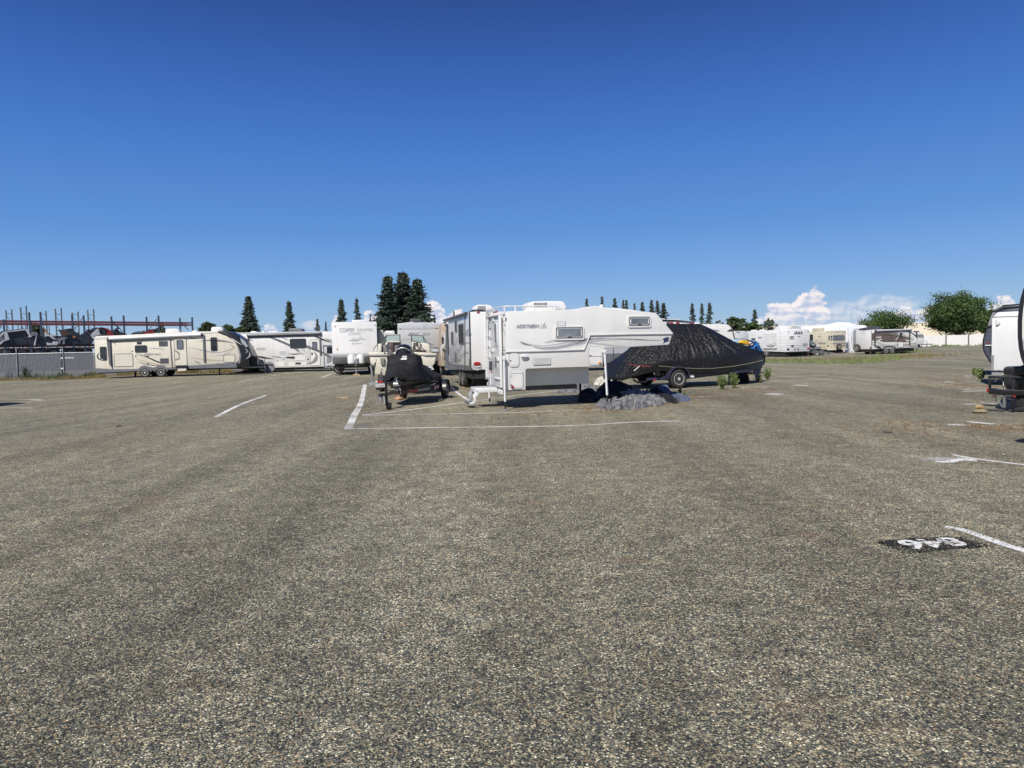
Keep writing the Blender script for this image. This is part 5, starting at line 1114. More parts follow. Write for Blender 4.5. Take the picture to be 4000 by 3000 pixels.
# hull showing under the hem
rows = []
for i in range(26):
    t = i/25; X = xa+.9+(xb-xa-1.2)*t; w = max(.05, hw((X-xa)/(xb-xa))*.86); zk = .62+.5*max(0, t-.7)**1.5
    rows.append([(X, CY_-w*.97, 1.02), (X, CY_-w*.95, .88+.1*t), (X, CY_-w*.45, zk+.06), (X, CY_, zk), (X, CY_+w*.45, zk+.06), (X, CY_+w*.95, .88+.1*t), (X, CY_+w*.97, 1.02)])
MB().grid(rows, cap=True).build('hull', M_['white_gel'], r, smooth=40)
o = MB().tube([FN.P(*FN.tr(cG(*p)), .12) for p in ((430, 845), (700, 868), (950, 882), (1200, 880), (1500, 850), (1700, 815), (1920, 765))], .009, 6).build('rope', M_['rope'], r)
MB().tube([FN.P(*FN.tr(cF(*p)), .1) for p in ((655, 905), (800, 925), (950, 935))], .012, 6).build('strap', M_['strap_red'], r); MB().tube([FN.P(*FN.tr(cF(*p)), .1) for p in ((733, 990), (805, 928))], .014, 6).build('strap', M_['mark_white'], r)
for p in ((1070, 430), (1050, 412), (1085, 405), (1160, 420), (1290, 465), (1380, 490), (1240, 505), (880, 340), (860, 345), (905, 330), (1465, 545), (1620, 585), (1665, 620), (1700, 625), (1670, 665), (1700, 668), (760, 270), (1130, 455), (1040, 460), (1650, 600)):
    pass
t2 = Veh('boat_trailer', 'dark blue single axle trailer carrying the black shrouded boat', 'trailer', 2646.7, 24.7, ang=R(19)); r2 = t2.root
TF = t2.pl('F', .1)
nv = M_['navy_paint']
for yy in (.1, 2.0):
    a = [TF.tr(cG(*p)) for p in ((290, 1035), (580, 1028))]; b = [TF.tr(cG(*p)) for p in ((860, 1010), (1800, 915))]
    MB().prism([(a[0][0], a[0][1]-.05), (a[1][0], a[1][1]-.06), (b[0][0], b[0][1]-.06), (b[1][0], b[1][1]-.03), (b[1][0], b[1][1]+.05), (b[0][0], b[0][1]+.05), (a[1][0], a[1][1]+.05), (a[0][0], a[0][1]+.04)], yy, yy+.08).build('frame_rail', nv, r2, bevel=.008)
xw = 0.0; wheel(r2, (xw, .0, .335), r=.335, w=.23, side=-1, rim='rim_steel', spokes=8); wheel(r2, (xw, 2.2, .335), r=.335, w=.23, side=1, rim='rim_steel', spokes=8); MB().tube([(xw, .05, .33), (xw, 2.15, .33)], .04, 8).build('axle', nv, r2)
A = [(xw+.44*math.cos(t), .345+.44*math.sin(t)) for t in [math.pi*k/16 for k in range(17)]]; B = [(xw+.40*math.cos(t), .345+.40*math.sin(t)) for t in [math.pi*k/16 for k in range(16, -1, -1)]]
MB().prism(A+B, -.14, .14).build('fender', nv, r2)
MB().box(TF.tr(cG(420, 900))[0]-.05, TF.tr(cG(420, 900))[0]+.05, .0, .12, .45, 1.02).build('guide_post', M_['black_paint'], r2)
MB().tube([TF.P(*TF.tr(cG(*p)), 0) for p in ((90, 1040), (150, 1085), (270, 1070), (300, 1045))], .035, 6).build('rear_step', M_['black_paint'], r2)
for xx in (.12, .2): pass
q = TF.tr(cG(395, 1048)); TF.slab(rrect(q[0]-.05, q[0]+.05, q[1]-.03, q[1]+.03, .01), .0, .02).build('side_marker', M_['red_lens'], r2)
MB().box(TF.tr(cG(870, 1000))[0], TF.tr(cG(955, 990))[0], .05, .12, TF.tr(cG(900, 1010))[1], TF.tr(cG(900, 985))[1]).build('frame_label', M_['mark_white'], r2)
xj = t2.pl('F', 1.15).tr(cG(1840, 1000))[0]
MB().prism([(TF.tr(cG(1790, 915))[0], .62), (xj+.3, .55), (xj+.3, .63), (TF.tr(cG(1790, 915))[0], .70)], 1.1, 1.2).build('tongue_beam', nv, r2)
MB().tube([(xj, 1.0, 1.0), (xj+.02, 1.0, .1)], .03, 8).build('tongue_jack', M_['galv'], r2); MB().lathe([(.09, -.04), (.10, 0), (.09, .04)], (xj+.06, 1.0, .09), 'y', 14).build('jack_wheel', M_['tyre'], r2)
MB().tube([(xj-.5, 1.15, .66), (xj-.35, 1.15, 1.2)], .05, 6).build('winch_post', nv, r2)
cl = Veh('tarpaulin', 'grey tarp end bunched under the bow of the black shrouded boat', 'tarpaulin', 2646.7, 24.7, ang=R(19)); cp = cl.pl('F', .95)
MB().prism(cp.T(cG, [(1810, 905), (1870, 885), (1935, 850), (1925, 920), (1900, 990), (1870, 1040), (1855, 1020), (1840, 960)]), .95, 1.0).build('folded_cloth', M_['tarp_navy'], cl.root, bevel=.01)
MB().prism(cp.T(cG, [(1600, 950), (1800, 925), (1840, 1000), (1850, 1100), (1700, 1110), (1600, 1060)]), 1.3, 1.6).build('hanging_cloth', M_['canvas_black'], cl.root, bevel=.02)

# ------------------------------------------------------------------ crumpled tarpaulins on the ground
def tarp(m, outline, peakh, mt, label, seed, amp=.06, peaks=(), parent=None, fr=3.2, nA=190, nR=40, name='tarpaulin', edge=.012):
    Q = [gnd(*m(*p)).xy for p in outline]; Q = [Vector(q) for q in cat_rom([tuple(q) for q in Q], 8, True)]; c = sum(Q, Vector((0, 0)))/len(Q)
    n = len(Q); rows = []
    P2 = [(Vector(gnd(*m(*p)).xy), h, s) for p, h, s in peaks]
    for i in range(nR+1):
        t = 1-i/nR; row = []
        for k in range(nA):
            f = k/nA*n; a = Q[int(f) % n]; b = Q[(int(f)+1) % n]; e = a+(b-a)*(f-int(f)); e = e+(e-c)*(.10*noise.noise(Vector((k*.11, seed, 0)))*2+.05*noise.noise(Vector((k*.4, seed, 5)))*2)
            p = c+(e-c)*t; h = peakh*(1-t**2.2)
            for pc, ph, ps in P2: h += ph*math.exp(-((p-pc).length/ps)**2)*(1-t**6)
            q = Vector((p.x*fr, p.y*fr*.8, seed)); q = q+Vector((noise.noise(q*.6), noise.noise(q*.6+Vector((5, 2, 0))), 0))*.9
            d1 = noise.voronoi(q*.62)[0]; d2 = noise.voronoi(q*1.55+Vector((7, 3, 0)))[0]; d3 = noise.voronoi(q*3.4)[0]
            w = ((d1[0]-.35)*1.5+(d2[0]-.42)*2.1+(d3[0]-.4)*1.6)*amp*min(1, (1-t)*7+.15)
            z_ = max(.006, h+w+edge*(1-t**9)); 
            if i == 0: z_ = .006
            row.append((p.x+.2*w, p.y+.3*w, z_))
        rows.append(row)
    o = MB().grid(rows, closed=True).build(name, M_[mt], smooth=32); recenter(o)
    if parent is None: tag(o, label, 'tarpaulin')
    return o
tarp(cY, [(480, 365), (560, 438), (780, 450), (950, 446), (1150, 418), (1330, 390), (1480, 350), (1500, 320), (1300, 285), (1050, 270), (820, 290), (600, 315)], .02, 'tarp_silver', 'crumpled silver-grey tarp heaped on the ground by the camper front jack', 3.1, .085, peaks=[((1120, 285), .20, .45), ((900, 310), .10, .35), ((1330, 330), .10, .3)], nA=260, nR=56)
tarp(cY, [(480, 320), (640, 335), (860, 320), (1020, 275), (1050, 235), (980, 180), (760, 160), (540, 180), (450, 250)], .16, 'canvas_black', 'heap of black cloth behind the camper front jack', 8.7, .10, peaks=[((620, 240), .20, .30), ((800, 245), .18, .30)], nA=180)
tarp(cY, [(200, 320), (330, 345), (500, 330), (520, 280), (420, 230), (300, 225), (220, 260)], .07, 'canvas_black', 'low mound of black cloth in the camper shadow beside its rear jack leg', 5.2, .05, peaks=[((340, 275), .16, .3)])
tarp(cY, [(1330, 240), (1600, 320), (1700, 330), (1860, 312), (1760, 285), (1600, 260), (1450, 205), (1340, 180)], .06, 'tarp_navy', 'blue-grey tarp edge trailing to the right of the silver heap', 11.4, .06, peaks=[((1450, 230), .18, .35)], nA=160)
tarp(cY, [(1180, 280), (1300, 300), (1480, 340), (1620, 360), (1640, 330), (1500, 280), (1350, 250), (1220, 250)], .08, 'canvas_black', 'strip of black cloth folded over the right end of the silver heap', 14.1, .05, peaks=[((1320, 268), .18, .3), ((1520, 320), .1, .3)])
tarp(cY, [(-60, 190), (60, 200), (220, 195), (420, 190), (480, 170), (440, 140), (200, 135), (0, 140)], .10, 'leaf_pale' if 0 else 'tarp_silver', 'pale grey-green tarp bunched beneath the camper tub', 17.9, .09, fr=2.2, nA=140)
tarp(cY, [(450, 85), (560, 100), (700, 80), (780, 60), (760, 20), (600, 10), (470, 30)], .14, 'cream_boat', 'cream cloth lying behind the camper jack near the covered boat', 21.3, .07)
# ================================================================== trailer with ribbed grey lower wall behind the camper nose
v = Veh('travel_trailer', 'trailer with ribbed dark grey lower wall, half hidden behind the camper nose', 'travel trailer', 2290, 43.0, 2712, 47.0)
r = v.root; F = v.pl('F'); Wd = 2.44
z0 = F.tr(cF(500, 880))[1]; zm = F.tr(cF(500, 765))[1]; z1 = F.tr(cG(700, 185))[1]; L = v.L
MB().prism([(0, z0), (L, z0), (L, z1-.12), (L-.2, z1-.1), (0, z1)], 0, Wd).build('body', M_['white_ribs'], r, bevel=.05)
F.slab([(0, z0-.02), (L, z0-.02), (L, zm), (0, zm)], 0, .02).build('lower_wall', M_['grey_siding'], r)
F.slab([(0, zm), (L, zm), (L, zm+.5), (0, zm+.5)], 0, .016).build('mid_wall', M_['silver_rv'], r)
MB().prism(F.T(cG, [(500, 178), (700, 182), (900, 205), (965, 225), (965, 235), (900, 216), (700, 194), (500, 190)]), -.05, Wd).build('roof_edge', M_['trim_dark'], r)
for x in (585, 635, 725, 935): q = F.tr(cG(x, 228)); F.slab(rrect(q[0]-.12, q[0]+.12, q[1]-.07, q[1]+.06, .02), 0, .04).build('marker_lamp', M_['red_lens' if x > 600 else 'trim_dark'], r)
q = F.tr(cF(480, 700)); F.slab([(q[0]-.02, z0), (q[0]+.02, z0), (q[0]+.02, zm+.5), (q[0]-.02, zm+.5)], 0, .03).build('trim_strip', M_['trim_dark'], r)
a = F.tr(cG(550, 183)); b = F.tr(cG(690, 163)); ac_unit(r, a[0], b[0], .9, 1.6, a[1]-.05, b[1]+.05, louvre=False)
a = F.tr(cG(740, 190)); b = F.tr(cG(910, 165)); ac_unit(r, a[0], b[0], .9, 1.6, a[1]-.1, b[1]+.02, louvre=False)
MB().box(.3, L-.3, .3, Wd-.3, z0-.25, z0).build('chassis', M_['underside'], r)
for x in (L*.55, L*.7): wheel(r, (x, .15, .36)); wheel(r, (x, Wd-.15, .36), side=1)
q = F.tr(cF(530, 900)); MB().tube([(q[0], .3, z0), (q[0], .3, .02)], .05, 6).build('stabiliser_jack', M_['underside'], r)
q0 = F.tr(cF(500, 960)); MB().box(q0[0], q0[0]+.9, -.1, .3, 0, .14).build('step_block', M_['underside'], r)

# white ribbed trailer with a rounded nose above the shrouded bow
v = Veh('travel_trailer', 'white ribbed trailer with rounded right end rising behind the black shrouded boat', 'travel trailer', 2650, 48, 2868, 49)
r = v.root; F = v.pl('F')
pg = F.T(cG, [(700, 245), (1060, 245), (1300, 240), (1420, 246), (1470, 258), (1495, 280), (1512, 320), (1535, 420), (1552, 500), (1575, 600), (1575, 760), (700, 760)])
MB().prism(pg, 0, 2.44).build('body', M_['white_ribs'], r, bevel=.05)
strip(F, cG, [(1470, 256), (1497, 282), (1514, 322), (1537, 420), (1556, 510)], .07, 0, .03, M_['trim_brown'], 'corner_trim')
F.swoosh(cG, [(1435, 350), (1480, 335), (1515, 333)], .15, M_['line_black'], taper=(1, 0)); F.swoosh(cG, [(1215, 315), (1280, 335), (1350, 345)], .1, M_['line_silver']); F.swoosh(cG, [(1260, 345), (1290, 335), (1330, 350)], .08, M_['line_grey'])
a = F.tr(cG(1055, 248)); b = F.tr(cG(1132, 212)); ac_unit(r, a[0], b[0], .8, 1.5, a[1]-.05, b[1], louvre=False, slope=.1)
MB().box(.3, v.L-.4, .2, 2.2, .45, .75).build('chassis', M_['underside'], r); wheel(r, (2.0, .15, .36)); wheel(r, (2.9, .15, .36))
# next one, end face
v = Veh('travel_trailer', 'small white trailer end with three top lamps between the ribbed trailer and the twin-script one', 'travel trailer', 2861, 58, 2925, 59)
r = v.root; F = v.pl('F')
zb, zt = .55, F.tr(cV(800, 150))[1]
MB().prism([(0, zb), (v.L, zb), (v.L, zt-.16), (v.L*.8, zt-.03), (v.L*.5, zt), (v.L*.2, zt-.02), (0, zt-.05)], 0, 5).build('body', M_['white_gel'], r, bevel=.05)
for x in (690, 770, 850): q = F.tr(cV(x, 190)); F.slab(rrect(q[0]-.05, q[0]+.05, q[1]-.03, q[1]+.03, .01), 0, .03).build('marker_lamp', M_['line_grey'], r)
F.swoosh(cV, [(760, 200), (800, 250), (815, 290)], .08, M_['line_black']); strip(F, cV, [(600, 525), (900, 530), (1100, 520)], .03, 0, .03, M_['line_grey'], 'trim_strip'); wheel(r, (.2, 1.5, .36), ax='x')

# small utility trailer loaded with kayaks
v = Veh('utility_trailer', 'low utility trailer behind the shrouded bow, loaded with kayaks and blue tarp', 'trailer', 2868, 33.5, 2985, 34.5)
r = v.root; F = v.pl('F'); L = v.L
MB().box(0, L+.1, 0, 1.6, .55, .66).build('bed', M_['black_paint'], r); MB().box(0, .05, 0, 1.6, .66, 1.25).build('side_rail', M_['black_paint'], r); MB().box(L*.97, L, 0, 1.6, .66, 1.05).build('side_rail', M_['black_paint'], r)
MB().box(0.05, L*.97, .0, .04, .66, 1.05).build('front_panel', M_['black_paint'], r)
for s in (0, 1): wheel(r, (L*.5, .0-.1+1.8*s, .3), r=.3, w=.18, side=-1+2*s)
def kay(name, label, m, pts, yoff, th, mt, mt2=None):
    k = Veh(name, label, 'kayak', 2868, 33.5, 2985, 34.5); f = k.pl('F', yoff); p = f.T(m, pts)
    MB().prism(cat_rom(p, 4, True), yoff, yoff+th).build('hull', M_[mt], k.root, bevel=.04)
    return k, f
k, f = kay('kayak', 'pale and teal blue kayak lying tilted on the loaded utility trailer', cV, [(610, 680), (640, 600), (750, 570), (940, 550), (1150, 570), (1000, 610), (880, 700), (790, 800), (740, 780)], .3, .5, 'kayak_pale')
f.poly(cV, [(730, 740), (940, 590), (1060, 590), (960, 640), (800, 790)], M_['kayak_blue'], o=.02, name='stripe_graphic'); strip(f, cV, [(1150, 580), (1330, 640), (1480, 705), (1600, 715)], .05, .0, .05, M_['line_black'], 'paddle')
kay('kayak', 'bright yellow kayak end sitting beside the blue tarp', cV, [(940, 710), (1000, 640), (1090, 600), (1180, 600), (1290, 660), (1325, 730), (1270, 820), (1150, 790), (1000, 750)], .1, .6, 'kayak_yellow')
def blob(name, label, cat, m, cxy, rx, rz, ry, mt, veh=(2868, 33.5, 2985, 34.5), y=.3, seed=1, amp=.12):
    k = Veh(name, label, cat, *veh); f = k.pl('F', y); q = f.tr(m(*cxy)); rows = []
    for i in range(20):
        ph = math.pi*i/19; row = []
        for j_ in range(32):
            th = 2*math.pi*j_/32; d = Vector((math.sin(ph)*math.cos(th), math.sin(ph)*math.sin(th), math.cos(ph))); n_ = 1+amp*(1-2*abs(noise.noise(d*2.6+Vector((seed, 0, 0)))))+amp*.6*noise.noise(d*6+Vector((seed, 3, 0)))
            row.append((q[0]+d.x*rx*n_, y+ry+d.y*ry*n_, q[1]+d.z*rz*n_))
        rows.append(row)
    MB().grid(rows, closed=True, cap=True).build('cloth', M_[mt], k.root, smooth=60); return k
blob('tarpaulin', 'bundled bright blue tarp on the utility trailer beside the yellow kayak', 'tarpaulin', cV, (1680, 900), .34, .26, .4, 'tarp_blue', seed=2, amp=.22)
blob('tarpaulin', 'darker blue tarp tail hanging at the right end of the utility trailer', 'tarpaulin', cV, (1850, 1080), .24, .16, .3, 'tarp_blue', seed=5, amp=.2)
blob('canvas_bag', 'striped beige bag wedged between the yellow kayak and the blue tarp', 'bag', cV, (1470, 800), .16, .13, .3, 'cream_boat', seed=8, amp=.1)

# ================================================================== script-lettered trailer, side and front seen
v = Veh('travel_trailer', 'white ribbed trailer with dark script name on front and side, white twin wheels', 'travel trailer', 3070.5, 67.5, ang=R(22))
r = v.root; F = v.pl('F'); S = v.pl('L')
x1 = F.tr(cH(1605, 600))[0]; zt = F.tr(cH(1200, 388))[1]; zb = F.tr(cH(1250, 775))[1]; zs = S.tr(cH(1190, 745))[1]; yl = S.tr(cH(495, 500))[0]
ylt = S.tr(cH(515, 405))[0]
MB().prism([(0, zb), (yl, zs), (yl, zt-.45), (ylt, zt), (0, zt+.02)], 0, x1, 'x').build('body', M_['white_siding'], r, bevel=.05)
MB().box(.1, x1-.1, .2, yl-.2, zb-.4, zb).build('chassis', M_['underside'], r)
MB().box(-.03, x1+.03, -.03, yl, zt-.03, zt+.03).build('roof_edge', M_['roof_white'], r) if 0 else None
F.text(cH, (1330, 420, 1488, 470), 'Salem', M_['letter_navy'], shear=.3, bold=.03); S.text(cH, (710, 508, 785, 538), 'Salem', M_['letter_navy'], shear=.3, bold=.02)
F.window(cH, (1250, 494, 1340, 552), fr=.06, fm=M_['white_plain'], gm=M_['glass'], r=.05, bars=[('h', .5)]); S.window(cH, (846, 510, 1010, 568), fr=.05, fm=M_['white_plain'], gm=M_['glass'], r=.05, bars=[('h', .5), ('v', .5)]); S.window(cH, (592, 528, 678, 610), fr=.05, fm=M_['white_plain'], gm=M_['glass'], r=.05, bars=[('h', .5)])
S.panel('slide_out', M_['white_siding'], cH, (812, 452, 1045, 712), r=.02, th=.1, line=.02, lmat=M_['line_pale'])
S.swoosh(cH, [(870, 650), (900, 675), (970, 678), (1020, 650), (1020, 620), (990, 605)], .09, M_['line_grey'], o=.13); S.text(cH, (880, 628, 985, 665), 'Lite', M_['letter_grey'], o=.13)
for x in (840, 870, 895): pass
for bx in ((1485, 625, 1565, 675),):
    for k in range(4): F.panel('louvre', M_['line_grey'], cH, (bx[0], bx[1]+k*14, bx[2], bx[1]+k*14+5), r=.01, th=.02)
F.panel('tail_lamp', M_['red_lens'], cH, (1560, 703, 1595, 730), r=.03, th=.03); F.panel('battery_hatch', M_['line_grey'], cH, (1395, 497, 1438, 507), r=.02, th=.03); F.panel('trim_strip', M_['line_pale'], cH, (1215, 652, 1475, 660), r=.01, th=.02)
F.panel('licence_plate', M_['letter_navy'], cH, (1210, 712, 1250, 742), r=.02, th=.03); F.panel('sticker', M_['leaf_olive'], cH, (1285, 650, 1330, 690), r=.02, th=.01)
for x, y in ((1240, 425), (1575, 418), (1372, 422), (1415, 422), (1460, 420)): F.panel('marker_lamp', M_['line_black'], cH, (x-8, y-6, x+8, y+6), r=.02, th=.03)
for x in (1350, 1405): F.panel('fitting', M_['line_black'], cH, (x-7, 710, x+5, 742), r=.01, th=.04)
a = S.tr(cH(1260, 375)); 
b0 = F.tr(cH(1060, 380)); zc = F.tr(cH(1200, 325))[1]
MB().prism([(0.9, zt-.02), (2.3, zt-.02), (2.3, zt+.22), (2.1, zc), (1.0, zc), (.9, zc-.1)], .7, 1.5, 'x').build('air_conditioner', M_['white_plain'], r, bevel=.04)
roof_vent(r, .4, 3.4, zt, .5); roof_vent(r, .4, 4.6, zt, .5); MB().box(1.6, 2.2, .5, 1.0, zt-.02, zt+.08).build('roof_hatch', M_['white_plain'], r)
for y in (2.7, 3.6): wheel(r, (.12, y, .36), ax='x', side=-1, rim='rim_white', spokes=8); wheel(r, (x1-.12, y, .36), ax='x', side=1, rim='rim_white')
MB().box(.3, x1-.3, -.6, -.0, .42, .5).build('bumper', M_['underside'], r)
for xx in (.4, x1-.5): MB().box(xx, xx+.15, .3, .45, .0, zb).build('stabiliser_jack', M_['underside'], r)

# beige motorhome with spare wheel
v = Veh('motorhome', 'older beige motorhome seen from behind with ladder, wide rear window and spare wheel', 'motorhome', 3227.5, 80, ang=R(20))
r = v.root; F = v.pl('F'); S = v.pl('L')
x1 = F.tr(cI(1520, 700))[0]; zt = F.tr(cI(1000, 460))[1]; zb = F.tr(cI(1000, 1005))[1]
MB().prism([(0, zb), (7.5, zb), (7.5, zt), (0, zt)], 0, x1, 'x').build('body', M_['beige_rv'], r, bevel=.12)
MB().box(.05, x1-.05, -.01, .02, zt-.12, zt-.08).build('trim_strip', M_['line_tan'], r)
F.window(cI, (1005, 590, 1465, 730), fr=.06, gm=M_['glass_grey'], r=.15, bars=[('v', .5)])
for y in (810, 835): strip(F, cI, [(1120, y), (1510, y-4)], .05, 0, .015, M_['line_grey'], 'stripe_graphic'); strip(S, cI, [(930, y), (700, y-10)], .05, 0, .015, M_['line_grey'], 'stripe_graphic')
for x in (1040, 1100): MB().tube([F.P(*F.tr(cI(x, 975)), .08), F.P(*F.tr(cI(x, 430)), .08)], .03, 6).build('ladder_rail', M_['cream_rv'], r)
for y in (500, 600, 700, 800, 900): MB().tube([F.P(*F.tr(cI(1040, y)), .08), F.P(*F.tr(cI(1100, y)), .08)], .02, 6).build('ladder_rung', M_['cream_rv'], r)
q = F.tr(cI(1285, 920)); w_ = wheel(r, (q[0], -.14, q[1]), r=.36, w=.2, side=-1, rim='rim_white', name='spare_wheel')
for bx in ((965, 885, 1015, 910), (1035, 885, 1060, 905), (1395, 880, 1480, 895)): F.panel('tail_lamp', M_['line_black'], cI, bx, r=.02, th=.02)
F.panel('licence_plate', M_['line_tan'], cI, (1405, 905, 1465, 955), r=.02, th=.02)
for x in (975, 1155, 1225, 1290, 1470): F.panel('marker_lamp', M_['line_tan'], cI, (x-14, 486, x+14, 500), r=.02, th=.03)
F.panel('bumper', M_['cream_rv'], cI, (960, 975, 1195, 1015), r=.03, th=.2); F.panel('bumper', M_['cream_rv'], cI, (1370, 970, 1505, 1005), r=.03, th=.2)
S.panel('window', M_['glass'], cI, (470, 565, 560, 740), r=.1, th=.03); S.panel('vent', M_['line_black'], cI, (720, 613, 760, 630), r=.03, th=.02)
for k in range(3): S.panel('louvre', M_['line_tan'], cI, (615, 735+k*18, 680, 741+k*18), r=.01, th=.02)
for a_, b_ in (((730, 370), (990, 440)),): p = F.tr(cI(740, 430)); MB().box(-.9, .4, 1.5, 2.3, zt-.02, F.tr(cI(900, 370))[1]).build('air_conditioner', M_['beige_rv'], r, bevel=.05) if 0 else MB().box(.05, .9, 1.2, 2.2, zt-.02, F.tr(cI(900, 366))[1]).build('air_conditioner', M_['beige_rv'], r, bevel=.05)
MB().box(.2, x1-.2, .3, 7, zb-.35, zb).build('chassis', M_['underside'], r)
for s in (.25, x1-.25): wheel(r, (s, 1.6, .38), r=.38, ax='x', side=-1 if s < 1 else 1); wheel(r, (s, 6, .38), r=.38, ax='x', side=-1 if s < 1 else 1)

# tall RV under a white fabric cover
v = Veh('covered_motorhome', 'tall motorhome under a loose white fabric cover, draped corner hanging to the ground', 'motorhome', 3306, 83.5, ang=R(8))
r = v.root; F = v.pl('F'); rows = []
xe = F.tr(cI(1790, 600))[0]
def topz(px):
    return ip([(3100, 1275), (3165, 1273), (3230, 1267), (3265, 1258), (3300, 1259), (3330, 1270), (3390, 1270)], px)
NXx = 70
for i in range(NXx+1):
    t = i/NXx; X = -5.6+ (5.6+2.75)*t; px = proj(v.M @ Vector((X, 1.5, 3)))[0]; zt = v.pl('F', 1.5).tr((px, topz(px)))[1]
    zt2 = max(2.7, zt*.93); row = []
    for k, (y, z_) in enumerate([(.0, .05), (-.05, .9), (-.02, 1.8), (.0, 2.4), (.05, zt2-.25), (.35, zt-.08), (1.2, zt), (2.0, zt-.03), (2.6, zt-.2), (2.8, 2.2), (2.8, .1)]):
        f = noise.noise(Vector((X*2.2, k*.6, 1)))*.12+noise.noise(Vector((X*6, k*.4, 5)))*.05; row.append((X, y+f*(1 if z_ < zt-.3 else .2), z_+f*.3))
    rows.append(row)
MB().grid(rows, cap=True).build('cover', M_['tarp_white'], r, smooth=60)
# grey bottom gap folds
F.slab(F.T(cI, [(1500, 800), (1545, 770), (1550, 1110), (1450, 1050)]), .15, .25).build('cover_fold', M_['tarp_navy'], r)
MB().prism(F.T(cI, [(1530, 350), (1560, 345), (1800, 400), (1790, 700), (1790, 1070), (1700, 1112), (1590, 1118), (1550, 1095), (1540, 770)]), -.5, -.1).build('draped_corner', M_['tarp_white'], r, bevel=.04)
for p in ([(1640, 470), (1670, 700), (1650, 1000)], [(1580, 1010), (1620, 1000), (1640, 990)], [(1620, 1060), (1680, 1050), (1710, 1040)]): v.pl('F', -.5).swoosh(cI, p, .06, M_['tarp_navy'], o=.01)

# black pickup and a flat deck trailer
v = Veh('pickup_truck', 'black pickup nosing out from behind the script-lettered trailer', 'pickup truck', 3120, 74, ang=R(4))
r = v.root; F = v.pl('F')
p = F.T(cI, [(-300, 1050), (-300, 880), (-100, 860), (-60, 745), (100, 715), (470, 715), (545, 735), (640, 830), (690, 845), (745, 880), (750, 925), (800, 935), (800, 970), (770, 1055), (740, 1060)])
MB().prism(p, 0, 1.9).build('body', M_['black_paint'], r, bevel=.07)
F.poly(cI, [(470, 730), (540, 745), (625, 830), (470, 835)], M_['glass_grey'], o=.01, name='windscreen'); F.poly(cI, [(650, 850), (690, 850), (735, 890), (720, 920), (640, 910)], M_['line_pale'], o=.012, name='headlight')
F.poly(cI, [(490, 850), (600, 845), (640, 870), (560, 880)], M_['line_silver'], o=.012, name='bonnet_highlight'); F.poly(cI, [(470, 950), (760, 940), (790, 965), (470, 975)], M_['line_silver'], o=.012, name='bumper')
for x in (560, 0): q = F.tr(cI(x, 1060)); wheel(r, (q[0], .0, .37), r=.37, rim='rim_steel'); wheel(r, (q[0], 1.9, .37), r=.37, side=1)
v = Veh('flatbed_trailer', 'low black flatbed trailer with its ramp end pointing right', 'trailer', 3168, 70.5, ang=R(6))
r = v.root; F = v.pl('F')
MB().prism(F.T(cI, [(500, 1060), (560, 1050), (900, 1055), (1190, 1085), (1200, 1105), (900, 1100), (560, 1095), (500, 1090)]), 0, 2.2).build('deck', M_['wreck_grey'] if 0 else M_['trim_grey'], r)
for x in (640, 810): q = F.tr(cI(x, 1150)); wheel(r, (q[0], .15, .32), r=.32); wheel(r, (q[0], 2.0, .32), r=.32, side=1)
F.panel('step_light', M_['mark_white'], cI, (640, 1120, 715, 1138), r=.02, th=.02); MB().tube([F.P(*F.tr(cI(1160, 1090)), -1), F.P(*F.tr(cI(1170, 1135)), -1)], .04, 6).build('tongue_jack', M_['black_paint'], r)

# ================================================================== brown and taupe trailer with swirls
v = Veh('travel_trailer', 'white, taupe and brown swirl painted trailer with spare wheel on its rear', 'travel trailer', 3405, 70, 3585, 72)
r = v.root; F = v.pl('F'); S = v.pl('L'); Wd = 2.44
T = lambda p: F.T(cJ, p)
body = T([(388, 700), (480, 690), (920, 680), (985, 700), (1010, 750), (1040, 820), (1052, 860), (1052, 948), (870, 955), (720, 962), (560, 968), (388, 975)])
MB().prism(body, 0, Wd).build('body', M_['white_gel'], r, bevel=.04)
F.poly(cJ, [(390, 745), (560, 735), (760, 760), (880, 780), (930, 800), (935, 870), (850, 875), (700, 870), (550, 865), (470, 850), (390, 850)], M_['brown_panel'], o=.008, name='brown_panel')
F.poly(cJ, [(390, 860), (480, 870), (560, 905), (720, 910), (1045, 895), (1048, 940), (560, 955), (460, 940), (390, 915)], M_['taupe_panel'], o=.007, name='taupe_panel')
F.swoosh(cJ, [(395, 745), (520, 715), (680, 725), (850, 770), (1000, 840)], .35, M_['taupe_panel'], o=.011); F.swoosh(cJ, [(400, 735), (560, 722), (700, 740), (860, 775)], .1, M_['line_black'], o=.013)
F.swoosh(cJ, [(470, 820), (440, 850), (470, 890), (560, 905), (600, 915)], .25, M_['taupe_panel'], o=.014); F.swoosh(cJ, [(545, 830), (505, 835), (485, 855), (520, 885)], .12, M_['mark_white'], o=.017)
F.swoosh(cJ, [(820, 760), (900, 790), (970, 830), (960, 850), (880, 860)], .18, M_['taupe_panel'], o=.014); F.swoosh(cJ, [(860, 740), (950, 760), (1020, 820), (1000, 860), (940, 880), (800, 880)], .22, M_['mark_white'], o=.017); F.swoosh(cJ, [(880, 725), (970, 745), (1035, 810), (1025, 860)], .10, M_['line_black'], o=.019)
F.swoosh(cJ, [(860, 835), (920, 850), (980, 840)], .12, M_['mark_white'], o=.02); F.swoosh(cJ, [(390, 885), (440, 895), (520, 905)], .12, M_['mark_white'], o=.016); F.swoosh(cJ, [(440, 940), (480, 945), (540, 975)], .25, M_['line_black'], o=.016); F.swoosh(cJ, [(800, 905), (880, 910), (940, 905)], .05, M_['line_black'], o=.016)
F.text(cJ, (435, 790, 528, 813), 'KODIAK', M_['mark_white'], bold=.03, o=.02); S.text(cJ, (228, 743, 308, 760), 'KODIAK', M_['letter_pale'], bold=.01)
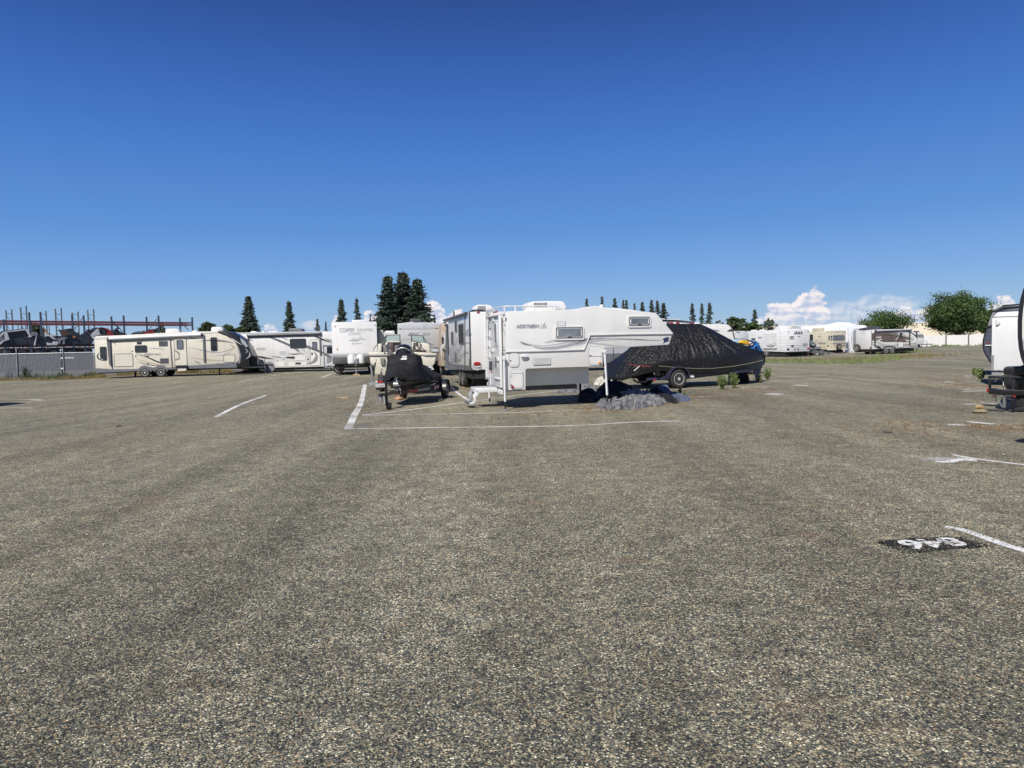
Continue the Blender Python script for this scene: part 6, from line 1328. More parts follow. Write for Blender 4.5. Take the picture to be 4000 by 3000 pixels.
awning(r, F, cJ, (430, 708), (945, 690), r=.08, mt='silver_rv', arms=[(431, 705, 935, .12), (930, 690, 910, .12)], amt='trim_dark')
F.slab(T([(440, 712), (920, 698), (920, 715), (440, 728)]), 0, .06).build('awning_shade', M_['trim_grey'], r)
F.window(cJ, (545, 765, 678, 865), fr=.05, r=.06)
F.panel('door', M_['white_gel'], cJ, (765, 708, 843, 948), r=.1, line=.04, lmat=M_['trim_dark'], o=.006); F.poly(cJ, [(768, 772), (840, 785), (840, 872), (768, 870)], M_['brown_panel'], o=.03, name='brown_panel'); F.window(cJ, (782, 735, 825, 812), fr=.03, r=.03, o=.03)
MB().tube([F.P(*F.tr(cJ(*p)), .08) for p in ((760, 800), (728, 835), (728, 885), (760, 888))], .02, 6).build('grab_handle', M_['mark_white'], r)
F.panel('storage_hatch', M_['taupe_panel'], cJ, (932, 880, 1028, 935), r=.05, line=.03, lmat=M_['trim_dark'], o=.012)
MB().prism([S.tr(cJ(388, 700)), S.tr(cJ(388, 975))]*0 or [(0, F.tr(cJ(390, 975))[1]), (.0, F.tr(cJ(390, 702))[1]), (.03, F.tr(cJ(390, 702))[1]), (.03, F.tr(cJ(390, 975))[1])], -.015, .02, 'x').build('corner_trim', M_['trim_dark'], r)
sp = S.tr(cJ(190, 960)); wheel(r, (-.14, sp[0], sp[1]), r=.42, w=.2, ax='x', side=-1, rim='rim_white', spokes=5, name='spare_wheel')
for a_ in (140, 160): MB().tube([S.P(*S.tr(cJ(a_, 930)), .08), S.P(*S.tr(cJ(a_, 690)), .08), S.P(*S.tr(cJ(a_+50, 682)), .05)], .025, 6).build('ladder_rail', M_['trim_dark'], r)
for y in (710, 745, 780, 815, 850, 885): MB().tube([S.P(*S.tr(cJ(138, y)), .08), S.P(*S.tr(cJ(162, y)), .08)], .02, 6).build('ladder_rung', M_['trim_dark'], r)
for x in (248, 265, 282): S.panel('marker_lamp', M_['line_black'], cJ, (x-4, 716, x+4, 723), r=.02, th=.03)
S.panel('tail_lamp', M_['line_black'], cJ, (360, 945, 382, 962), r=.02, th=.03)
for x in (595, 680): q = F.tr(cJ(x, 1000)); wheel(r, (q[0], .12, .37), r=.38, rim='rim_steel', spokes=6); wheel(r, (q[0], Wd-.12, .37), r=.38, side=1)
F.swoosh(cJ, [(548, 975), (570, 945), (640, 935), (710, 945), (730, 975)], .14, M_['trim_dark'], o=.02, taper=(0, 0))
MB().box(.1, v.L*.95, .2, Wd-.2, F.tr(cJ(600, 968))[1]-.3, F.tr(cJ(600, 968))[1]).build('chassis', M_['underside'], r)
MB().prism([F.tr(cJ(*p)) for p in ((395, 692), (395, 670), (560, 640), (635, 648), (635, 692))], .8, 1.7).build('roof_rack', M_['trim_dark'], r, bevel=.03)
MB().prism(T([(1010, 950), (1050, 860), (1095, 890), (1105, 950)]), .5, 2).build('gas_bottle_cover', M_['trim_dark'], r, bevel=.05)
tongue(r, v.L, Wd/2, 1.6, z=.6, w=1.4, d=(1, 0))
q = F.tr(cJ(940, 1000)); MB().tube([(q[0]-.2, .4, .02), (q[0]+.4, .5, .6)], .04, 6).tube([(q[0]+.4, .4, .02), (q[0]-.2, .5, .6)], .04, 6).build('stabiliser_jack', M_['underside'], r)
v = Veh('travel_trailer', 'silver and grey rounded trailer nose behind the swirl painted trailer', 'travel trailer', 3480, 82, 3613, 83)
r = v.root; F = v.pl('F')
MB().prism(F.T(cJ, [(600, 712), (1050, 710), (1095, 725), (1130, 765), (1150, 815), (1152, 860), (1135, 905), (600, 905)]), 0, 2.4).build('body', M_['white_gel'], r, bevel=.05)
F.poly(cJ, [(1010, 758), (1125, 758), (1142, 805), (1010, 805)], M_['line_grey'], o=.02, name='nose_band'); F.poly(cJ, [(980, 710), (1050, 712), (1085, 725), (980, 728)], M_['line_black'], o=.02, name='roof_edge'); F.slab(F.T(cJ, [(1022, 712), (1038, 712), (1038, 800), (1022, 800)]), 0, .08).build('awning_arm', M_['trim_dark'], r)
tongue(r, v.L-.2, 1.2, 2.0, z=.75, w=1.4, d=(1, 0)); MB().box(.3, v.L-.4, .3, 2, .5, .9).build('chassis', M_['underside'], r); wheel(r, (1.5, .15, .36)); wheel(r, (1.5, 2.2, .36), side=1)
q = F.tr(cJ(1180, 925)); MB().box(q[0]-.9, q[0]+.5, 1.0, 1.6, .72, .76).box(q[0]+.45, q[0]+.5, 1.0, 1.6, .76, 1.05).build('cargo_rack', M_['black_paint'], r)

# ================================================================== right-hand row
v = Veh('travel_trailer', 'dark grey-blue ribbed trailer nose bulging left behind the white cargo trailer', 'travel trailer', 3845, 28.5, ang=R(-34))
r = v.root; F = v.pl('F'); T = lambda p: F.T(cZ, p)
ol = [(2700, 430), (2150, 440), (1800, 468), (1720, 500), (1650, 545), (1600, 590), (1545, 720), (1500, 860), (1480, 930), (1440, 1040), (1412, 1150), (1408, 1250), (1420, 1340), (1460, 1430), (1510, 1510), (1570, 1600), (2700, 1620)]
MB().prism(T(ol), 0, 2.4).build('body', M_['navy_siding'], r, bevel=.03)
F.slab(T([(2700, 470), (2150, 478), (1800, 500), (1650, 570), (1600, 600), (1700, 580), (1900, 535), (2150, 515), (2700, 500)]), 0, .02).build('roof_band', M_['black_paint'], r)
MB().prism(T([(2700, 422), (2150, 430), (1790, 458), (1790, 472), (2150, 442), (2700, 434)]), -.03, 2.43).build('roof_edge', M_['trim_dark'], r)
F.poly(cZ, [(1480, 930), (1500, 870), (1580, 850), (1620, 850), (1620, 905), (1540, 915)], M_['black_paint'], o=.01, name='black_band')
F.poly(cZ, [(1545, 720), (1600, 600), (1640, 600), (1640, 845), (1500, 880)], M_['line_grey'], o=.008, name='upper_panel')
strip(F, cZ, [(1480, 930), (1440, 1040), (1412, 1150), (1408, 1250), (1420, 1340), (1460, 1430), (1570, 1600)], .05, 0, .03, M_['black_paint'], 'corner_trim')
F.panel('marker_lamp', M_['red_lens'], cZ, (1475, 1195, 1520, 1220), r=.05, th=.03); F.panel('trim_strip', M_['mark_white'], cZ, (1448, 1243, 1575, 1258), r=.01, th=.05); F.panel('storage_hatch', M_['line_silver'], cZ, (1548, 1268, 1640, 1450), r=.1, line=.05, lmat=M_['black_paint'])
MB().box(1.5, 6, .3, 2.1, .3, .6).build('chassis', M_['underside'], r); wheel(r, (4, .1, .36)); wheel(r, (4.9, .1, .36)); wheel(r, (4, 2.3, .36), side=1)
MB().tube([(1.0, 1.2, .6), (1.0, 1.2, .02)], .04, 8).build('tongue_jack', M_['galv'], r)

v = Veh('cargo_trailer', 'plain white enclosed cargo trailer with ribbed corner guard and amber marker', 'cargo trailer', 3873, 22.6, ang=R(-35))
r = v.root; F = v.pl('F')
zt = F.tr(cQ(1000, 730))[1]; zl = F.tr(cQ(750, 895))[1]; zb = F.tr(cK(600, 975))[1]; L = 4.2
MB().prism([(0, zb), (L, zb), (L, zt+.05), (.12, zt-.02), (0, zt-.18)], 0, 2.0).build('body', M_['white_plain'], r, bevel=.05, seg=3)
MB().box(-.008, L, -.010, .02, zl-.008, zl+.012).build('roof_seam', M_['line_grey'], r)
MB().box(-.010, .055, -.012, .10, zb, zl-.03).build('corner_extrusion', M_['white_gel'], r, bevel=.01)
p0 = F.tr(cK(482, 795))[1]; q = F.tr(cK(505, 850))[0]
cg = MB(); n_ = 26
for k in range(n_): z_ = zb+(p0-zb)*k/n_; cg.box(-.018, q+.0, -.020, .1, z_, z_+(p0-zb)/n_*.62)
cg.box(-.016, q-.004, -.017, .1, zb, p0).build('stone_guard', M_['galv'], r)
MB().box(0, L, .0, 2, zb-.10, zb-.002).build('floor_frame', M_['galv'], r)
x0, x1, z0, z1 = F.rect(cK, 528, 402, 576, 472); pts = [(x0, z0+.02), (x0, z1-.02)]+[(x0+(x1-x0)*math.cos(t), (z0+z1)/2+(z1-z0)/2*math.sin(t)) for t in [math.pi/2-math.pi*k/14 for k in range(15)]]
F.slab(pts, 0, .06).build('side_vent', M_['white_plain'], r, bevel=.015)
F.panel('marker_lamp', M_['amber_lens'], cK, (515, 957, 543, 968), r=.01, th=.03)
wheel(r, (2.3, -.08, .33), r=.33); wheel(r, (2.3, 2.08, .33), r=.33, side=1)
tongue(r, -.0, 1.0, .9, z=.42, w=1.0, d=(-1, 0), jack=True) if 0 else None
MB().box(.3, .36, .9, .96, 0, zb).build('stabiliser_jack', M_['underside'], r)

v = Veh('travel_trailer', 'white trailer with curved black nose trim entering at the right edge, tongue to the left', 'travel trailer', 3981, 14.3, ang=R(-37))
r = v.root; F = v.pl('F')
ol = [(3981, 1315), (3981, 1252), (3985, 1208), (3992, 1170), (4003, 1128), (4020, 1090), (4050, 1058), (4110, 1030), (4300, 1012), (5600, 960), (5600, 1440), (4080, 1445), (4010, 1440), (3993, 1395), (3985, 1360)]
MB().prism(F.T(I1, ol), 0, 2.45).build('body', M_['white_gel'], r, bevel=.02)
strip(F, I1, [(4300, 1014), (4110, 1034), (4050, 1062), (4023, 1092), (4006, 1130), (3994, 1170), (3988, 1208), (3984, 1252), (3984, 1315), (3988, 1358), (3996, 1395), (4012, 1436)], .075, -.02, .03, M_['black_paint'], 'nose_trim')
F.poly(I1, [(3992, 1328), (4300, 1326), (4300, 1374), (3996, 1376)], M_['line_silver'], o=.01, name='stripe_graphic'); F.poly(I1, [(3996, 1380), (4300, 1378), (4300, 1384), (3997, 1386)], M_['black_paint'], o=.012, name='stripe_graphic')
MB().box(.6, 9, .3, 2.2, .45, .75).build('chassis', M_['underside'], r)
for x in (5.0, 5.9): wheel(r, (x, .12, .37), r=.37); wheel(r, (x, 2.33, .37), r=.37, side=1)
# tongue with its carrier frame
TF = v.pl('F', -.0); t_ = v.pl('F', .9); t = lambda *p: t_.T(cR, p)
def bar(pts, y0, y1, name, mt='black_paint', bev=.006):
    MB().prism(t(*pts), y0, y1).build(name, M_[mt], r, bevel=bev)
FR = .12
t_ = v.pl('F', FR)
bar([(550, 470), (1440, 500), (1440, 540), (555, 540)], FR, FR+.06, 'rack_rail'); bar([(560, 800), (760, 800), (860, 830), (1560, 860), (1560, 1000), (1000, 1000), (840, 985), (560, 960)], FR, FR+.08, 'tongue_beam')
bar([(558, 540), (636, 540), (636, 800), (562, 800)], FR, FR+.06, 'rack_post'); bar([(880, 540), (935, 540), (935, 860), (890, 860)], FR+.9, FR+.96, 'rack_post'); bar([(1185, 540), (1270, 540), (1270, 1380), (1190, 1380)], FR+.02, FR+.09, 'rack_post')
bar([(480, 395), (760, 378), (960, 385), (960, 432), (620, 425)], FR+.9, FR+1.2, 'rear_rack_rail'); bar([(640, 560), (880, 580), (880, 610), (700, 600)], FR+.9, FR+.96, 'rack_rail')
bar([(940, 300), (1000, 248), (1400, 232), (1560, 180), (1560, 470), (960, 460), (955, 340)], FR+.25, FR+.75, 'tongue_box', 'black_plastic', .03)
bar([(960, 500), (1560, 480), (1560, 850), (1100, 860), (1000, 830), (970, 740)], FR+.3, FR+.9, 'gas_bottle_cover', 'black_plastic', .04)
bar([(1010, 850), (1560, 870), (1560, 1420), (1290, 1400), (1280, 1060), (1100, 1030)], FR+.5, FR+.56, 'underbody_dark_fill', 'underside', .01)  # black sheet added for the dark underbody and ground shadow below the beams
bar([(940, 620), (960, 720), (975, 815), (940, 815)], FR+.25, FR+.3, 'cover_edge', 'mark_white', 0)
bar([(500, 830), (520, 800), (560, 800), (560, 920), (530, 920), (498, 880)], FR, FR+.06, 'tail_lamp', 'red_lens', .01); bar([(680, 985), (760, 985), (765, 1050), (675, 1050)], FR, FR+.04, 'rusty_bracket', 'rust', .005); bar([(1220, 1000), (1300, 1005), (1298, 1045), (1218, 1030)], FR-.01, FR+.01, 'side_marker', 'red_lens', 0)
bar([(1190, 1380), (1560, 1300), (1560, 1440), (1180, 1440)], FR+.2, FR+.5, 'jack_base', 'underside', .01)
MB().tube([t_.P(*t_.tr(cR(*p)), 0) for p in ((730, 620), (790, 565))], .012, 6).build('hitch_pin', M_['chrome'], r)
def chain(pts, n, name):
    P3 = [t_.P(*t_.tr(cR(*p)), -.04) for p in pts]; Q = cat_rom(P3, n); mb = MB(); step = 1
    for i in range(0, len(Q)-1):
        a = Vector(Q[i]); b = Vector(Q[i+1]); d = (b-a).normalized(); u = d.cross(Vector((0, 1, 0))).normalized() if i % 2 else d.cross(Vector((1, .3, 0))).normalized(); m_ = (a+b)/2; L_ = (b-a).length*.72
        mb.tube([m_+d*L_*math.cos(t)+u*.018*math.sin(t) for t in [2*math.pi*k/10 for k in range(11)]], .0045, 5)
    mb.build(name, M_['galv'], r)
chain([(800, 1000), (830, 1080), (860, 1200), (930, 1300)], 4, 'safety_chain'); chain([(990, 1010), (985, 1100), (975, 1200), (960, 1330)], 5, 'safety_chain'); chain([(1010, 1015), (1005, 1120), (1005, 1240), (990, 1340)], 5, 'safety_chain')
MB().tube([t_.P(*t_.tr(cR(*p)), 0) for p in ((1020, 1070), (1100, 1100), (1180, 1125))], .008, 5).build('brake_cable', M_['black'], r); MB().tube([t_.P(*t_.tr(cR(*p)), 0) for p in ((770, 1000), (775, 1100), (765, 1180))], .007, 5).build('light_cable', M_['black'], r)
def rock(name, label, m, c, rx, ry, rz, mt, zc, seed, dy=0):
    p = gnd(*m(*c)); p.y += dy; rows = []
    for i in range(16):
        ph = math.pi*i/15; rows.append([])
        for k in range(24):
            th = 2*math.pi*k/24; d = Vector((math.sin(ph)*math.cos(th), math.sin(ph)*math.sin(th), math.cos(ph))); f = 1+.16*noise.noise(d*1.4+Vector((seed, 0, 0)))+.05*noise.noise(d*5+Vector((seed, 0, 0)))
            rows[-1].append((d.x*rx*f, d.y*ry*f, zc+rz+d.z*rz*f))
    o = MB().grid(rows, closed=True, cap=True).build(name, M_[mt], smooth=50); o.location = (p.x, p.y, 0); tag(o, label, 'rock'); return o
rock('rock', 'flat brown river rock on the ground left of the trailer chains, the lower of two', cR, (325, 1475), .14, .11, .050, 'stone_brown', -.010, 2)
rock('rock', 'rounded orange-tan rock lying on the flat brown rock', cR, (325, 1475), .088, .075, .048, 'stone_tan', .082, 9, .02)
# vehicle just outside the frame whose shadow falls into it
v = Veh('travel_trailer', 'white trailer mostly outside the right edge, only its shadow tip showing', 'travel trailer', 4034, 9.35, ang=R(0)); r = v.root
MB().prism([(0, 1.5), (.2, 1.0), (.8, .6), (7, .6), (7, 2.6), (1.2, 2.6), (.5, 2.1)], -2.4, 0).build('body', M_['white_gel'], r, bevel=.08); wheel(r, (3.5, -.1, .36), side=1); wheel(r, (3.5, -2.3, .36)); tongue(r, .8, 1.2, 1.0, z=.55, d=(-1, 0)) if 0 else None
v = Veh('travel_trailer', 'trailer mostly outside the left edge, only its shadow tip showing', 'travel trailer', -105, 22.7, ang=R(180)); r = v.root
MB().prism([(0.1, 1.4), (.25, .8), (.8, .6), (6, .6), (6, 2.6), (1.2, 2.6), (.3, 2.1)], 0, 2.4).build('body', M_['white_gel'], r, bevel=.08); wheel(r, (3.5, .1, .36)); wheel(r, (3.5, 2.3, .36), side=1)
# ================================================================== far right: wall, warehouse, poles
v = Veh('perimeter_wall', 'long pale concrete panel wall across the far right of the lot', 'wall', 2700, 128, 4300, 116)
r = v.root; F = v.pl('F'); L = v.L; n = 16
MB().box(0, L, 0, .2, 0, 1.85).build('wall_panel', M_['concrete_wall'], r)
for px_ in (3695, 3783, 3600, 3510, 3870): q = F.tr((px_, 1340)); MB().box(q[0]-.1, q[0]+.1, -.06, .0, 0, 1.87).build('joint_strip', M_['wall_joint'] if px_ in (3695, 3783) else M_['line_grey'], r)
v = Veh('warehouse', 'broad cream warehouse with flat roof behind the far wall', 'warehouse', 2900, 190, 4500, 176)
r = v.root; F = v.pl('F')
MB().prism([(0, 0), (v.L, 0), (v.L, F.tr((3880, 1254))[1]), (0, F.tr((3150, 1273))[1])], 0, 30).build('wall', M_['cream_wall'], r)
q0 = F.tr((3150, 1273))[1]; q1 = F.tr((3880, 1254))[1]; MB().prism([(0, q0), (v.L, q1), (v.L, q1+.22), (0, q0+.22)], -.12, .3).build('parapet', M_['concrete_wall'], r)
for k, (px_, py_) in enumerate(((3365, 1245), (3572, 1238))):
    p = Veh('utility_pole', ['thin utility pole above the covered motorhome', 'thin utility pole above the warehouse roof between the two green trees'][k], 'pole', px_, 230, ang=0); f = p.pl('F'); z = f.tr((px_, py_))[1]
    MB().tube([(0, 0, 0), (0, 0, z)], .16, 8).build('pole', M_['bark'], p.root); MB().box(-1.2, 1.2, -.1, .1, z-.9, z-.75).build('crossarm', M_['bark'], p.root)
# hazy low tree mass far away along the horizon on the left
# ================================================================== left: slatted fence, racks, wrecks
v = Veh('slatted_fence', 'grey chain-link fence with vertical privacy slats along the left edge', 'fence', -260, 51.6, 1150, 59)
r = v.root; F = v.pl('F'); L = v.L; H = 1.86
mb = MB(); k = 0; x = 0.
while x < L:
    mb.box(x, x+.062, .0, .012, .06, H-.05+rnd.uniform(-.015, .015)); x += .088
mb.build('slat_panel', M_['slat_grey'], r, smooth=0)
# wire mesh: slanted wires in front of the slats
mb = MB(); x = -1.8; W_ = .009
while x < min(L, 22):
    for s in (1, -1):
        a = (x if s > 0 else x+1.8); mb.loft([(a, -.01, .06), (a+W_, -.01, .06), (a+W_, -.004, .06), (a, -.004, .06)], [(a+s*1.8, -.01, H), (a+s*1.8+W_, -.01, H), (a+s*1.8+W_, -.004, H), (a+s*1.8, -.004, H)])
    x += .22
mb.build('wire_mesh', M_['galv'], r, smooth=0)
MB().tube([(0, -.02, H), (L, -.02, H)], .025, 6).build('top_rail', M_['galv'], r)
for px_, h in ((66, 2.35), (247, 2.3), (-150, 2.3), (390, 2.2), (1000, 2.2)): q = F.tr((px_, 1400)); MB().tube([(q[0], -.05, 0), (q[0], -.05, h)], .035, 8).build('fence_post', M_['slat_pale'], r)
for (x0, y, n_) in ((1085, 1055, 9), (580, 1058, 8), (765, 1058, 10)):
    for k in range(n_): q = F.tr(cA(x0+k*17, y)); F.slab([(q[0]-.02, q[1]-.035), (q[0]+.025, q[1]-.035), (q[0]+.025, q[1]+.05), (q[0]-.02, q[1]+.05)], .01, .02).build('slat_patch', M_['mark_white'], r, smooth=0) if (x0 == 1085) else None
q = F.tr(cA(1035, 1200)); F.slab([(q[0]-.06, .1), (q[0]+.06, .1), (q[0]+.06, 2.0), (q[0]-.06, 2.0)], .012, .02).build('missing_slat_gap', M_['underside'], r); 
for y in (1058, 1230): q = F.tr(cA(1035, y)); F.slab([(q[0]-.09, q[1]-.05), (q[0]+.09, q[1]-.05), (q[0]+.09, q[1]+.05), (q[0]-.09, q[1]+.05)], .022, .03).build('slat_patch', M_['mark_white'], r)
v = Veh('kerb', None, None, -260, 50.2, 1150, 57.5); v.root.name = 'kerb_strip'; v.root['kind'] = 'structure'
MB().box(0, v.L, 0, 1.6, .0, .05).build('dirt_strip', mat('dirt', (.20, .15, .09), .9, nscale=2, namt=.4), v.root)

# pallet racks
def rack(label, px0, d0, px1, d1, beams, ups, mtu='rack_blue', lower=None, dep=1.1, w=.05, ztop=None, braces=True, name='pallet_rack', bm='rack_red'):
    v = Veh(name, label, 'storage rack', px0, d0, px1, d1); r = v.root; F = v.pl('F'); L = v.L
    for zb_, th, mt in beams:
        for yy in (0, dep): MB().box(0, L, yy-.03, yy+.03, zb_-th, zb_).build('beam', M_[mt], r)
    for i, (px_, zt) in enumerate(ups):
        X = F.tr((px_, 1300))[0]
        MB().box(X-w, X+w, -.06, .06, 0, zt).build('upright', M_[mtu], r)
    if braces:
        for (pa, za), (pb, zb2) in zip(ups[::2], ups[1::2]):
            A, B = F.tr((pa, 1300))[0], F.tr((pb, 1300))[0]; z = 3.0
            while z < min(za, zb2)-.2:
                MB().tube([(A, 0, z), (B, 0, z)], w*.45, 4).build('frame_brace', M_[mtu], r)
                if z+.9 < za: MB().tube([(A, 0, z), (B, 0, z+.9)] if int(z*2) % 2 else [(B, 0, z), (A, 0, z+.9)], w*.35, 4).build('frame_brace', M_[mtu], r)
                z += 1.05
    return v, F
RV, RF = rack('front pallet rack with long red top beam behind the slatted fence', -60, 60, 758, 73, [(4.83, .14, 'rack_red'), (4.62, .17, 'rack_red'), (2.70, .22, 'rust'), (2.42, .16, 'rust')],
     [(17, 4.9), (118, 5.55), (162, 5.6), (285, 5.4), (330, 5.35), (438, 5.3), (486, 5.4), (575, 5.3), (622, 5.45), (705, 5.25), (753, 5.35)], w=.07, braces=False)
for a, b, c, d in ((0, 600, 65, 470), (590, 460, 690, 570), (1250, 600, 1400, 380), (1870, 410, 2070, 620)):
    p = RF.tr(cA(a, b)); q = RF.tr(cA(c, d)); MB().tube([(p[0], .5, p[1]), (q[0], .5, q[1])], .045, 5).build('diagonal_brace', M_['rack_blue'], RV.root)
for a, b, c, d in ((815, 190, 920, 50), (310, 60, 400, 165), (1215, 80, 1345, 200)):
    p = RF.tr(cB(a, b)); q = RF.tr(cB(c, d)); MB().tube([(p[0], .5, p[1]), (q[0], .5, q[1])], .045, 5).build('diagonal_brace', M_['rack_blue'], RV.root)
rack('second pallet rack row with thin pale uprights, no top beam', -40, 72, 420, 80, [(2.9, .15, 'rust')], [(28, 6.5), (51, 6.6), (86, 6.85), (108, 7.0), (161, 6.4), (184, 6.5), (221, 6.75), (244, 6.85), (286, 6.4), (309, 6.5), (347, 6.7), (370, 6.8)], mtu='rack_pale', w=.06)
rack('third pallet rack row farthest back with short uprights', -40, 92, 330, 98, [], [(17, 6.0), (72, 6.0), (102, 6.1), (125, 6.2), (171, 6.0), (193, 5.9), (250, 6.1)], mtu='rack_blue', w=.05, braces=False)

# wrecked vehicles and parts piled on the lower shelf
def wreck(name, label, m, pts, mt, dep=1.1, bevel=.05, holes=(), extra=(), crumple=.05, cat='wrecked car', yo=-.1):
    w = Veh(name, label, cat, -60, 60, 758, 73); f = w.pl('F', yo); p = f.T(m, pts)
    cx_ = sum(a for a, b in p)/len(p); zb = min(b for a, b in p)
    zs = 2.705
    p = [(a, max(b, zs)) for a, b in p]
    mb = MB(); NY = 5; rows = []
    n_ = len(p); P4 = []
    for i in range(n_):
        a, b = Vector(p[i]), Vector(p[(i+1) % n_])
        for k in range(3): P4.append(a+(b-a)*k/3)
    for j_ in range(NY+1):
        y = yo+dep*j_/NY; rows.append([(q.x+crumple*noise.noise(Vector((q.x*2, y*2, q.y*2))), y+crumple*noise.noise(Vector((q.x*3, q.y*3, y))), max(zs, q.y+crumple*noise.noise(Vector((q.x*2.5, y*3, q.y*2+5))))) for q in P4])
    mb.grid(rows, cap=True, closed=True).build('shell', M_[mt], w.root, smooth=30)
    for h, hm in holes: f.poly(m, h, M_[hm], o=.09, name='opening', th=.06)
    for e, em, nm in extra: f.poly(m, e, M_[em], o=.16, name=nm, th=.12)
    return w
wreck('wrecked_car', 'white car cab shell with its roof frame bent open, leftmost on the rack', cA, [(-30, 840), (-30, 700), (10, 630), (110, 600), (430, 565), (480, 620), (520, 705), (515, 845), (110, 850)], 'wreck_dark',
      holes=[([(5, 720), (55, 650), (75, 740), (10, 790)], 'wreck_grey')], extra=[([(0, 670), (60, 620), (430, 568), (445, 590), (110, 628), (150, 750), (170, 745), (60, 780), (0, 830), (0, 800), (80, 745), (60, 650), (5, 710)], 'wreck_white', 'door_frame'), ([(430, 570), (450, 585), (525, 705), (470, 712), (480, 690), (420, 600)], 'wreck_white', 'windscreen_pillar')])
wreck('wrecked_car', 'dark crushed car body with grey panel on the rack, second from left', cA, [(520, 850), (500, 650), (560, 625), (605, 630), (700, 690), (760, 720), (770, 850)], 'wreck_dark', extra=[([(505, 640), (560, 620), (605, 630), (600, 690), (520, 690)], 'wreck_grey', 'torn_panel'), ([(560, 850), (575, 780), (605, 640), (612, 640), (590, 780), (575, 850)], 'wreck_white', 'bent_strip')])
wreck('wrecked_car', 'crushed car of white and rusty panels on the rack, middle of the pile', cA, [(770, 850), (760, 720), (740, 600), (720, 560), (800, 640), (900, 680), (1050, 700), (1060, 850)], 'wreck_dark', extra=[([(720, 560), (735, 560), (805, 660), (790, 670)], 'orange_steel', 'bent_pillar'), ([(740, 620), (800, 665), (900, 670), (940, 690), (860, 700), (950, 760), (870, 740), (800, 690), (745, 700)], 'wreck_white', 'bumper'), ([(770, 800), (870, 815), (880, 780), (950, 785), (945, 840), (780, 845)], 'wreck_white', 'door_panel')])
wreck('engine_subframe', 'upright grey steel subframe with slotted legs standing on the rack', cA, [(950, 725), (1100, 715), (1140, 720), (1080, 760), (1075, 850), (1040, 845), (1040, 760), (1010, 760), (1000, 840), (955, 835), (975, 760)], 'wreck_grey', dep=.4, cat='car part', yo=-.35)
wreck('wrecked_car', 'dark brown upended car front with a fin-like bonnet on the rack', cA, [(1070, 850), (1090, 720), (1050, 620), (1015, 590), (1100, 585), (1170, 660), (1180, 590), (1120, 575), (1200, 565), (1260, 620), (1310, 650), (1350, 720), (1370, 850)], 'wreck_dark', extra=[([(1015, 590), (1090, 585), (1165, 670), (1040, 690)], 'wreck_brown', 'bonnet'), ([(1200, 690), (1240, 690), (1245, 720), (1215, 730)], 'orange_steel', 'rusty_hub')])
wreck('wrecked_car', 'car body with dark nose and pointed bonnet beside the cream trailer roof', cA, [(1370, 850), (1400, 720), (1370, 680), (1500, 600), (1480, 580), (1560, 600), (1600, 550), (1660, 550), (1640, 600), (1660, 680), (1560, 740), (1540, 860)], 'wreck_dark', extra=[([(1500, 680), (1560, 620), (1620, 570), (1660, 670), (1600, 690), (1540, 740)], 'wreck_white', 'front_wing')])
wreck('wrecked_car', 'red torn car panels sticking up behind the cream trailer roof', cA, [(1660, 760), (1700, 650), (1690, 545), (1800, 570), (1890, 640), (2000, 545), (1930, 600), (2080, 640), (2110, 660), (2100, 760)], 'wreck_dark', extra=[([(1685, 545), (1770, 570), (1850, 620), (1880, 680), (1770, 680), (1790, 620)], 'red_paint', 'torn_panel')])
wreck('wrecked_car', 'second red and dark car front behind the middle of the cream roof', cB, [(600, 400), (610, 240), (700, 215), (760, 235), (830, 190), (890, 190), (840, 250), (850, 400)], 'wreck_dark', extra=[([(705, 255), (730, 225), (850, 200), (830, 250), (800, 258)], 'red_paint', 'torn_panel'), ([(610, 250), (700, 210), (740, 206), (690, 240)], 'wreck_grey', 'torn_panel')])
wreck('pallet', 'orange steel box end at the left of the lower shelf', cA, [(-20, 905), (-20, 865), (100, 862), (102, 905)], 'orange_steel', dep=.5, cat='crate', yo=-.55) if 0 else None
# dark clutter stored under the lower shelf
SH = []
for k, (a, b) in enumerate(((0, 240), (250, 480), (500, 760), (780, 1000), (1060, 1300), (1320, 1540))):
    w = Veh('stored_engine', ['dark engine stored under the shelf at far left', 'dark axle stack under the shelf above the first fence post', 'dark gearbox pile under the shelf centre left', 'dark oily parts under the shelf centre', 'dark parts with pale hub ring under the shelf centre right', 'dark parts under the shelf next to the cream trailer'][k], 'car part', -60, 60.2, 758, 73.2)
    f = w.pl('F', .1); x0 = f.tr(cA(a, 950))[0]; x1 = f.tr(cA(b, 950))[0]; rows = []
    for i in range(13):
        t = i/12; rows.append([(x0+(x1-x0)*t, .1+.9*j_/5, (2.34+.12*noise.noise(Vector((k*3+t*4, j_*.8, 1))))*(1 if 0 < i < 12 else .9)) for j_ in range(6)]+[(x0+(x1-x0)*t, 1.0, .3), (x0+(x1-x0)*t, .1, .3)])
    MB().grid(rows, closed=True, cap=True).build('body', M_['wreck_dark'], w.root, smooth=40)
    q = f.tr(cA((a+b)/2, 962)); f.slab([(q[0]+.28*math.cos(t), q[1]+.2*math.sin(t)) for t in [2*math.pi*i/16 for i in range(16)]], .0, .08).build('hub_ring', M_['wreck_grey'], w.root)

